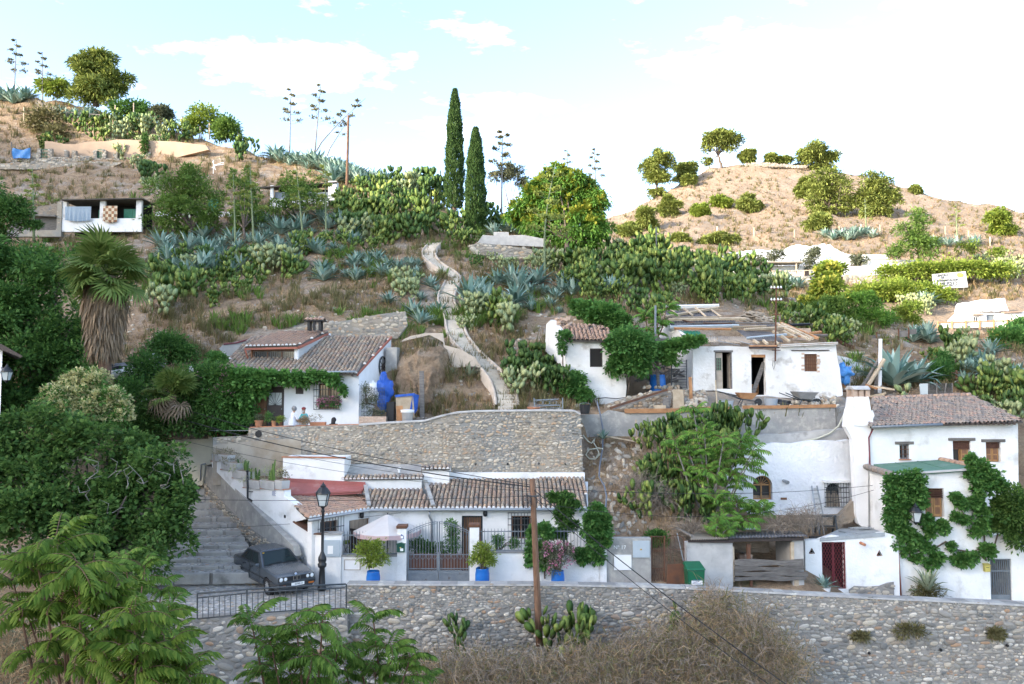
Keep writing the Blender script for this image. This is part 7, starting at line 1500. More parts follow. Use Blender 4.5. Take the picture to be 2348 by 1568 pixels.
for q in poly_samples([(2060,700),(2130,700),(2130,722),(2070,720)],5,16):
 grp+=[put(OPU['opuntia_pale'],'prickly_pear',fgp(*q),1.0,'cactus','pale prickly pear on the bank between museum sign and white cave front','prickly pears below the sign')]
relabel(grp,'pale prickly pear on the bank between museum sign and white cave front')
rs0=random.Random(12);grp=[]
for k in range(28):
 y=rs0.uniform(990,1200);x=rs0.uniform(1478+max(0,1050-y)*.5,1690);Y=float(np.interp(y,[985,1200],[38.2,34.0]))
 grp+=[put([OPU['opuntia' if k%3 else 'opuntia_dark'][k%4]],'prickly_pear',at(x,y+8,Y),rs0.uniform(.62,.9),'cactus','prickly pear in the tall thicket on the bank under the concrete wall','prickly pears on the cut bank',1.15)]
relabel(grp,'prickly pear in the thicket under the concrete wall')
padm={m_:np_mesh('pad',*pad_verts(1,.62,.045),M[m_],smooth=True)for m_ in('opuntia','opuntia_pale','opuntia_dark')}
def near_cactus(label,base,seed,mat,n,spread,size,h,s=1.0):
 t=thing('prickly_pear',label,'cactus',base)
 for mx in opuntia_pads(seed,n,spread,size,h):
  o=bpy.data.objects.new('pad',padm[mat]);COL.objects.link(o);o.parent=t;o.matrix_basis=mx
near_cactus('big prickly pear with broad pads at the foot of the utility pole',at(1315,1500,27.4),3,'opuntia',60,.75,.5,1.8);near_cactus('tall prickly pear stems against the stone wall beside the utility pole',at(1265,1490,27.6),11,'opuntia',26,.25,.46,2.2)
near_cactus('dark prickly pear at the foot of the stone wall in the bottom centre',at(1045,1500,27.3),15,'opuntia_dark',34,.6,.42,1.3);near_cactus('little prickly pear half hidden in dry brush right of the pole',at(1545,1450,27.7),8,'opuntia',14,.3,.4,1.0)
near_cactus('young bright prickly pear with few pads behind the tall house roof',at(2075,915,42),21,'opuntia_pale',9,.2,.5,1.3)
def stalk(label,base,top,r0=.09,green=False,n=11,w=1.0,lean=0):
 b=Vector(base);tp=Vector(top);h=(tp-b).length;t=thing('agave_stalk',label,'agave stalk',b);mb=MB();bend=V_((lean,0,0))*h
 pts=[b.lerp(tp,i/8)+bend*sin_(i/8*math.pi)*.15 for i in range(9)];pts[0]-=VZ(.4);mb.tube(pts,[r0*(1-.75*i/8)for i in range(9)],7)
 B,D=[],[];d_=(tp-b).normalized()
 for i in range(n):
  f=.42+.56*i/n;p=b.lerp(tp,f)+bend*sin_(f*math.pi)*.15;L_=h*.115*w*(1.15-.85*(f-.42)/.58);az=i*2.3;e=p+V_((cos_(az)*L_,sin_(az)*L_,L_*.22));mb.tube([p,p.lerp(e,.6)-VZ(L_*.06),e],[r0*.28,r0*.2,r0*.13],4)
  k=60;q=RNG.normal(size=(k,3))*np.array([.30,.30,.10])*L_*.8+np.array(e)+np.array([0,0,L_*.1]);B.append(q);D.append(RNG.normal(size=(k,3))*.5+np.array([0,0,.8]))
 mb.B('stem',M['stem_green' if green else 'bark_grey'],t,smooth=True);V,Q=leaves(np.concatenate(B),np.concatenate(D),h*.029*w,.6);link('flower_heads',np_mesh('flower_heads',V,Q,M['stalk_bloom' if green else 'scrub']),t)['kind']='stuff'
def stalk_px(label,x0,y0,x1,y1,Y=None,**k):
 b=gp(x0,y0)if Y is None else at(x0,y0,Y);stalk(label,b,at(x1,y1,b.y),**k)
stalk_px('leftmost dry agave stalk on the hilltop against the sky',32,228,38,88,128,r0=.12);stalk_px('second dry agave stalk from the left against the sky',98,245,97,118,123,r0=.12)
stalk_px('left of the two upright agave stalks above the crest agaves',664,345,667,200,104,r0=.11);stalk_px('right of the two upright agave stalks above the crest agaves',722,345,736,190,102,r0=.11)
stalk_px('steeply leaning dead agave stalk behind the wooden post',725,340,838,225,100,r0=.10,n=8,lean=-.2);stalk_px('lower leaning dead agave stalk on the crest',750,350,806,262,100,r0=.08,n=6)
stalk_px('tall agave stalk right of the two cypresses',1150,500,1152,292,80,r0=.11,n=13);stalk_px('small agave stalk behind the flowering tree',1300,430,1301,340,80,r0=.08,n=8);stalk_px('agave stalk right of the flowering tree against the sky',1366,460,1363,338,80,r0=.1)
stalk_px('green agave stalk in front of the flowering tree',1252,665,1274,375,62,r0=.11,green=True,n=13,lean=-.3);stalk_px('green agave stalk in front of the cave porch at far left',78,540,74,385,70,r0=.12,green=True)
stalk_px('green agave stalk left of the slender tree',540,565,535,400,70,r0=.11,green=True);stalk_px('green agave stalk just right of the slender tree',582,565,573,375,70,r0=.11,green=True);stalk_px('green agave stalk before the thin leafy tree',696,555,680,390,70,r0=.11,green=True);stalk_px('green agave stalk near the low white cave pillar',748,560,745,375,71,r0=.1,green=True)
stalk('green agave stalk beside the pine group on the dry hill',at(1987,545,143),at(1983,455,143),r0=.18,green=True,n=9);stalk('pale agave stalk on the dry hill above the tall tree',at(2195,560,140),at(2192,468,140),r0=.18,green=True,n=8)
stalk_px('small green agave stalk near the long grey slope',2000,860,1996,790,52,r0=.06,green=True,n=9,w=1.3);stalk_px('green agave stalk rising from the agaves on the right slope',2296,865,2290,755,55,r0=.08,green=True,n=9);stalk_px('green agave stalk in the fence line right of the long grey slope',2035,850,2030,770,53,r0=.06,green=True,n=9,w=1.3)
def tufts(name,pts,mat,blades,hgt,wid,lean=.55,seed=1):
 rng=np.random.default_rng(seed);n=len(pts);P=np.repeat(np.array([tuple(p)for p in pts]),blades,0);m=len(P);H=np.repeat(np.array([hgt]*n)if np.isscalar(hgt)else np.array(hgt),blades)[:,None]*rng.uniform(.5,1.2,(m,1))
 az=rng.uniform(0,2*np.pi,m);out_=np.stack([np.cos(az),np.sin(az),np.zeros(m)],1);P=P+out_*H*rng.uniform(0,.35,(m,1))-np.array([0,0,.05]);W=np.stack([-np.sin(az),np.cos(az),np.zeros(m)],1)*wid*H*rng.uniform(.6,1.4,(m,1));ln=lean*rng.uniform(.3,1.5,(m,1))
 mid=P+out_*H*ln*.35+np.array([0,0,.6])*H;tip=P+out_*H*ln+np.array([0,0,1.0])*H*np.clip(1.15-ln*.5,.4,1.1)
 V=np.stack([P-W,P+W,mid+W*.6,mid-W*.6,tip],1).reshape(-1,3);b=np.arange(m)[:,None]*5;Q=np.concatenate([b+np.array([[0,1,2]]),b+np.array([[0,2,3]]),b+np.array([[3,2,4]])]);me=np_mesh(name,V,Q,M[mat]);return me
HOUSES=[[(478,985),(478,850),(560,760),(760,745),(905,770),(900,985)],[(1245,735),(1400,735),(1440,920),(1300,920)],[(1500,705),(1660,700),(1930,790),(1940,945),(1330,960),(1440,900)],[(1940,900),(2230,900),(2348,965),(2348,1568),(1690,1200),(1690,1010),(1940,1010)],[(330,1000),(1345,940),(1345,1400),(330,1400)]]
gpts,gh,spts,sh=[],[],[],[]
rs=random.Random(99)
while len(gpts)<17000:
 x,y=rs.uniform(-60,2400),rs.uniform(215,960)
 if any(inside((x,y),h)for h in HOUSES):continue
 h=BV.ray_cast(VZ(0),ray(x,y).normalized())
 if h[0]is None or h[0].y<39:continue
 p=h[0];m_=fbm(p,.22)
 if m_<-.22 and rs.random()<.85:continue
 if rs.random()<.16+.12*(m_>.15):spts.append(p);sh.append(rs.uniform(.3,.65)*(1+p.y/140))
 gpts.append(p);gh.append(rs.uniform(.14,.42)*(1+p.y/160))
tag(link('dry_grass',tufts('dry_grass',gpts,'straw',8,gh,.035,.7)),'dry straw coloured grass over the near slopes','grass',kind='stuff')
tag(link('scrub',tufts('scrub',spts,'scrub',22,sh,.03,.7,3)),'low olive scrub tufts over the near slopes','scrub',kind='stuff')
fp,fh=[],[]
while len(fp)<7000:
 x,y=rs.uniform(1380,2400),rs.uniform(370,690);h=BV2.ray_cast(VZ(0),ray(x,y).normalized())
 if h[0]is None:continue
 fp.append(h[0]);fh.append(rs.uniform(.3,.8))
tag(link('far_grass',tufts('far_grass',fp,'straw',7,fh,.05,.8,4)),'pale dry tufts on the sunlit hill','grass',kind='stuff')
sp2=[p for p in fp if rs.random()<.3]
tag(link('far_scrub',tufts('far_scrub',sp2,'scrub',16,[rs.uniform(.4,1.1)for _ in sp2],.06,.8,8)),'low brown scrub on the sunlit hill','scrub',kind='stuff')
sp3=[p for p in gpts if 46<p.y<92 and fbm(p,.13)>.12 and rs.random()<.22]
tag(link('green_scrub',tufts('green_scrub',sp3,'leaf_locust',30,[rs.uniform(.4,1.0)for _ in sp3],.05,.8,9)),'low green scrub between the agaves','scrub',kind='stuff')
bp,bh=[],[]
for i in range(900):
 x,y=rs.uniform(1345,1720),rs.uniform(1010,1230);p=gp(x,y)
 if p is not None and 32<p.y<39.5:bp.append(p);bh.append(rs.uniform(.12,.45))
tag(link('bank_grass',tufts('bank_grass',bp,'straw',10,bh,.03,.9,6)),'dry grass on the cut bank under the concrete wall','grass',kind='stuff')
rb=thing('rubble','loose rubble stones scattered down the cut bank right of the stone terrace wall','rubble',gp(1400,1130));
for i in range(160):
 p=gp(rs.uniform(1345,1480),rs.uniform(1015,1225));s_=rs.uniform(.08,.3)
 if p is None:continue
 o_=link('stone',prs[i%7][0],rb);o_.matrix_basis=MT_(p)@MR_(-.6,4,'X')@MR_(rs.uniform(0,6),4,'Y')@MD_((s_*1.4,s_*.7,s_*.8,1))
Vs,Fs_=[],[];b=0
for i in range(2600):
 x,y=rs.uniform(-30,2380),rs.uniform(560,960)
 if any(inside((x,y),h)for h in HOUSES):continue
 p=gp(x,y)
 if p is None or p.y<39.5:continue
 s_=rs.uniform(.06,.26);A=np.array(MT_(p)@MR_(-1.0,4,'X')@MR_(rs.uniform(0,6),4,'Y')@MD_((s_*1.3,s_*.7,s_,1)));v=prs[i%7];Vs.append(v[1]@A[:3,:3].T+A[:3,3]);Fs_.append(v[2]+b);b+=len(v[1])
tag(link('loose_stones',np_mesh('loose_stones',np.concatenate(Vs),np.concatenate(Fs_),M['pebble_tan'],smooth=True)),'small loose stones strewn over the slope','stones',kind='stuff')
def brush(name,label,blobs,n,L_,mat,green=0,wid=.0048):
 P,D=clumpy(blobs,n,.3,10,.2);n=len(P);rng=RNG;up=np.array([0,0,.5]);D=unit(D*.6/max(.01,np.abs(D).max())+rng.normal(size=(n,3))+up);Ln=L_*rng.uniform(.4,1.4,(n,1));S=unit(np.cross(D,rng.normal(size=(n,3))))*wid*rng.uniform(.6,1.6,(n,1));mid=P+D*Ln*.5+np.array([0,0,.06])*Ln;tip=P+D*Ln-np.array([0,0,.22])*Ln
 V=np.stack([P-S,P+S,mid+S,mid-S,tip+S*.4,tip-S*.4],1).reshape(-1,3);b=np.arange(n)[:,None]*6;Q=np.concatenate([b+np.array([[0,1,2,3]]),b+np.array([[3,2,4,5]])]);return tag(link(name,np_mesh(name,V,Q,M[mat])),label,'brush',kind='stuff')
bl_=blob_px([(1000,1555,26.5,60,45),(1100,1565,26.3,90,55),(1230,1575,26.2,90,50),(1360,1560,26.2,90,60),(1440,1540,26.2,70,50),(1530,1510,26.3,80,60),(1630,1490,26.4,70,80),(1720,1500,26.4,80,90),(1790,1550,26.2,65,80),(1600,1570,25.8,160,70),(1400,1590,25.6,160,60),(1200,1600,25.6,160,50),(1640,1410,27,50,50)])
brush('dry_brush','tangled grey brown dry brush filling the bottom below the stone wall',bl_,20000,.5,'twig');brush('brush_straw','straw coloured stems in the dry brush below the stone wall',bl_,15000,.55,'straw');brush('brush_green','sparse green stems in the dry brush below the stone wall',bl_,12000,.3,'scrub',wid=.010)
bl2=blob_px([(60,1520,22,120,60),(180,1540,22,100,55),(-40,1450,23,100,60),(250,1570,21,100,40)])
brush('dry_brush','pale dry grass and stems behind the saplings in the bottom left corner',bl2,8000,.6,'straw');brush('brush_green','green shoots in the bottom left corner',bl2,2500,.3,'leaf_olive',wid=.012)
brush('dry_brush','heap of cut brown brush on the shed roof',blob_px([(1850,1195,33.2,38,18),(1815,1200,33,30,14),(1780,1205,33,30,8)]),1600,.5,'twig');brush('dry_brush','dry twiggy brush on the bank above the rusty gates',blob_px([(1500,1150,34.6,45,28),(1460,1120,35.2,35,25),(1580,1220,33.4,50,16),(1650,1235,33,50,9)]),3200,.6,'twig')
for lab,x,y,rx,ry in(('largest dry tuft hanging on the stone wall at right',2085,1447,38,14),('small dry tuft hanging on the wall left of the largest',1970,1458,20,9),('round dry tuft on the stone wall near the right edge',2278,1452,17,11)):
 t=thing('wall_tuft',lab,'tuft',lw.px(x,y));crown(t,[(tuple(lw.px(x,y,off=.12)),(rx*28.3/F,.16,ry*28.3/F))],900,.13,'scrub',asp=.25,name='foliage',shell=.2)
bush('shrub','small green shrub above the rusty lattice gate',blob_px([(1505,1235,32.4,24,14)]),1800,.13,'leaf_dark')
# caves and walls far up the slopes
def fbx(fac,c,a,b,mat,parent,name,o0=-.3,o1=0.,z0=None):
 r_=fac.rect(*c(*a),*c(*b));mb=MB();fbox(mb,fac,r_[0],r_[1]if z0 is None else z0,r_[2],r_[3],o0,o1);return mb.B(name,M[mat],parent)
CPf=Fac(40,74.5,340,74.5)
t=thing('cave_porch','cave house porch with white parapet, pillars and green doors on the left slope','house',CPf.px(240,535))
fbx(CPf,cP,(830,1150),(1900,1330),'white',t,'parapet');fbx(CPf,cP,(835,925),(893,1150),'white_worn',t,'pillar');fbx(CPf,cP,(1338,912),(1412,1150),'white_worn',t,'pillar');fbx(CPf,cP,(1825,897),(1900,1150),'white_worn',t,'pillar')
mb=MB();mb.bar(CPf.px(*cP(860,915),off=.4),CPf.px(*cP(1945,895),off=.4),.1,.1);mb.prism([CPf.px(*cP(860,912),off=.5),CPf.px(*cP(1945,893),off=.5),CPf.px(*cP(1945,893),off=-2.4),CPf.px(*cP(860,912),off=-2.4)],(0,0,-.08));mb.B('roof',M['roof_bed'],t)
fbx(CPf,cP,(840,915),(1890,1330),'inner_shade',t,'back_wall',-2.4,-2.2)  # back of the porch painted near-black for its shade
fbx(CPf,cP,(1240,1000),(1332,1150),'green_sheet',t,'door',-1.2,-1.1);fbx(CPf,cP,(1585,990),(1700,1150),'green_sheet',t,'door',-1.2,-1.1);fbx(CPf,cP,(1704,990),(1815,1150),'green_sheet',t,'door',-1.2,-1.1)
o=fbx(CPf,cP,(772,930),(832,1330),'mortar_tan',t,'stone_pier',-.5,.1);stone_face(o,CPf,rh(CPf,*cP(772,932),*cP(832,1328)),'pebble_tan',row=(.15,.25),proud=1.2,nparts=60)
fbx(CPf,cP,(440,1132),(768,1312),'wood_grey',t,'shutter',-.3,-.2);fbx(CPf,cP,(120,1160),(380,1312),'wood_grey',t,'shutter',-.3,-.2);mb=MB();mb.bar(CPf.px(*cP(370,1112),off=.1),CPf.px(*cP(770,1125),off=.1),.5,.15);mb.B('lintel',M['wood_grey'],t)
wall('rock_front',CPf,Cs(cP,[(80,1090),(300,1080),(480,1000),(770,950),(770,1128),(100,1128)]),M['rock'],t,thick=.6,rough_edge=.06);fbx(CPf,cP,(100,1312),(830,1400),'mortar_tan',t,'stone_base',-.4,.15)
def cloth(name,label,fac,c,pts,mat,fold=6,off=.25):
 a,b=pts;n=24;mb=MB();vs,fs=[],[];r_=fac.rect(*c(*a),*c(*b));m_=5
 for i in range(n+1):
  for k in range(m_+1):
   f=i/n;g=k/m_;vs.append(fac.p(r_[0]+(r_[2]-r_[0])*f,r_[3]+(r_[1]-r_[3])*g*(1+.1*sin_(f*3)),off+.1*sin_(f*fold*6.28)*g))
 for i in range(n):
  for k in range(m_):q=i*(m_+1)+k;fs.append((q,q+1,q+m_+2,q+m_+1))
 mb.add(vs,fs);return tag(mb.B(name,M[mat],smooth=True),label,'cloth')
cloth('blanket','pale blue blanket hung over the white cave porch parapet',CPf,cP,((890,1000),(1240,1180)),'sheet_blue')
m=bpy.data.materials.new('check_cloth');m.use_nodes=True;M['check_cloth']=m;b_=m.node_tree.nodes['Principled BSDF'];ck=N(m.node_tree,'ShaderNodeTexChecker',i_Scale=3.6);ck.inputs[1].default_value=(.62,.52,.36,1);ck.inputs[2].default_value=(.30,.15,.08,1);tcn=N(m.node_tree,'ShaderNodeTexCoord');m.node_tree.links.new(tcn.outputs['Object'],ck.inputs[0]);m.node_tree.links.new(ck.outputs[0],b_.inputs[0]);b_.inputs['Roughness'].default_value=1
cloth('blanket','brown and cream checked blanket hung on the cave porch',CPf,cP,((1400,990),(1590,1195)),'check_cloth',3)
C2=Fac(600,82.5,780,82.5);t=thing('cave_porch','low white cave porch with dark opening behind the thin trees','house',C2.px(690,470))
fbx(C2,cA,(1812,1243),(1832,1420),'white',t,'pillar');fbx(C2,cA,(2203,1215),(2258,1345),'white',t,'pillar',-.9,.1);fbx(C2,cA,(1835,1335),(2200,1420),'white',t,'parapet');fbx(C2,cA,(1835,1245),(2200,1400),'inner_shade',t,'back_wall',-1.8,-1.7)  # near-black back paints the shade in the porch opening
mb=MB();mb.prism([C2.px(*cA(1740,1258),off=.3),C2.px(*cA(2270,1222),off=.3),C2.px(*cA(2230,1215),off=-2),C2.px(*cA(1800,1240),off=-2)],(0,0,-.1));mb.B('roof',M['roof_bed'],t);fbx(C2,cA,(1835,1280),(2200,1335),'iron_grey',t,'awning',-.6,-.5)
C3=Fac(330,82,560,82);t=thing('white_wall','white wall with turquoise panels behind the two stemmed tree','wall',C3.px(440,500));fbx(C3,cA,(1040,1420),(1560,1480),'white',t,'parapet');fbx(C3,cA,(960,1360),(1000,1480),'green_sheet',t,'panel',-.2,-.1);fbx(C3,cA,(1170,1370),(1250,1418),'green_sheet',t,'panel',-.2,-.1);fbx(C3,cA,(1390,1330),(1460,1418),'green_sheet',t,'panel',-.2,-.1)
H1=Fac(-30,103,250,103);t=thing('terrace_wall','long low stone wall below the ruined gateways on the left hill','stone wall',H1.px(120,388));hp=Cs(cP,[(-150,420),(400,405),(900,400),(1450,392),(1640,400),(1500,470),(900,495),(-150,490)]);wall('wall_core',H1,hp,M['mortar_tan'],t,thick=.5);stone_face(t,H1,[H1.hit(*q)for q in hp],'pebble_tan',row=(.2,.34),asp=(1,2),keep=.8,proud=.35,nparts=200)
H2=Fac(-30,105,370,105);t=thing('ruined_wall','ruined stone wall with green barred gates on the left hill','stone wall',H2.px(180,370))
for a,b in(((140,345),(1600,420)),((497,212),(540,350)),((645,212),(692,350)),((862,238),(905,350)),((965,240),(1018,350)),((1252,232),(1296,350)),((1372,232),(1418,350)),((1516,258),(1574,350)),((430,270),(497,350)),((692,325),(862,350)),((1018,315),(1252,350)),((1960,262),(2012,372))):
 o=fbx(H2,cP,a,b,'mortar_tan',t,'stone_pier' if b[1]-a[1]>80 else 'stone_course',-.5,0);stone_face(o,H2,rh(H2,*cP(*a),*cP(*b)),'pebble_tan',row=(.16,.26),proud=.5,nparts=30,keep=.9)
for x0,x1 in((545,640),(1300,1368)):grille(t,H2,H2.rect(*cP(x0,220),*cP(x1,358)),4,3,off=-.2,rad=.035,mat='green_plastic',ext=0,name='gate_grid')
H3=Fac(215,105.6,500,104.6);t=thing('cave_wall','ochre rendered cave front with wavy top on the left hill','wall',H3.px(360,365));wall('wall_body',H3,Cs(cP,[(600,115),(700,118),(850,150),(1000,155),(1200,120),(1420,115),(1560,92),(1750,96),(1900,105),(2150,112),(2348,118),(2600,150),(2760,165),(2800,230),(2500,300),(2050,420),(1700,340),(600,340)]),M['ochre'],t,thick=.8)
crown(t,[(tuple(H3.px(*cP(1958,y),off=.3)),(.42,.4,.5))for y in(80,130,180,230,280)],900,.3,'leaf_dark',name='ivy_pillar')
tp=thing('tarpaulin','blue tarpaulin screen on posts on the left hill','tarpaulin',H2.px(50,362));r_=H2.rect(*cP(188,213),*cP(428,352));vs,fs=[],[]
for i in range(9):
 for k in range(6):f,g=i/8,k/5;vs.append(H2.p(r_[0]+(r_[2]-r_[0])*f,r_[3]+(r_[1]-r_[3])*g-.25*sin_(f*3.14)*(1-g),.3+.15*sin_(f*9+g*4)))
for i in range(8):
 for k in range(5):q=i*6+k;fs.append((q,q+1,q+7,q+6))
mb=MB();mb.add(vs,fs);mb.B('sheet',M['blue_tarp_pale'],tp,smooth=True)
for x in(175,432):mb=MB();mb.tube([H2.px(*cP(x,345),off=.3),H2.px(*cP(x,140 if x<200 else 205),off=.3)],.08,6);mb.B('post',M['wood_grey'],tp)
mb=MB();p0,p1=at(*cA(448,752),117),at(*cA(745,776),117);mb.bar(p0,p1,.12);mb.bar(p1,p1-VZ(1.6),.12);mb.bar(p0,p0-VZ(1.4),.12);mb.bar(at(*cA(600,764),117),at(*cA(600,764),117)-VZ(1.5),.12);tag(mb.B('wooden_rail',M['wood_grey']),'dark wooden rail on posts below the hilltop pine','rail')
for i,(x,y0,y1)in enumerate(((160,720,790),(773,705,765),(897,690,760),(1098,800,870),(1222,780,870),(1342,845,930),(1405,825,900),(1600,870,930))):
 p=at(*cA(x,y1),114);mb=MB();mb.tube([p-VZ(.8),at(*cA(x,y0),114)],.09,6);tag(mb.B('fence_post',M['wood_pale']),'pale fence post on the left hilltop, %s from left'%ORD[i],'post','fence posts on the left hilltop')
an=thing('aerial','white television aerial standing on the left slope','aerial',gp(492,395));A=lambda x,y:at(*cA(x,y),96)
mb=MB();mb.tube([A(1430,1165),A(1433,1075)],.04,5);mb.B('mast',M['plastic_white'],an)
mb=MB();mb.bar(A(1435,1112),A(1502,1100),.07);mb.bar(A(1435,1108),A(1500,1088),.06);mb.B('boom',M['plastic_white'],an)
mb=MB();mb.bar(A(1425,1080),A(1438,1110),.07);mb.bar(A(1438,1115),A(1445,1140),.07);mb.bar(A(1422,1125),A(1440,1112),.07);mb.B('reflector',M['plastic_white'],an)
mb=MB();b=gp(795,432);mb.tube([b-VZ(.5),at(797,350,b.y),at(799,265,b.y)],[.17,.15,.13],8);tag(mb.B('wooden_post',M['pole']),'tall bare wooden pole on the crest near the leaning stalks','pole')
MU=Fac(1640,106,2120,106);t=thing('museum_cave','long whitewashed cave dwellings with wavy rock top at the foot of the dry hill','house',MU.px(1800,632))
wavy=Cs(cQ,[(70,135),(130,110),(250,97),(380,90),(470,100),(560,92),(590,65),(640,52),(720,62),(800,55),(880,50),(940,90),(1000,120),(1060,130),(1095,160),(1085,205),(1000,215),(860,215),(400,215),(150,215)]);wall('painted_rock',MU,wavy,M['white_rough'],t,thick=2.0,rough_edge=.15)
MV=Fac(1640,104.5,2120,104.5)
def mv(a,b,mat,nm,o0=-.3,o1=0.):return fbx(MV,cQ,a,b,mat,t,nm,o0,o1)
mv((160,205),(385,300),'white','wall');mv((455,212),(725,292),'white','wall');mv((385.5,205),(454.5,292),'white','wall',-.9,-.8);mv((400,235),(450,292),'wood_dark','door',-.79,-.7);mv((690,235),(722,288),'wood_dark','door',0,.1);mv((190,245),(215,280),'ochre','window_panel',.0,.06);mv((222,245),(252,280),'ochre','window_panel',0,.06);mv((740,215),(1130,292),'white','wall');mv((1132,165),(1330,292),'white','wall');mv((1332,172),(1572,240),'white','wall');mv((1132,130),(1330,163),'white','cornice',-.6,.15);mv((1325,170),(1575,182),'white_clean','cornice',-.5,.25)
mb=MB();mb.bar(MV.px(*cQ(130,200),off=.8),MV.px(*cQ(640,200),off=.8),2.2,.15);mb.B('porch_roof',M['corrugated_pale'],t)
for x in(180,395,600):mb=MB();mb.tube([MV.px(*cQ(x,290),off=1.6),MV.px(*cQ(x,202),off=1.6)],.1,6);mb.B('porch_post',M['wood_pale'],t)
for c0,c1 in(((370,290),(735,358)),((1000,283),(1275,358))):
 f=Fac(1640,102.5,2120,102.5);hp=rh(f,*cQ(*c0),*cQ(*c1));t2=thing('terrace_wall','grey stone terrace wall under the %s part of the museum caves'%('left' if c0[0]<500 else 'right'),'stone wall',f.px(*cQ((c0[0]+c1[0])/2,c1[1])));wall('wall_core',f,hp,M['mortar_tan'],t2,px=False,thick=.6);stone_face(t2,f,hp,'pebble_tan',row=(.22,.34),asp=(1.2,2.4),proud=.35,nparts=150)
fr_=thing('wooden_fence','thin wooden rail fence along the museum terrace','fence',MV.px(*cQ(600,290),off=2))
for x in range(380,740,45):mb=MB();mb.tube([MV.px(*cQ(x,298),off=1.9),MV.px(*cQ(x,262),off=1.9)],.07,5);mb.B('post',M['wood_pale'],fr_)
mb=MB();mb.bar(MV.px(*cQ(380,270),off=1.9),MV.px(*cQ(740,262),off=1.9),.09);mb.B('rail',M['wood_pale'],fr_)
SG=Fac(2130,95.5,2230,96.5);sg=thing('museum_sign','tilted white museum sign on the bank below the yellow hedge','sign',SG.px(2180,668))
q=[SG.px(*cQ(1670,386)),SG.px(*cQ(1926,374)),SG.px(*cQ(1908,254)),SG.px(*cQ(1660,276))];mb=MB();mb.prism(q,SG.n*-.12);mb.B('board',M['white_clean'],sg)
rot_=math.radians(4.2)
for tx,x,y,sz in(('CENTRO',1728,285,.44),('DE',1733,303,.38),('INTERPRETACION',1770,322,.38),('MUSEO',1778,351,.78)):
 text(tx,sz*.95,face_m(SG,*cQ(x,y),.03)@MR_(rot_,4,'Z'),'letters',sg,ext=.02)
mb=MB();p=SG.px(*cQ(1860,282),off=.03);mb.sphere(p,.5,10,6,(1.1,.08,.55));mb.B('emblem',M['yellow_box'],sg)
for x in(1690,1900):mb=MB();mb.tube([SG.px(*cQ(x,380),off=-.15),SG.px(*cQ(x,380),off=-.15)-VZ(1.5)],.08,6);mb.B('post',M['wood_grey'],sg)
WC=Fac(2150,85.5,2420,85.5);t=thing('cave_house','small sunlit white cave front with one window at the right edge','house',WC.px(2260,745))
wall('upper_front',WC,Cs(cQ,[(1890,505),(1905,488),(2050,468),(2203,454),(2212,500),(2232,555),(1880,560)]),M['white_rough'],t,thick=1.5,rough_edge=.06)
wl=WC.rect(*cQ(1968,596),*cQ(2010,640));wd_=WC.rect(*cQ(2066,580),*cQ(2132,652));W2_=Fac(2150,84.2,2420,84.2);wl=W2_.rect(*cQ(1968,596),*cQ(2010,640));wd_=W2_.rect(*cQ(2066,580),*cQ(2132,652))
wall('lower_front',W2_,Cs(cQ,[(1790,620),(1850,562),(2180,570),(2348,556),(2500,556),(2500,700),(1760,690)]),M['white'],t,holes=[rhole(wl),rhole(wd_)],thick=.4);window(t,W2_,wl,'white_clean',2,1,depth=.15);fbx(W2_,cQ,(2068,580),(2130,652),'iron_grey',t,'door',-.3,-.2)
for x0,x1 in((1955,2030),(2185,2330)):mb=MB();mb.bar(W2_.px(*cQ(x0,582 if x0<2000 else 566),off=.1),W2_.px(*cQ(x1,580 if x0<2000 else 558),off=.1),.5,.12);mb.B('tile_eave',M['tile_red'],t)
ff=thing('wooden_fence','rustic wooden fence with pale panels in front of the white cave front','fence',at(2230,760,76))
Wf=Fac(2050,82,2420,82)
for i in range(8):
 x=1700+i*105;mb=MB();y0=640-(x-1700)*.03;mb.tube([Wf.px(*cQ(x,y0+62)),Wf.px(*cQ(x,y0-8))],.1,6);mb.B('post',M['wood_orange'],ff)
 if i<7:x2=x+105;y2=640-(x2-1700)*.03;mb=MB();mb.bar(Wf.px(*cQ(x,y0)),Wf.px(*cQ(x2,y2)),.09);mb.B('rail',M['wood_orange'],ff);mb=MB();mb.prism([Wf.px(*cQ(x+3,y0+4),off=-.1),Wf.px(*cQ(x2-3,y2+4),off=-.1),Wf.px(*cQ(x2-3,y2+45),off=-.1),Wf.px(*cQ(x+3,y0+45),off=-.1)],(0,.05,0));mb.B('panel',M['white_worn'],ff)
for i,(x,y)in enumerate(((57,925),(290,905),(537,912),(808,925),(1108,898),(1382,895),(1255,890),(1820,905),(1975,935),(2120,975))):
 p=fgp(*cC(x,y));mb=MB();mb.tube([p-VZ(.4),at(*cC(x,y-58),p.y)],.12,6);tag(mb.B('white_post',M['wood_pale']),'slim pale post across the foot of the dry hill, %s from left'%ORD[(0,1,2,3,4,6,5,7,8,9)[i]],'post','posts across the dry hill')
rk=thing('hilltop_wall','ruined dry stone wall along the top of the dry hill','stone wall',at(1780,382,228));HTf=Fac(1690,226,1870,226);hp=Cs(cC,[(480,425),(620,418),(760,432),(900,440),(890,455),(640,448),(480,445)]);wall('wall_core',HTf,hp,M['rock'],rk,thick=.6,rough_edge=.25);stone_face(rk,HTf,[HTf.hit(*q)for q in hp],'pebble_tan',row=(.3,.5),proud=.3,nparts=120)
fc=thing('picket_fence','old cane fence on the bank right of the roofless house','fence',at(1945,830,50));
for i in range(16):
 x=140+i*13;mb=MB();mb.tube([at(*cS(x,460-i*2),50),at(*cS(x+12,330+i*4),50)],.03,4);mb.B('cane',M['rust'],fc)
mb=MB();mb.tube([at(*cS(40,265),50),at(*cS(280,380),50)],.04,5);mb.B('rail',M['rust'],fc)
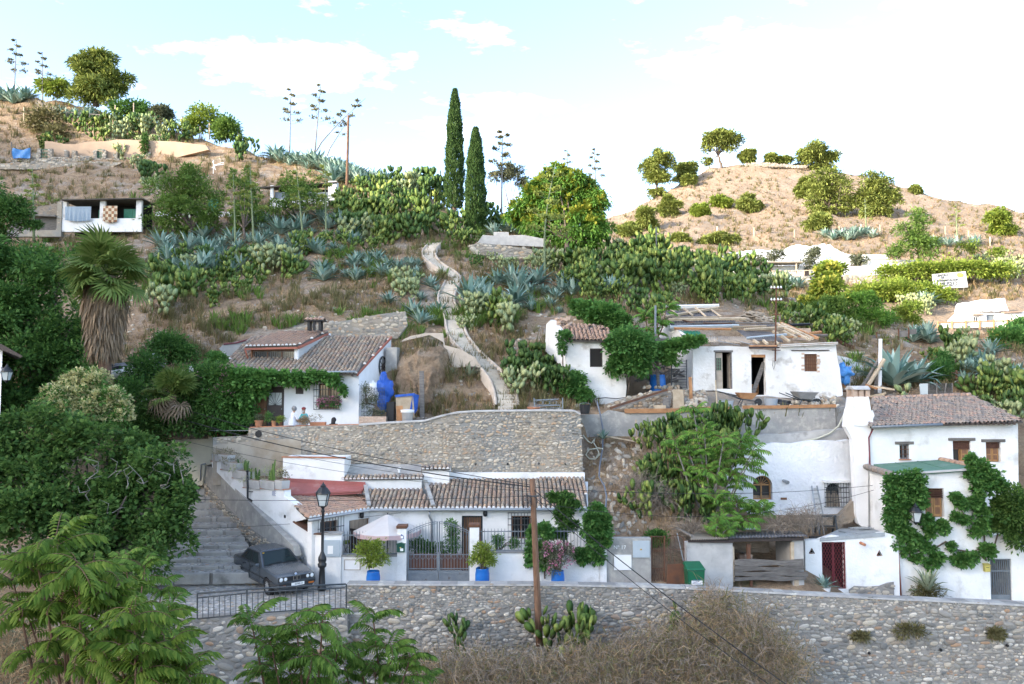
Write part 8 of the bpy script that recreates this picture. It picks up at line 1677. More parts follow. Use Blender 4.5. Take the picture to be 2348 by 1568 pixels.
fc=thing('panel_fence','pale sheet fence with iron posts on the right slope behind the big agave','fence',at(2060,800,56))
for i,(x0,x1,y0,y1)in enumerate(((490,605,270,350),(610,760,255,340),(870,990,215,290),(990,1080,200,260))):
 mb=MB();mb.prism([at(*cS(x0,y1),56),at(*cS(x1,y1-8),56),at(*cS(x1,y0-8),56),at(*cS(x0,y0),56)],(0,.06,0));mb.B('panel',M['wood_grey'],fc);mb=MB();mb.tube([at(*cS(x0,y1+40),55.9),at(*cS(x0,y0-25),55.9)],.05,5);mb.B('post',M['rust'],fc)
# street furniture, pots, tools
lp=thing('street_lamp','black cast iron street lamp beside the parked car','street lamp',at(738,1350,30.3));LY=30.3;lb=at(738,1352,LY);lt=at(731,1166,LY)
mb=MB();h=lt.z-lb.z;ax=(lt.x-lb.x)
mb.lathe([(.17,0),(.16,.1),(.13,.16),(.115,.55),(.10,.8),(.16,.86),(.17,.95),(.13,1.0),(.16,1.1),(.15,1.2),(.09,1.32),(.055,1.42),(.05,h-.15),(.075,h-.1),(.04,h)],12,lb);mb.B('post',M['iron_black'],lp,smooth=True)
lantern(lp,(lb.x,lb.y,lt.z+.1),1.1)
pb,pt=at(1237,1480,27.85),at(1220.5,1098,27.85);up=thing('utility_pole','tall brown wooden utility pole standing before the stone wall','pole',pb)
mb=MB();mb.tube([pb.lerp(pt,i/6)for i in range(7)],[.125-.035*i/6 for i in range(7)],10);mb.B('post',M['pole'],up,smooth=True)
mb=MB();pc_=pt.lerp(pb,.12)
for k in range(5):mb.tube([pc_+V_((-.12+.03*cos_(a)-.1,-.1-.05*k*.3,-.1*k*.4+.14*sin_(a)))+V_((.13*cos_(a),0,0))for a in np.linspace(0,6.28,12)],.009,4)
mb.B('cable_coil',M['cable'],up)
mb=MB();mb.bar(pc_+V_((-.2,-.08,.1)),pc_+V_((.2,-.08,.1)),.05);mb.B('bracket',M['iron'],up)
def cable(label,p0,p1,sag,r=.012,mat='cable',name='cable',n=20):
 p0,p1=Vector(p0),Vector(p1);mb=MB();mb.tube([p0.lerp(p1,i/n)-V_((0,0,sag*4*(i/n)*(1-i/n)))for i in range(n+1)],r,5);return tag(mb.B(name,M[mat]),label,'cable')
pk=pt.lerp(pb,.05)
cable('thick black cable from the pole top to the upper left',pk,at(380,950,37.5),.35,.022);cable('second black cable from the pole top toward the terrace house',pk+VZ(.06),at(380,925,38),.3,.014)
cable('thin wire below the thick cable crossing the plastered wall',pk-VZ(.1),at(380,975,37.3),.3,.008);cable('lowest thin wire crossing the white rear block',pk-VZ(.16),at(380,1000,37.2),.35,.008)
cable('nearly level wire above the flue pipe and lamp',pk-VZ(.3),at(0,1126,31),.25,.010);cable('wire crossing the white side wall below the roof edge',FB.px(*cG(1640,625),off=.3),at(180,1212,32),.25,.008);cable('upper level wire from the pole to the tall house',pk,at(2010,1112,36),.3,.010);cable('lower level wire from the pole to the tall house',pk-VZ(.5),at(2020,1118,36),.85,.009)
cable('twin black wire running down right from the pole over the dry brush',pt.lerp(pb,.06),at(1930,1660,19),.15,.016);cable('thin wire just below the twin black wire over the dry brush',pt.lerp(pb,.1),at(1880,1650,19),.25,.011)
cable('wire along the wall of the extension to the vines',ES.px(*cI(985,710),off=.2),EX.px(*cI(1640,715),off=.1),.1,.012)
ip=thing('iron_pole','rusty iron wire pole with crossbars on the roofless house front','pole',RUF.px(*cM(1515,715),off=.2));A=lambda x,y:RUF.px(*cM(x,y),off=.2)
mb=MB();mb.tube([A(1515,720),A(1521,300),A(1528,-140)],.045,6);mb.B('post',M['rust'],ip)
for y,w_ in((-130,70),(10,70),(175,35),(590,50)):
 mb=MB();mb.bar(A(1526-w_,y),A(1526+w_,y),.05);cb=mb.B('crossbar',M['rust'],ip)
 if y<100:
  for x in(-.8,-.3,.3,.8):mb=MB();mb.lathe([(.03,0),(.06,.04),(.04,.1),(.02,.14)],8,A(1526+w_*x,y));mb.B('insulator',M['plastic_white'],cb)
mb=MB();mb.tube([A(1490,710),A(1485,770),A(1498,820),A(1512,760),A(1508,715)],.015,4);mb.B('hanging_wire',M['cable'],ip)
um=thing('parasol','faded pink parasol over the yard behind the railings','parasol',at(*cN(1065,900),32));ap=at(*cN(1085,203),32.0);rz_=zy(cN(0,432)[1],32.0);r_=1.34;vs,fs=[ap],[]
n=8
for ring in(1,2):
 for i in range(n*2):
  a=2*math.pi*i/(n*2)+.2;q=r_*ring/2;sc_=1 if i%2==0 else .94;vs.append(V_((ap.x+q*sc_*cos_(a),ap.y+q*sc_*sin_(a),ap.z+(rz_-ap.z)*(.5 if ring==1 else 1)-(.02 if i%2 else 0))))
for i in range(n*2):
 j=(i+1)%(n*2);fs.append((0,1+i,1+j));fs.append((1+i,1+n*2+i,1+n*2+j,1+j))
mb=MB();mb.add(vs,fs);cn=mb.B('canopy',M['umbrella'],um)
rim=vs[1+n*2:];mb=MB()
for i in range(n*2):j=(i+1)%(n*2);mb.quad(rim[i],rim[j],rim[j]-V_((0,0,.16+.03*(j%2))),rim[i]-V_((0,0,.16+.03*(i%2))))
mb.B('valance',M['umbrella_rim'],cn)
for i in range(n):mb=MB();mb.tube([ap-VZ(.05),rim[i*2]-VZ(.03)],.012,4);mb.B('rib',M['iron'],um)
mb=MB();mb.tube([ap+VZ(.05),V_((ap.x,ap.y,-7.6))],.025,8);mb.B('pole',M['iron_black'],um)
def barrel(label,x,ytop,Y,w_,h,z0=None,parent_name='blue_barrel'):
 c=at(x,ytop,Y);z0=c.z-h if z0 is None else z0;h=c.z-z0;r_=w_/2;t=thing(parent_name,label,'barrel',(c.x,Y,z0));mb=MB()
 mb.lathe([(r_*.86,0),(r_*.93,.03),(r_,h*.3),(r_*1.02,h*.55),(r_,h*.75),(r_*.9,h*.92),(r_*.92,h*.94),(r_*.92,h),(r_*.86,h),(r_*.86,h-.06)],18,(c.x,Y,z0));mb.B('body',M['blue_barrel'],t,smooth=True)
 mb=MB();mb.lathe([(r_*.85,h-.07),(.01,h-.05)],18,(c.x,Y,z0));mb.B('soil',M['earth'],t);return c
bA=barrel('blue barrel planter left of the gate',856,1309,30.45,.52,.8);bB=barrel('blue barrel planter right of the gate',1106,1302,30.45,.53,.85);bC=barrel('blue barrel planter behind the utility pole',1279,1308,30.45,.5,.8)
bush('potted_shrub','lime green shrub in the blue barrel left of the gate',blob_px([(850,1270,30.45,34,26),(835,1262,30.4,18,18),(862,1255,30.4,18,16),(855,1290,30.3,24,14),(875,1282,30.4,14,12),(838,1250,30.4,9,9)]),2600,.10,'leaf_lime',cat='shrub',shell=.2)
bush('potted_shrub','lime green shrub in the blue barrel right of the gate',blob_px([(1108,1278,30.45,28,20),(1100,1256,30.4,12,12),(1122,1290,30.4,14,12),(1090,1285,30.4,14,10),(1118,1262,30.4,8,10)]),2200,.10,'leaf_lime',cat='shrub',shell=.2)
bush('oleander','pink flowering oleander in the blue barrel behind the utility pole',blob_px([(1278,1275,30.45,34,24),(1262,1262,30.4,20,18),(1298,1262,30.4,20,18),(1280,1290,30.4,22,14),(1270,1310,30.2,14,10)]),2400,.12,'leaf_olive',cat='shrub',shell=.2,asp=.22,extra=('flower_pink',.22,.085,2))
bush('yard_plant','slim upright green shrub inside the gate',blob_px([(1037,1208,32.2,13,14),(1040,1228,32.2,14,14),(1038,1248,32.2,13,14),(1036,1262,32.2,10,8)]),1500,.11,'leaf_ivy',cat='shrub',shell=.2)
bush('yard_plant','dark low plants behind the gate panels',blob_px([(955,1254,32.0,22,12),(980,1258,32,20,10),(1005,1258,32,18,8)]),1600,.12,'leaf_dark',cat='shrub',shell=.2)
bush('yard_plant','small potted climber behind the right hand railing',blob_px([(1142,1244,32,14,14),(1178,1250,32,12,12)]),900,.1,'leaf_ivy',cat='shrub',shell=.2)
gc=thing('garden_chair','folding metal chair with olive cushion behind the left railing','chair',at(*cN(490,800),31.8));A=lambda x,y,Y=31.8:at(*cN(x,y),Y)
mb=MB();mb.bar(A(440,610),A(530,605),.5,.06);mb.B('seat',M['leaf_yellow'],gc)
for(a,b)in(((440,620),(510,790)),((525,620),(450,790))):
 for dy in(0,.35):mb=MB();mb.tube([A(*a,31.7+dy),A(*b,31.7+dy)],.012,5);mb.B('leg',M['iron'],gc)
PLN=[((275,205),(392,258),'white trough planter at the top of the stepped white wall'),((342,262),(456,320),'second white trough planter from the top of the stepped wall'),((422,322),(537,380),'third white trough planter from the top of the stepped wall'),((500,388),(622,448),'white trough planter left of the flue pipe end'),((625,394),(730,455),'white trough planter in the middle of the lowest wall step'),((732,396),(786,460),'short white trough planter nearest the red terrace')]
for i,(a,b,lab)in enumerate(PLN):
 q0,q1=SW.px(*cG(a[0],b[1]),off=-.1),SW.px(*cG(b[0],b[1]),off=-.1);hgt=SW.hit(*cG(a[0],a[1]))[1]-SW.hit(*cG(a[0],b[1]))[1];t=thing('trough_planter',lab,'planter',q0.lerp(q1,.5));d_=(q1-q0);d_.z=0;q1.z=q0.z=min(q0.z,q1.z);L_=d_.normalized();n_=SW.n*.17;mb=MB();e=.03
 mb.hexa([q0+n_+L_*.04,q1+n_-L_*.04,q1-n_-L_*.04,q0-n_+L_*.04,q0+n_*1.15+VZ(hgt),q1+n_*1.15+VZ(hgt),q1-n_*1.15+VZ(hgt),q0-n_*1.15+VZ(hgt)]);mb.B('trough',M['concrete_pale'],t,bevel=.015)
 c_=q0.lerp(q1,.5)+VZ(hgt);w_=(q1-q0).length/2;mb=MB();mb.bar(q0+VZ(hgt+.012)+L_*.04,q1+VZ(hgt+.012)-L_*.04,.3,.02);mb.B('soil',M['earth'],t)
 P_n=5;ht=(.25,.2,.5,.55,.9,.5)[i]
 t2=thing('planter_plant',('dry tuft','sparse dry plant','small cactus','green succulent','tall columnar cactus','yellow flowering herb')[i]+' growing in the '+lab.replace('white ','').replace(' planter',''),'plant',c_)
 if i in(2,3,4):
  for k in range(5 if i<4 else 7):mb=MB();x=rU(-.7,.7)*w_;hh=ht*rU(.4,1);p=c_+L_*x;mb.tube([p,p+V_((rU(-.05,.05),0,hh*.6)),p+V_((rU(-.08,.08),0,hh))],[.045,.05,.02],7);mb.B('stem',M['opuntia_dark' if i!=3 else 'opuntia'],t2)
 crown(t2,[(tuple(c_+VZ(ht*.3)),(w_*.85,.15,ht*.5))],220,.1,'scrub' if i in(0,1,5)else 'opuntia_pale',name='foliage',shell=.1,asp=.25,extra=('blossom',.3,.05,2)if i>=4 else None)
UWz=lambda x:UW.hit(x,float(np.interp(x,[570,656,823,885,973],[981,978,974,969.5,965])))[1]
def pot(label,x,ytop,w_px,mat,plant=None,name='flower_pot',off=-.2):
 k=36.5/F;p=UW.px(x,ytop,off=off);z0=UWz(x)+.04;h=p.z-z0;r_=w_px*k/2;t=thing(name,label,'pot',(p.x,p.y,z0));mb=MB();mb.lathe([(r_*.7,0),(r_*.95,h*.82),(r_*1.05,h*.82),(r_*1.05,h),(r_*.9,h),(r_*.88,h-.03),(.01,h-.03)],14,(p.x,p.y,z0));mb.B('body',M[mat],t,smooth=False)
 if plant:m_,ph,pw,n=plant;pc3=(p.x,p.y,p.z+ph*.45);crown(t,[(pc3,(pw,pw,ph*.55))],n,.07,m_,name='plant',shell=.2)
pot('broad terracotta pot at the left end of the terrace parapet',590,964,20,'terracotta',('leaf_olive',.22,.24,350));pot('black pot with tall herbs on the terrace parapet',614,970,10,'plastic_black',('leaf_vine',.5,.2,450));pot('small terracotta pot in the middle of the parapet pots',624.5,965,12,'terracotta',('leaf_olive',.2,.15,250));pot('red pot with a round lime plant on the parapet',640,968,10,'rust',('leaf_lime',.25,.17,350));pot('black pot half hidden by leaves at the parapet corner',574,971,12,'plastic_black',('leaf_dark',.25,.25,350))
tp_=thing('trough_planter','long terracotta trough on the terrace parapet beside the seated people','planter',UW.px(715,976,off=-.2));a0,a1=UW.px(709,968,off=-.2),UW.px(744,968,off=-.2);mb=MB();z0=UWz(725)+.03;mb.hexa([(a0.x,a0.y-.1,z0),(a1.x,a1.y-.1,z0),(a1.x,a1.y+.1,z0),(a0.x,a0.y+.1,z0),(a0.x-.02,a0.y-.13,a0.z),(a1.x+.02,a1.y-.13,a0.z),(a1.x+.02,a1.y+.13,a0.z),(a0.x-.02,a0.y+.13,a0.z)]);mb.B('trough',M['terracotta'],tp_,bevel=.01);crown(tp_,[(tuple(a0.lerp(a1,.5)+VZ(.15)),(.3,.1,.2))],160,.09,'scrub',name='plant',shell=.1,asp=.2)
dp_=thing('dried_plant','bunch of dried brown flowers on the parapet before the seated man','plant',UW.px(699,974,off=-.15));crown(dp_,[(tuple(UW.px(699,966,off=-.1)),(.28,.2,.2))],420,.1,'straw',name='foliage',shell=.1,asp=.3)
bpz=-1.7;t=thing('brick_planter','pale brick planter with wire trellis at the corner of the terrace house','planter',at(*cE(1545,960),37.6));BP=Fac(823,37.6,884,37.6);r_=BP.rect(*cE(1440,910),*cE(1652,962))
for j in range(6):
 for i in range(7):
  mb=MB();bw=(r_[2]-r_[0])/6.5;s0=r_[0]+(i-.5*(j%2))*bw;s1=min(r_[2],s0+bw*.95);s0=max(r_[0],s0)
  if s1-s0<.04:continue
  hz=(r_[3]-r_[1]+.1)/6;fbox(mb,BP,s0,r_[1]-.1+j*hz,s1,r_[1]-.1+j*hz+hz*.9,-.1,0);mb.B('brick',M['brick'],t)
mb=MB();fbox(mb,BP,r_[0]+.02,r_[1]-.1,r_[2]-.02,r_[3]-.03,-.6,-.012);mb.B('core',M['mortar_tan'],t)
grille(t,BP,BP.rect(*cE(1455,688),*cE(1632,905)),14,7,off=-.2,rad=.008,ext=0,name='trellis')
bush('climber','sparse climbing plant on the wire trellis of the brick planter',[(tuple(BP.px(*cE(x,y),off=-.15)),(rx*.293*37.6/F,.12,ry*.293*37.6/F))for x,y,rx,ry in((1500,720,60,70),(1490,820,50,60),(1550,800,50,60),(1560,880,90,25),(1620,890,40,18))],1700,.08,'leaf_olive',cat='climber',shell=.1)
mb=MB();c_=at(*cE(1550,700),39.4);mb.lathe([(.3,-.5),(.32,-.1),(.3,.2),(.2,.32),(.06,.36),(.06,.42),(.02,.44)],14,c_);tag(mb.B('water_tank',M['plastic_white'],smooth=True),'white water tank beside the blue wrapped bundle','tank')
def lump(name,label,cat,c,rx,ry,rz,mat,amp=.18,parent=None,seed=0):
 mb=MB();mb.sphere(c,1,26,18,(rx,ry,rz));c=Vector(c)
 mb.v=[tuple(c+(Vector(v)-c)*(1+amp*fbm((Vector(v)-c)+V_((seed*7,3,1)),1.7/max(rx,rz),5)+amp*.3*fbm((Vector(v)-c)*3+V_((seed,0,0)),2.2/max(rx,rz),3)))for v in mb.v]
 o=mb.B(name,M[mat],parent,smooth=True);return tag(o,label,cat)if label else o
lump('wrapped_bundle','tall bundle wrapped in blue plastic beside the terrace house','bundle',at(*cE(1640,715),38.6),.40,.34,.92,'blue_tarp',.55)
mb=MB();q=BP.rect(*cE(1640,800),*cE(1700,950));fbox(mb,BP,q[0],q[1],q[2],q[3],-1.4,-.5);tag(mb.B('steel_cabinet',M['black'],bevel=.02),'black cabinet under the blue wrapped bundle','cabinet')
ts=thing('tarp_shelter','plywood shelter with blue tarpaulin edge beside the white bucket','shelter',at(*cE(1800,955),38.3));TSF=Fac(895,38.2,955,38.2);wall('plywood',TSF,Cs(cE,[(1728,752),(1862,742),(1880,960),(1732,962)]),M['wood_pale'],ts,thick=.04)
wall('plywood_patch',Fac(895,38.17,955,38.17),Cs(cE,[(1732,828),(1782,826),(1786,958),(1734,960)]),M['wood_orange'],ts,thick=.02)
mb=MB();pts=[TSF.px(*cE(x,y),off=o)for x,y,o in((1862,728,.02),(1905,745,-.3),(1890,860,-.3),(1850,935,.05),(1830,900,.06),(1850,800,.04))];mb.poly(pts);mb.prism([TSF.px(*cE(1722,742),off=.06),TSF.px(*cE(1870,728),off=.06),TSF.px(*cE(1870,748),off=.06),TSF.px(*cE(1724,760),off=.06)],TSF.n*-.5);mb.B('tarpaulin',M['blue_tarp'],ts)
bk_=thing('bucket','large white plastic bucket before the plywood shelter','bucket',at(*cE(1818,958),37.6));c_=at(*cE(1818,955),37.6);h_=(955-868)*.293*37.6/F;mb=MB();mb.lathe([(.24,0),(.27,h_*.85),(.31,h_*.85),(.32,h_*.93),(.30,h_)],16,c_);mb.B('body',M['plastic_white'],bk_,smooth=True);mb=MB();mb.lathe([(.33,0),(.33,.05),(.05,.08)],16,c_+VZ(h_));mb.B('lid',M['plastic_white'],bk_)
mb=MB();mb.bar(at(*cE(1935,945),39.8),at(*cE(1930,555),39.8),.22,.16);tag(mb.B('timber_post',M['wood_grey']),'weathered timber post in front of the rock face','post')
mb=MB();[mb.tube([at(*cE(1850+rU(0,90),945-rU(0,25)),38),at(*cE(1850+rU(0,100),945-rU(0,30)),38.3)],.02,4)for i in range(60)];tag(mb.B('stick_heap',M['twig']),'small heap of sticks right of the white bucket','sticks',kind='stuff')
bn=thing('garden_bench','dark grey garden bench with scroll back at the end of the terrace path','bench',at(*cF(320,828),37.6));A=lambda x,y,Y=37.6:at(*cF(x,y),Y)
for i in range(4):mb=MB();mb.bar(A(240,812,37.3+i*.11),A(415,806,37.3+i*.11),.09,.03);mb.B('seat_slat',M['iron_grey'],bn)
mb=MB();mb.bar(A(232,755,37.8),A(395,748,37.8),.05);mb.bar(A(240,795,37.8),A(405,788,37.8),.05);mb.B('back_rail',M['iron_grey'],bn)
mb=MB()
for k in range(3):mb.tube([A(265+k*45+26*cos_(a),773+14*sin_(a),37.8)for a in np.linspace(0,6.28,12)],.014,4)
mb.B('scroll_back',M['iron_grey'],bn)
for x in(232,420):mb=MB();mb.bar(A(x,835,37.3),A(x,780,37.3),.05);mb.bar(A(x,835,37.8),A(x-4 if x<300 else x,740,37.8),.05);mb.bar(A(x,780,37.3),A(x,778,37.8),.05);mb.B('bench_end',M['iron_grey'],bn)
mb=MB();c_=at(*cF(225,818),37.2);mb.lathe([(.2,-.1),(.32,.1),(.3,.12),(.02,.1)],12,c_);fp_=tag(mb.B('bowl_planter',M['terracotta']),'brown bowl planter left of the garden bench','planter')
def bucket(label,x,y,c,Y,r_,h,mat,name='bucket'):
 p=at(*c(x,y),Y);t=thing(name,label,'bucket',p);mb=MB();mb.lathe([(r_*.78,0),(r_,h),(r_*.93,h),(r_*.75,.04),(.01,.04)],14,p);mb.B('body',M[mat],t);mb=MB();mb.tube([p+V_((r_*cos_(a),0,h+r_*.3*sin_(a)))for a in np.linspace(0,3.14,8)],.01,4);mb.B('handle',M['grey_metal'],t)
bucket('black bucket on the wall corner right of the bench',570,846,cF,37,.26,.42,'plastic_black');bucket('pale blue bucket left of the paired buckets before the roofless house',908,1255,cM,40,.2,.32,'plastic_grey');bucket('pale blue bucket right of the paired buckets before the roofless house',990,1255,cM,40,.22,.32,'plastic_grey');bucket('grey tub beside the rubble before the roofless house',1480,1255,cM,40,.35,.42,'plastic_grey')
lump('rubbish_bag','dark plastic sack among the rubble before the roofless house','sack',at(*cM(1600,1225),40.2),.42,.3,.25,'plastic_black',.4,None,3)
def barrow(label,p,rz,s,mat):
 t=thing('wheelbarrow',label,'wheelbarrow',p,None,rz);mb=MB()
 mb.hexa([Vector(q)*s for q in((-.3,-.2,.35),(.25,-.2,.3),(.25,.2,.3),(-.3,.2,.35),(-.5,-.34,.66),(.55,-.3,.62),(.55,.3,.62),(-.5,.34,.66))]);mb.B('tray',M[mat],t,world=False,bevel=.02)
 for sy in(-1,1):mb=MB();mb.tube([V_((.55,sy*.06,.2))*s,V_((-.3,sy*.2,.33))*s,V_((-1.0,sy*.3,.6))*s],.022*s,6);mb.B('handle',M['iron'],t,world=False);mb=MB();mb.tube([V_((-.2,sy*.2,.33))*s,V_((-.38,sy*.24,0))*s],.02*s,6);mb.B('leg',M['iron'],t,world=False)
 mb=MB();mb.tube([V_((.6,-.05,.18))*s,V_((.6,.05,.18))*s],.18*s,14);mb.B('wheel',M['plastic_black'],t,world=False)
barrow('rusty orange wheelbarrow standing on the earth before the roofless house',at(*cM(1190,1238),40.2),R(0),1.0,'wood_orange');barrow('grey mortar wheelbarrow full of rubble right of the tub',at(*cM(1870,1250),40.1),R(8),1.15,'concrete_dark')
barrel('blue plastic drum between the hut and the roofless house',1508,859,42.6,.85,1.25,None,'blue_drum')
mb=MB();mb.bar(at(*cM(157,1030),42.2),at(*cM(125,400),42.2),.16);tag(mb.B('timber_post',M['wood_grey']),'old timber pergola post in front of the blue drum','post')
mb=MB();mb.bar(at(*cM(60,460),42.3),at(*cM(340,470),42.3),.14);tag(mb.B('timber_beam',M['wood_grey']),'short grey beam on the pergola post beside the roofless house','beam')
mb=MB();mb.tube([at(1502,780,43.5),at(1503,700,43.5)],.06,6);tag(mb.B('metal_post',M['iron_grey']),'bare metal post behind the pergola next to the roofless house','post')
il=thing('iron_ladder','iron bar gate leaning at the left side of the roofless house','gate',at(*cM(400,1030),42.4));A=lambda x,y:at(*cM(x,y),42.3)
for x in(312,488):mb=MB();mb.tube([A(x,1035),A(x,700)],.03,5);mb.B('stile',M['iron'],il)
for k in range(11):mb=MB();y=715+k*31;mb.tube([A(312,y),A(488,y)],.014,4);mb.B('bar',M['iron'],il)
hp_=thing('debris_heap','heap of dark timber and stones between the hut and the roofless house','debris',at(1490,880,43))
for i in range(60):mb=MB();p=at(*cM(rU(-60,440),rU(780,1020)),rU(42.8,44));mb.bar(p,p+V_((rU(-.9,.9),rU(-.3,.3),rU(-.5,.5))),rU(.05,.12),rU(.04,.1));mb.B('scrap_timber',M['wood_grey'],hp_)
lump('earth_lump',None,None,at(1465,870,45.2),2.4,.8,1.6,'earth',.2,hp_)  # solid earth-coloured lump behind the debris
rubble(hp_,30,(*cM(-60,980),*cM(420,1035)),(43,42),(.15,.35))
def plank(label,a,b,c,Y,w_,h,mat,Y2=None):mb=MB();mb.bar(at(*c(*a),Y),at(*c(*b),Y2 or Y),w_,h);return tag(mb.B('plank',M[mat]),label,'plank')
plank('orange upright board at the left corner of the roofless house',(545,1255),(530,902),cM,40.3,.16,.05,'wood_orange');plank('thin upright stake before the first door of the roofless house',(848,1295),(828,940),cM,39.6,.05,.05,'wood_pale');plank('long red brown boards sloping up from the wall corner',(740,808),(1120,685),cF,39.4,.18,.1,'rust',40);plank('second sloping board beneath the red brown boards',(760,815),(1115,700),cF,39.3,.12,.06,'wood_grey',39.9)
mb=MB();f=Fac(1500,39.8,1600,39.8);wall('board',f,Cs(cM,[(325,1055),(448,1048),(462,1265),(330,1270)]),M['wood_pale'],None,thick=.05);o=bpy.context.scene.objects[-1]if False else COL.objects[-1];o.name='plywood_sheet';tag(o,'pale plywood sheet standing on the concrete wall','board')
plank('grey board leaning left of the plywood sheet',(238,1270),(250,1142),cM,39.7,.3,.05,'wood_grey');plank('narrow grey board leaning against the plywood sheet',(272,1270),(295,1085),cM,39.75,.16,.05,'wood_grey');mb=MB();mb.box(at(*cM(172,1272),39.5),(.55,.3,.32));tag(mb.B('timber_block',M['wood_pale']),'short pale timber block on the concrete wall','block')
plank('short stake in front of the left concrete panel',(918,1003),(912,885),cF,38.8,.06,.05,'wood_pale');plank('pale board on the bank sloping below the right concrete panel',(1430,995),(1620,958),cF,38.3,.12,.08,'wood_pale');plank('long pale board at the foot of the left concrete panel',(650,985),(950,1040),cF,38.4,.2,.06,'wood_pale');plank('board lying on the bank near the prickly pear top',(890,1025),(1170,875),cF,38.4,.1,.06,'wood_pale')
def hose(label,pts,r_,mat):mb=MB();mb.tube(pts,r_,6);return tag(mb.B('hose',M[mat],smooth=True),label,'hose')
hose('pale hose coiled in loops on the bank below the wall corner',[at(*cF(x,y),37.7)for x,y in((555,990),(590,1030),(615,1045),(640,1005),(628,1040),(650,1075),(690,1080),(680,1110),(640,1150),(600,1150),(575,1120),(600,1085),(650,1080),(665,1110),(640,1145))],.03,'hose')
hose('dark hose running down the bank beside the stone terrace wall',[at(*cF(x,y),Y)for x,y,Y in((650,760,39),(672,850,38.9),(690,950,38.6),(688,1080,37.8),(668,1200,36.6),(665,1270,36),(700,1330,35.2),(715,1400,34.6),(705,1520,33.8))],.04,'grey_hose')
hose('cream hose hanging from the corner of the concrete wall',[at(*cF(x,y),38.3)for x,y in((2345,790),(2310,850),(2270,930),(2210,980),(2120,1015),(2020,1035))],.045,'hose')
hose('black cable on the ground in front of the hut',[HF.px(*cF(x,y),off=.3)for x,y in((640,745),(700,738),(780,745),(840,735),(848,650))],.025,'cable')
sl_=thing('step_ladder','aluminium step ladder leaning on the rough white cave front','ladder',CV.px(*cI(725,1040),off=.8));A=lambda x,y,o=.5:CV.px(*cI(x,y),off=o)
for x0,x1 in((698,700),(730,752)):mb=MB();mb.bar(A(x0+4,770,.1),A(x1,1035,.9),.06,.03);mb.B('stile',M['grey_metal'],sl_)
for k in range(8):f_=k/8;mb=MB();y=790+235*f_;mb.bar(A(700+2*f_,y,.12+.75*f_),A(733+17*f_,y,.12+.75*f_),.05,.03);mb.B('rung',M['grey_metal'],sl_)
for j,(x0,x1,y0,mm,lab)in enumerate(((628,690,945,'wood_grey','left wooden trestle below the barred cave window'),(665,772,930,'iron','metal trestle frame in front of the step ladder'))):
 t=thing('trestle',lab,'trestle',A((x0+x1)/2,1035,1.6));mb=MB();mb.bar(A(x0-6,y0,1.5),A(x1+6,y0,1.5),.1,.08);mb.B('top',M[mm],t)
 for x in(x0,x1):
  for o_ in(1.2,1.8):mb=MB();mb.bar(A(x,1035,o_),A(x,y0,1.5),.06);mb.B('leg',M[mm],t)
 mb=MB();mb.bar(A(x0,990,1.5),A(x1,990,1.5),.05);mb.B('brace',M[mm],t)
t=put([AG[0]],'agave',RF.px(*cI(752,1400),off=.5),.62,'agave','potted blue agave left of the red lattice door',None);mb=MB();c_=RF.px(*cI(750,1440),off=.5);mb.lathe([(.2,-.1),(.26,.32),(.28,.34),(.02,.3)],12,c_);tag(mb.B('flower_pot',M['white_worn']),'white pot holding the blue agave by the red door','pot')
put(AGS,'agave',EX.px(*cI(1395,1425),off=.5),.9,'agave','tall striped agave at the foot of the tall white house',None,1.3);bush('grass_clump','dry grass and small shrub around the striped agave on the lane',[(tuple(EX.px(*cI(1400,1440),off=.5)),(.7,.3,.45))],1500,.14,'scrub',shell=.1,asp=.3)
ce=thing('corner_house','white house corner with dark eave at the far left edge','house',at(-20,930,34));mb=MB();a=at(-120,800,34);b=at(6,800,34);mb.hexa([(a.x,34,-7),(b.x,34,-7),(b.x*1.09,37,-7),(a.x,37,-7),(a.x,34,a.z),(b.x,34,a.z),(b.x*1.09,37,a.z),(a.x,37,a.z)]);mb.B('wall',M['white_clean'],ce)
mb=MB();mb.prism([at(-130,770,33.6),at(2,788,33.6),at(52,816,33.6),at(48,820,33.6),at(0,800,33.6),at(-130,780,33.6)],(-2,3,0));mb.B('eave',M['wood_dark'],ce)
wl_=thing('wall_lantern','street lantern on the house corner at the far left edge','lantern',at(14,880,33.5));lantern(wl_,at(15,872,33.4),.85);mb=MB();mb.tube([at(14,846,33.4),at(2,843,34)],.02,5);mb.B('bracket',M['iron_black'],wl_)
gs=thing('gravel_slope','smooth grey cement slope between the roofless house and the big agave','slope',at(1965,900,46));mb=MB();Q=[cS(145,505),cS(260,530),(cS(430,590)),cS(520,640),cS(530,720),cS(440,900),cS(360,930),cS(300,900),cS(200,790)];yy=[47.5,47.5,47.8,48,47,45,44.5,44.5,45];mb.poly([at(*q,Y)for q,Y in zip(Q,yy)]);mb.B('slope_face',M['concrete_pale'],gs)
sp_=thing('stone_stack','stack of flat grey stones on the bank above the cement slope','stones',at(1970,850,49))
for i in range(70):o_=link('stone',prs[i%7][0],sp_);p=at(*cS(rU(215,490),rU(465,570)),49.0);p.z+=-.0;s_=rU(.3,.55);o_.matrix_basis=MT_(p)@MD_((s_,s_*.6,s_*.35,1))
lump('blue_plastic','crumpled bright blue plastic at the right corner of the roofless house','plastic sheet',at(*cS(225,720),42.6),.45,.3,.5,'blue_tarp_pale',.6,None,5)
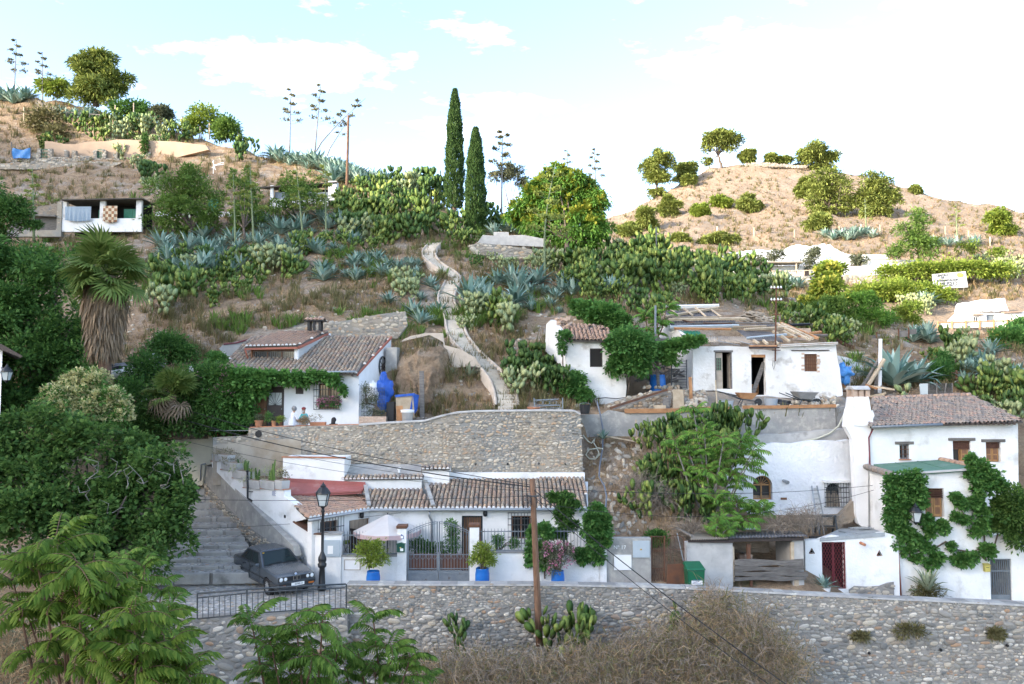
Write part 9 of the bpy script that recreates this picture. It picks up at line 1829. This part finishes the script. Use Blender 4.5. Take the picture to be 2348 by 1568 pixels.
for lab,a,b,Y,r_,mt in(('white upright pole among the timber behind the tall house chimney',(645,950),(655,310),43.5,.1,'plastic_white'),('pale log leaning across the timber heap behind the chimney',(480,905),(700,550),43.2,.11,'wood_pale'),('dark timber leaning behind the pale log',(430,895),(665,505),43.6,.09,'wood_grey'),('grey upright post beside the white pole',(605,960),(625,680),43.8,.14,'wood_grey')):
 mb=MB();mb.tube([at(*cS(*a),Y),at(*cS(*b),Y)],r_,8);tag(mb.B('timber_pole',M[mt]),lab,'pole')
hp_=thing('timber_heap','heap of boards and beams behind the ridge of the tall house','timber',at(2020,900,43));
for a,b,mt in(((550,870),(820,910),'wood_pale'),((820,920),(990,975),'wood_orange'),((660,870),(1000,975),'wood_grey'),((530,990),(720,950),'wood_pale'),((560,1000),(700,985),'wood_pale'),((700,985),(840,955),'wood_grey'),((480,850),(620,900),'wood_orange'),((220,760),(290,910),'wood_grey'),((210,860),(330,940),'wood_orange'),((200,930),(350,925),'rust'),((750,1000),(900,930),'wood_pale')):
 mb=MB();mb.bar(at(*cS(*a),43),at(*cS(*b),42.7),.2,.1);mb.B('board',M[mt],hp_)
wp=thing('standing_sheet','white sheet panel standing beside the wire fence behind the tall house','panel',at(2150,910,42.5));mb=MB();mb.prism([at(*cS(1130,985),42.5),at(*cS(1215,980),42.5),at(*cS(1215,835),42.5),at(*cS(1115,840),42.5)],(0,.05,0));mb.B('sheet',M['frost'],wp)
wf=thing('wire_fence','dark wire mesh fence behind the ridge of the tall house','fence',at(2180,910,42.6))
for i in range(4):x=1225+i*92;mb=MB();mb.tube([at(*cS(x,990),42.6),at(*cS(x+(20 if i==2 else 0),830),42.6)],.04,5);mb.B('post',M['wood_grey'],wf)
mb=MB();[mb.bar(at(*cS(1220+i*9,985),42.6),at(*cS(1220+i*9,835),42.6),.012)for i in range(31)];[mb.bar(at(*cS(1220,845+k*14),42.6),at(*cS(1500,840+k*14),42.6),.012)for k in range(10)];mb.B('mesh',M['iron'],wf)
mb=MB();mb.tube([at(*cS(1550,900),45),at(*cS(1552,680),45)],.06,6);mb.bar(at(*cS(1490,712),45),at(*cS(1620,712),45),.06);tag(mb.B('wire_post',M['rust']),'small iron wire post with crossbar on the right slope','post')
mb=MB();mb.tube([at(1505,575,66),at(1504,520,66)],.06,5);tag(mb.B('thin_post',M['iron_black']),'thin black post on the crest right of the flowering tree','post')
blk=thing('covered_heap','black and white plastic sheeting below the slope right of the fan palm','plastic sheet',at(300,865,42));lump('black_sheet',None,None,at(*cD(860,980),42),1.6,.8,.45,'plastic_black',.5,blk);lump('white_sheet',None,None,at(*cD(810,1000),41.4),.8,.5,.25,'paper',.5,blk,4);lump('white_sheet',None,None,at(*cD(1000,940),42.3),.7,.5,.2,'concrete_pale',.5,blk,9)
# parked saloon car
mk('car_paint',(.075,.09,.105),(.085,.10,.115),scale=2,rough=.2,metal=.35,spec=.7)
mk('car_glass',(.018,.03,.032),rough=.12,spec=.25)
mk('chrome',(.62,.64,.65),rough=.18,metal=1.0)
mk('rubber',(.014,.014,.015),rough=.8)
mk('bumper',(.03,.034,.038),rough=.5)
mk('lamp_orange',(.55,.16,.02),rough=.3)
mk('lamp_red',(.30,.02,.02),rough=.3)
mk('lens',(.75,.78,.78),rough=.1,spec=.8)
mk('badge',(.70,.74,.78),rough=.3)
fwR,rwR=ramp_pt(624.5,1367.5),ramp_pt(548.5,1327.5)
fwd=(fwR-rwR).normalized();nrm=rampP.n;lf_=nrm.cross(fwd).normalized();upv=fwd.cross(lf_).normalized()
cc=(fwR+rwR)/2+lf_*.705
CAR=thing('parked_car','dark grey four door saloon parked on the cobbled ramp below the steps','car',cc)
CAR.matrix_basis=MT_(cc)@Matrix((fwd,lf_,upv)).transposed().to_4x4()
def cpart(mb,name,mat,parent=None,smooth=False,bevel=0):
 o=mb.B(name,M[mat],parent or CAR,smooth,world=False,bevel=bevel);return o
XS=[-2.20,-2.16,-2.0,-1.75,-1.45,-1.0,-.4,.2,.7,1.0,1.4,1.75,1.95,2.04,2.08]
ZT=[.78,.88,.915,.925,.93,.93,.925,.92,.925,.905,.86,.815,.785,.75,.62]
HW_=[.70,.755,.79,.81,.82,.825,.825,.825,.82,.815,.805,.785,.76,.745,.72]
vs,fs=[],[]
for x,zt,w_ in zip(XS,ZT,HW_):
 zl=.26 if abs(x)<1.9 else .33
 half=[(w_*.90,zl),(w_*.985,zl+.10),(w_,.52),(w_*.985,.66),(w_*.955,zt-.05),(w_*.88,zt-.005),(w_*.45,zt+.018)]
 sec=[(-y,z)for y,z in half]+[(0,zt+.022)]+[(y,z)for y,z in half[::-1]]
 vs+=[(x,y,z)for y,z in sec]
n=15
for i in range(len(XS)-1):
 for k in range(n-1):fs.append((i*n+k,(i+1)*n+k,(i+1)*n+k+1,i*n+k+1))
 fs.append((i*n+n-1,(i+1)*n+n-1,(i+1)*n,i*n))
fs.append(tuple(range(n)));fs.append(tuple(range((len(XS)-1)*n+n-1,(len(XS)-1)*n-1,-1)))
mb=MB();mb.add(vs,fs);body=cpart(mb,'body','car_paint',smooth=True)
cutters=[]
for x in(1.285,-1.285):
 for s in(-1,1):
  m2=MB();m2.tube([(x,s*.60,.31),(x,s*1.0,.31)],.345,24);cme=m2.mesh(M['rubber']);co=bpy.data.objects.new('cut',cme);COL.objects.link(co);co.matrix_basis=CAR.matrix_basis;cutters.append(co)
vu_()
for co in cutters:
 b=body.modifiers.new('b','BOOLEAN');b.object=co;b.operation='DIFFERENCE';b.solver='EXACT'
vu_()
me=bpy.data.meshes.new_from_object(body.evaluated_get(dg_()));body.modifiers.clear();body.data=me
for co in cutters:bpy.data.objects.remove(co)
me.materials.clear();me.materials.append(M['car_paint'])
try:
 me.set_sharp_from_angle(angle=R(28))
except Exception:pass
B0=dict(xf=.80,xr=-1.46,w=.765,z=.92);T0=dict(xf=.10,xr=-1.02,w=.57,z=1.345)
def cab(u,v,s):
 xb=B0['xf']+(B0['xr']-B0['xf'])*u;xt=T0['xf']+(T0['xr']-T0['xf'])*u;w_=B0['w']+(T0['w']-B0['w'])*v
 return V_((xb+(xt-xb)*v,s*w_,B0['z']-.03+(T0['z']-B0['z']+.03)*v))
vs,fs=[],[];U=[0,.12,.3,.5,.7,.88,1];
for u in U:
 w_=1-.06*(abs(u-.5)*2)**2
 for v,s in((0,-1),(.5,-1),(.93,-1),(1.02,-.82),(1.045,-.4),(1.05,0),(1.045,.4),(1.02,.82),(.93,1),(.5,1),(0,1)):
  p=cab(u,v,1);vs.append((p.x,p.y*s,p.z))
m_=11
for i in range(len(U)-1):
 for k in range(m_-1):fs.append((i*m_+k,(i+1)*m_+k,(i+1)*m_+k+1,i*m_+k+1))
fs.append(tuple(range(m_-1,-1,-1)));fs.append(tuple(range((len(U)-1)*m_,len(U)*m_)))
mb=MB();mb.add(vs,fs);roof=cpart(mb,'cabin','car_paint',smooth=True)
try:roof.data.set_sharp_from_angle(angle=R(35))
except Exception:pass
def glass(name,pts,off):
 P=[Vector(p)for p in pts];nn=(P[1]-P[0]).cross(P[2]-P[0]).normalized()
 if nn.dot(Vector(off))<0:nn.negate()
 m2=MB();m2.prism([p+nn*.008 for p in P],nn*-.02);o=cpart(m2,name,'car_glass');m3=MB();Q=P+P[:1]
 for a,b in zip(Q,Q[1:]):m3.bar(a+nn*.008,b+nn*.008,.022,.014,up=nn)
 m3.B('window_seal',M['rubber'],o,world=False);return o
fr0=lambda s,v:cab(0,v,1)*1
def wsp(x_,v):p=cab(0,v,1);return V_((p.x+.0,p.y*x_,p.z))
ws=glass('windscreen',[wsp(-.90,.10),wsp(.90,.10),wsp(.86,.93),wsp(-.86,.93)],(1,0,.5))
def wrp(x_,v):p=cab(1,v,1);return V_((p.x,p.y*x_,p.z))
glass('rear_window',[wrp(-.86,.16),wrp(.86,.16),wrp(.82,.9),wrp(-.82,.9)],(-1,0,.5))
for s in(-1,1):
 glass('side_window',[cab(.13,.10,s),cab(.475,.10,s),cab(.475,.88,s),cab(.16,.88,s)],(0,s,0));glass('side_window',[cab(.50,.10,s),cab(.79,.10,s),cab(.76,.88,s),cab(.50,.88,s)],(0,s,0));glass('quarter_window',[cab(.82,.10,s),cab(.93,.13,s),cab(.86,.86,s),cab(.80,.88,s)],(0,s,0))
 for x0,x1 in((.66,-.28),(-.30,-1.02)):
  m2=MB()
  for a,b in(((x0,.93),(x0,.34)),((x0,.34),(x1,.34)),((x1,.93),(x1,.34 if x1>-.5 else .6))):m2.bar((a[0],s*.828,a[1]),(b[0],s*.828,b[1]),.008,.008)
  dm=cpart(m2,'door_seam','rubber');m2=MB();m2.box((x1+.14,s*.822,.80),(.17,.03,.035));m2.B('door_handle',M['rubber'],dm,world=False)
 m2=MB();m2.bar((1.72,s*.812,.575),(-1.9,s*.818,.575),.018,.035);cpart(m2,'rubbing_strip','rubber')
 m2=MB();m2.box((.60,s*.90,.98),(.10,.16,.11));mr=cpart(m2,'mirror','car_paint',bevel=.02);m2=MB();m2.bar((.58,s*.82,.95),(.60,s*.78,.93),.04);m2.B('mirror_arm',M['rubber'],mr,world=False)
 for x in(1.285,-1.285):
  m2=MB();y0,y1=s*.62,s*.80;prof=[(.20,0),(.285,.0),(.305,.03),(.305,.15),(.285,.18),(.20,.18)]
  vs2,fs2=[],[]
  for r_,d in prof:
   for k in range(22):a=2*math.pi*k/22;vs2.append((x+r_*cos_(a),s*(.62+d),.305+r_*sin_(a)))
  for i in range(5):
   for k in range(22):fs2.append((i*22+k,i*22+(k+1)%22,(i+1)*22+(k+1)%22,(i+1)*22+k))
  m2.add(vs2,fs2);ty=cpart(m2,'tyre','rubber',smooth=False)
  m2=MB();m2.tube([(x,s*.70,.305),(x,s*.785,.305)],[.205,.20],22);m2.tube([(x,s*.785,.305),(x,s*.80,.305)],[.13,.10],16);m2.B('rim',M['grey_metal'],ty,world=False)
  for k in range(10):a=2*math.pi*k/10;m3=MB();m3.tube([(x+.16*cos_(a),s*.78,.305+.16*sin_(a)),(x+.16*cos_(a),s*.789,.305+.16*sin_(a))],.022,8);m3.B('rim_slot',M['rubber'],ty,world=False)
  m2=MB();m2.tube([(x,s*.60,.31),(x,s*.61,.31)],.34,20);cpart(m2,'wheel_well','rubber')
m2=MB();m2.box((2.06,0,.665),(.05,1.40,.16));gl=cpart(m2,'grille','rubber',bevel=.01)
for s in(-1,1):
 m2=MB();y=s*.075
 for a,b in(((y-.055,.60),(y-.055,.74)),((y+.055,.60),(y+.055,.74)),((y-.055,.74),(y+.055,.74)),((y-.055,.60),(y+.055,.60))):m2.bar((2.092,a[0],a[1]),(2.092,b[0],b[1]),.014)
 m2.B('kidney_frame',M['chrome'],gl,world=False)
 for y,r_ in((.60,.085),(.43,.075)):
  m2=MB();m2.tube([(2.06,s*y,.67),(2.095,s*y,.67)],r_,18);hl=cpart(m2,'headlight','chrome');m2=MB();m2.sphere((2.085,s*y,.67),r_*.86,12,8,(.35,1,1));m2.B('lens',M['lens'],hl,world=False)
 m2=MB();m2.box((2.135,s*.55,.43),(.03,.2,.05));cpart(m2,'indicator','lamp_orange')
 m2=MB();m2.box((-2.19,s*.52,.72),(.06,.36,.16));cpart(m2,'tail_light','lamp_red')
m2=MB();m2.hexa([(1.95,-.79,.38),(2.10,-.70,.38),(2.10,.70,.38),(1.95,.79,.38),(1.95,-.80,.53),(2.14,-.71,.53),(2.14,.71,.53),(1.95,.80,.53)]);m2.hexa([(1.6,-.815,.40),(1.96,-.80,.39),(1.96,-.77,.39),(1.6,-.79,.40),(1.6,-.815,.52),(1.96,-.80,.53),(1.96,-.77,.53),(1.6,-.79,.52)]);m2.hexa([(1.6,.79,.40),(1.96,.77,.39),(1.96,.80,.39),(1.6,.815,.40),(1.6,.79,.52),(1.96,.77,.53),(1.96,.80,.53),(1.6,.815,.52)]);cpart(m2,'front_bumper','bumper')
m2=MB();m2.hexa([(-2.30,-.74,.40),(-2.05,-.80,.40),(-2.05,.80,.40),(-2.30,.74,.40),(-2.32,-.75,.56),(-2.05,-.81,.56),(-2.05,.81,.56),(-2.32,.75,.56)]);cpart(m2,'rear_bumper','bumper',bevel=.02)
m2=MB();m2.box((1.98,0,.30),(.12,1.3,.14));cpart(m2,'front_apron','bumper')
m2=MB();m2.box((2.15,.02,.46),(.012,.50,.11));pt_=cpart(m2,'number_plate','paper')
tx=text('0398-O',.10,MT_((2.158,.05,.46))@Matrix(((0,0,1),(1,0,0),(0,1,0))).to_4x4(),'letters',pt_,ext=.001)
m2=MB();m2.tube([(2.0,0,.79),(2.015,0,.80)],.04,16);bd=cpart(m2,'bonnet_badge','badge');m2=MB();m2.tube([(2.012,0,.798),(2.018,0,.803)],.025,12);m2.B('badge_centre',M['blue_paint'],bd,world=False)
for y in(-.35,.35):m2=MB();m2.bar((1.98,y*.9,.80),(.86,y,.935),.012,.008);cpart(m2,'bonnet_crease','car_paint')
m2=MB();m2.bar((2.03,-.72,.755),(2.03,.72,.755),.02,.012);cpart(m2,'bonnet_trim','chrome')
for y0,y1 in((-.55,.0),(.05,.6)):m2=MB();a=wsp(y0/.765,.11)+V_((.03,0,.02));b=wsp(y1/.765,.2)+V_((.03,0,.02));m2.bar(a,b,.018,.018);cpart(m2,'wiper','rubber')
m2=MB();p=wsp(-.82,.86);m2.box(p+V_((.012,0,.01)),(.012,.07,.05));cpart(m2,'windscreen_sticker','yellow')
m2=MB();m2.tube([V_((.42,.36,.96))+V_((.05*sin_(a),.17*cos_(a),.17*sin_(a)))for a in np.linspace(0,6.28,16)],.014,5);cpart(m2,'steering_wheel','rubber')
for lab,x,y,rx,ry in(('dry weeds beside the rear wheel of the parked car',543,1322,16,8),('dry weeds under the door of the parked car',580,1340,22,6)):
 p=ramp_pt(x,y);t=thing('weeds',lab,'weeds',p);crown(t,[(tuple(p+VZ(.08)),(rx*30/F,.2,ry*30/F))],350,.12,'straw',name='foliage',shell=.1,asp=.2)
# people on the terrace
mk('skin',(.45,.27,.18),(.40,.235,.155),scale=10,rough=.6)
mk('cloth_white',(.72,.72,.76),(.64,.65,.70),scale=6,rough=.9)
mk('cloth_aqua',(.10,.48,.52),(.08,.42,.46),scale=6,rough=.9)
mk('cloth_black',(.012,.012,.014),rough=.9)
mk('cloth_grey',(.45,.45,.44),rough=.9)
mk('hair_grey',(.17,.165,.16),(.24,.235,.23),scale=30,rough=.8)
mk('hair_dark',(.018,.013,.011),rough=.7)
mk('cap_red',(.22,.045,.04),rough=.9)
def person(label,loc,rz,J,bones,mats,s=1.0):
 """body grown over a joint skeleton: J name -> (pos, radius); bones (a, b, material index)"""
 t=thing('person',label,'person',loc,None,rz);names=list(J);me=bpy.data.meshes.new('body');me.from_pydata([tuple(Vector(J[k][0])*s)for k in names],[(names.index(a),names.index(b))for a,b,_ in bones],[])
 o=bpy.data.objects.new('body',me);COL.objects.link(o);sk=o.modifiers.new('skin','SKIN');sk.use_smooth_shade=True
 for i,k in enumerate(names):me.skin_vertices[0].data[i].radius=(J[k][1]*s,J[k][1]*s);me.skin_vertices[0].data[i].use_root=(k=='pelvis')
 su=o.modifiers.new('sub','SUBSURF');su.levels=2;su.render_levels=2;vu_();m2=bpy.data.meshes.new_from_object(o.evaluated_get(dg_()));COL.objects.unlink(o);bpy.data.objects.remove(o)
 m2.materials.clear();[m2.materials.append(M[q])for q in mats];seg=[(Vector(J[a][0])*s,Vector(J[b][0])*s,q)for a,b,q in bones]
 for p in m2.polygons:
  c=Vector(p.center);best,bi=1e9,0
  for a,b,q in seg:
   d=b-a;f=max(0,min(1,(c-a).dot(d)/max(1e-9,d.length_squared)));e=(c-a-d*f).length
   if e<best:best,bi=e,q
  p.material_index=bi;p.use_smooth=True
 b=link('body',m2,t,world=False);return t,b
def hand(J,bones,w,side,fwd_,mi):
 """five short fingers from a wrist joint"""
 base=Vector(J[w][0]);f=Vector(fwd_).normalized();sd=f.cross(VZ(1)).normalized();k0=w+'palm';J[k0]=(base+f*.07,.028);bones.append((w,k0,mi))
 for i,(q,L_)in enumerate(((-.034,.055),(-.012,.07),(.012,.075),(.034,.065))):
  a,c=f'{w}f{i}',f'{w}g{i}';J[a]=(base+f*.11+sd*q,.009);J[c]=(base+f*(.11+L_)+sd*q-VZ(.02),.008);bones+=[(k0,a,mi),(a,c,mi)]
 J[w+'th']=(base+f*.09+sd*.06*side+VZ(.015),.009);bones.append((k0,w+'th',mi))
def sitter(lean=.0,turn=0,arm='lap'):
 J={'pelvis':((0,0,.10),.15),'waist':((-.02+lean*.3,0,.30),.135),'chest':((lean*.6,0,.48),.15),'neckb':((lean,0,.60),.07),'neck':((lean+.015,0,.66),.05),'head':((lean+.03,0,.75),.085),'crown':((lean+.02,0,.85),.075)}
 B=[('pelvis','waist',0),('waist','chest',0),('chest','neckb',0),('neckb','neck',2),('neck','head',2),('head','crown',2)]
 for s,n in((1,'l'),(-1,'r')):
  J[n+'sh']=((lean*.85,s*.18,.55),.062);J[n+'el']=((lean+.10,s*.24,.30),.046);J[n+'wr']=((lean+.30,s*.12,.20),.032);B+=[('chest',n+'sh',0),(n+'sh',n+'el',0),(n+'el',n+'wr',2)]
  J[n+'hip']=((.06,s*.10,.08),.095);J[n+'kn']=((.46,s*.13,.10),.068);J[n+'an']=((.48,s*.13,-.33),.045);J[n+'to']=((.63,s*.14,-.37),.036);B+=[('pelvis',n+'hip',1),(n+'hip',n+'kn',1),(n+'kn',n+'an',1),(n+'an',n+'to',3)]
  hand(J,B,n+'wr',s,(1,-s*.3,-.1),2)
 return J,B
def face(t,J,s=1.0):
 h=Vector(J['head'][0]);mb=MB();mb.sphere(h+V_((.095,0,.0)),.018,8,5,(1,.8,1.2));mb.B('nose',M['skin'],t,world=False,smooth=True)
 for sy in(-1,1):mb=MB();mb.sphere(h+V_((.082,sy*.032,.03)),.011,8,5,(.6,1.3,.7));mb.B('eye',M['hair_dark'],t,world=False);mb=MB();mb.sphere(h+V_((0,sy*.088,.0)),.025,8,5,(.7,.35,1.2));mb.B('ear',M['skin'],t,world=False)
 mb=MB();mb.sphere(h+V_((.083,0,-.05)),.02,8,4,(.5,1.3,.3));mb.B('mouth',M['cap_red'],t,world=False)
PZ=UWz(675)+.02
J,B=sitter(.06);p=UW.px(668,977,off=-.15);p.z=PZ
t,b=person('grey haired woman in a white tunic sitting on the parapet with her back turned',p,R(38),J,B,['cloth_white','cloth_white','skin','cloth_grey'])
h=Vector(J['head'][0]);mb=MB();mb.sphere(h+V_((-.012,0,.045)),.118,14,9,(1.0,.95,1.05));mb.v=[tuple(Vector(v)*(1+.02*fbm(v,14,3)))for v in mb.v];mb.B('hair',M['hair_grey'],t,world=False,smooth=True);face(t,J)
mb=MB();mb.lathe([(.17,.02),(.185,.10),(.17,.22),(.15,.36)],14,(0,0,0),cap=False);mb.B('tunic',M['cloth_white'],t,world=False,smooth=True)
J,B=sitter(.10);p=UW.px(690,977,off=-.75);p.z=PZ-.05
t,b=person('bearded man in a turquoise shirt and dark red cap sitting opposite the woman',p,R(232),J,B,['cloth_aqua','cloth_grey','skin','cloth_grey']);face(t,J);h=Vector(J['head'][0])
mb=MB();mb.sphere(h+V_((-.005,0,.085)),.105,14,8,(1,.97,.72));mb.B('cap',M['cap_red'],t,world=False,smooth=True);mb=MB();mb.sphere(h+V_((.055,0,-.055)),.06,10,7,(.8,1,1.0));mb.B('beard',M['cloth_grey'],t,world=False,smooth=True)
J,B=sitter(.05);p=UW.px(757,976,off=-.55);p.z=PZ-.52
t,b=person('person in black with long dark hair sitting low behind the parapet',p,R(80),J,B,['cloth_black','cloth_black','skin','cloth_black']);face(t,J);h=Vector(J['head'][0])
mb=MB();mb.sphere(h+V_((-.02,0,.03)),.118,14,9,(1,.95,1.1));mb.tube([h+V_((-.06,0,.05)),h+V_((-.09,0,-.12)),h+V_((-.10,0,-.28))],[.10,.10,.07],10);mb.B('hair',M['hair_dark'],t,world=False,smooth=True)
# saplings in the foreground: compound leaves
def pinnate(seed,L_=.6,pairs=10,lw_=.058,ll=.185,droop=.6):
 """feather leaf along +x, drooping towards its tip"""
 rr=random.Random(seed);mb=MB();pts=[];p=VZ(0);e=.25;k=pairs+2
 for i in range(k):pts.append(p.copy());p=p+V_((cos_(e),0,sin_(e)))*L_/k;e-=droop/k*(1+i*.25)
 mb.cur=1;mb.tube(pts,[.006*(1-.6*i/k)+.0015 for i in range(k)],4);mb.cur=0
 def leaflet(b,d,s):
  d=d.normalized();side=d.cross(VZ(1)).normalized();nn=side.cross(d);tip=b+d*ll*s*.8-VZ(ll*s*.75);m1=b+d*ll*s*.42-VZ(ll*s*.16);w_=lw_*s*.5
  mb.add([b,m1+side*w_-nn*w_*.25,tip,m1-side*w_-nn*w_*.25,m1+nn*.004,b.lerp(tip,.72)+side*w_*.55,b.lerp(tip,.72)-side*w_*.55],[(0,1,4),(0,4,3),(1,5,4),(4,6,3),(4,5,2),(4,2,6)])
 for i in range(1,k):
  f=i/k;s=(.75+.5*sin_(f*3.0))*rr.uniform(.85,1.1)
  for sd in(-1,1):leaflet(pts[i],V_((.35+.25*f,sd*1.0,rr.uniform(-.12,.12))),s)
 leaflet(pts[-1],V_((1,0,-.4)),.8);return mb
PIN=[pinnate(k,.7,10+k%3).mesh([M['leaf_ail'],M['stem_red']],True,'compound_leaf')for k in range(4)]
PINS=[pinnate(k+7,.5,7,.05,.14).mesh([M['leaf_tree'],M['stem_red']],True,'compound_leaf')for k in range(3)]
leafmat('leaf_ail_light',[(.09,.165,.022),(.14,.22,.032),(.19,.26,.045),(.10,.18,.025),(.06,.115,.018)],.4)
PINL=[pinnate(k+3,.7,10+k%3).mesh([M['leaf_ail_light'],M['stem_red']],True,'compound_leaf')for k in range(4)]
def whorl(t,p,n,s,meshes,lo=-.25,hi=.9,az0=None):
 for i in range(n):
  az=i*2.4+rU(-.4,.4);el=rU(lo,hi);o=bpy.data.objects.new('compound_leaf',random.choice(meshes));COL.objects.link(o);o.parent=t;o.matrix_parent_inverse=t.matrix_basis.inverted();o.matrix_basis=MT_(p+V_((rU(-.04,.04),rU(-.04,.04),rU(-.12,.05))))@MR_(az,4,'Z')@MR_(-el,4,'Y')@MR_(rU(-.3,.3),4,'X')@MD_((s*rU(.75,1.15),)*3+(1,))
def sapling(label,base,heads,s,meshes,n=10,r0=.035,bark='stem_red',mid=None):
 t=thing('ailanthus',label,'sapling',base)
 for h in heads:
  h=Vector(h);m_=Vector(base).lerp(h,.5)+V_((rU(-.15,.15),rU(-.1,.1),-.05));mb=MB();pts=[Vector(base),Vector(base).lerp(m_,.5),m_,m_.lerp(h,.5)+VZ(.03),h];mb.tube(pts,[r0,r0*.85,r0*.65,r0*.5,r0*.3],6);mb.B('stem',M[bark],t,smooth=True)
  whorl(t,h,n,s,meshes)
  for f in(.72,.86):whorl(t,m_.lerp(h,f)if f>.5 else m_,2,s*.9,meshes,-.3,.4)
  whorl(t,m_.lerp(h,.35),3,s*.9,meshes,-.4,.3)
 return t
def hd(lst,Y):return[at(x,y,Y+rU(-.5,.5))for x,y in lst]
sapling('bright green sapling with drooping feather leaves in the bottom left corner',at(170,1800,11.8),hd([(130,1245),(85,1290),(30,1330),(180,1300),(215,1330),(140,1370),(60,1400),(250,1370)],11.8),.92,PINL,8)
sapling('lower bright green sapling left of the short stone wall',at(330,1800,11.2),hd([(300,1400),(345,1440),(260,1450),(380,1480),(310,1510),(200,1480),(430,1540),(350,1560)],11.2),.88,PINL,7)
sapling('darker sapling between the fig tree and the stone wall',at(330,1600,18),hd([(330,1300),(370,1345),(300,1360),(390,1395),(350,1410),(400,1450),(285,1290)],19),.9,PIN,8)
sapling('small sapling by the foot of the short stone wall',at(420,1700,17),hd([(390,1490),(420,1520),(370,1540)],17.5),.7,PIN,7)
sapling('leafy sapling in the bottom centre left of the stone wall',at(690,1800,13.5),hd([(575,1420),(620,1470),(680,1440),(740,1420),(600,1530),(660,1520),(720,1500),(780,1480),(700,1555)],13.5),.78,PIN,7)
sapling('sapling with separate tall shoots in the bottom centre',at(880,1800,14),hd([(855,1410),(890,1480),(940,1510),(820,1490),(860,1540),(790,1530),(960,1555)],14),.72,PIN,7)
sapling('slender tree of heaven with pale trunk on the bank left of the cave house',gp(1630,1215)or at(1630,1215,34),hd([(1590,940),(1615,990),(1660,1005),(1700,1010),(1725,1035),(1650,1050),(1580,1040),(1715,1065),(1680,1090),(1545,1010),(1620,1075)],34.0),1.55,PINS,9,.06,'bark_grey')
sapling('low leafy tree of heaven before the arched cave window',gp(1680,1225)or at(1680,1225,33.5),hd([(1640,1140),(1690,1150),(1730,1160),(1660,1190),(1710,1190),(1640,1215),(1750,1170)],33.0),1.4,PINS,9,.05,'bark_grey')
sapling('feathery sapling drooping over the shed roof edge',at(1650,1250,31.8),hd([(1650,1225),(1670,1210),(1645,1195)],31.6),1.0,PINS,8,.03,'bark_grey')
sapling('dark green sapling behind the pergola post of the roofless house',at(1495,800,44.5),hd([(1480,720),(1510,735),(1495,760),(1530,700)],44.5),1.5,PINS,9,.05)
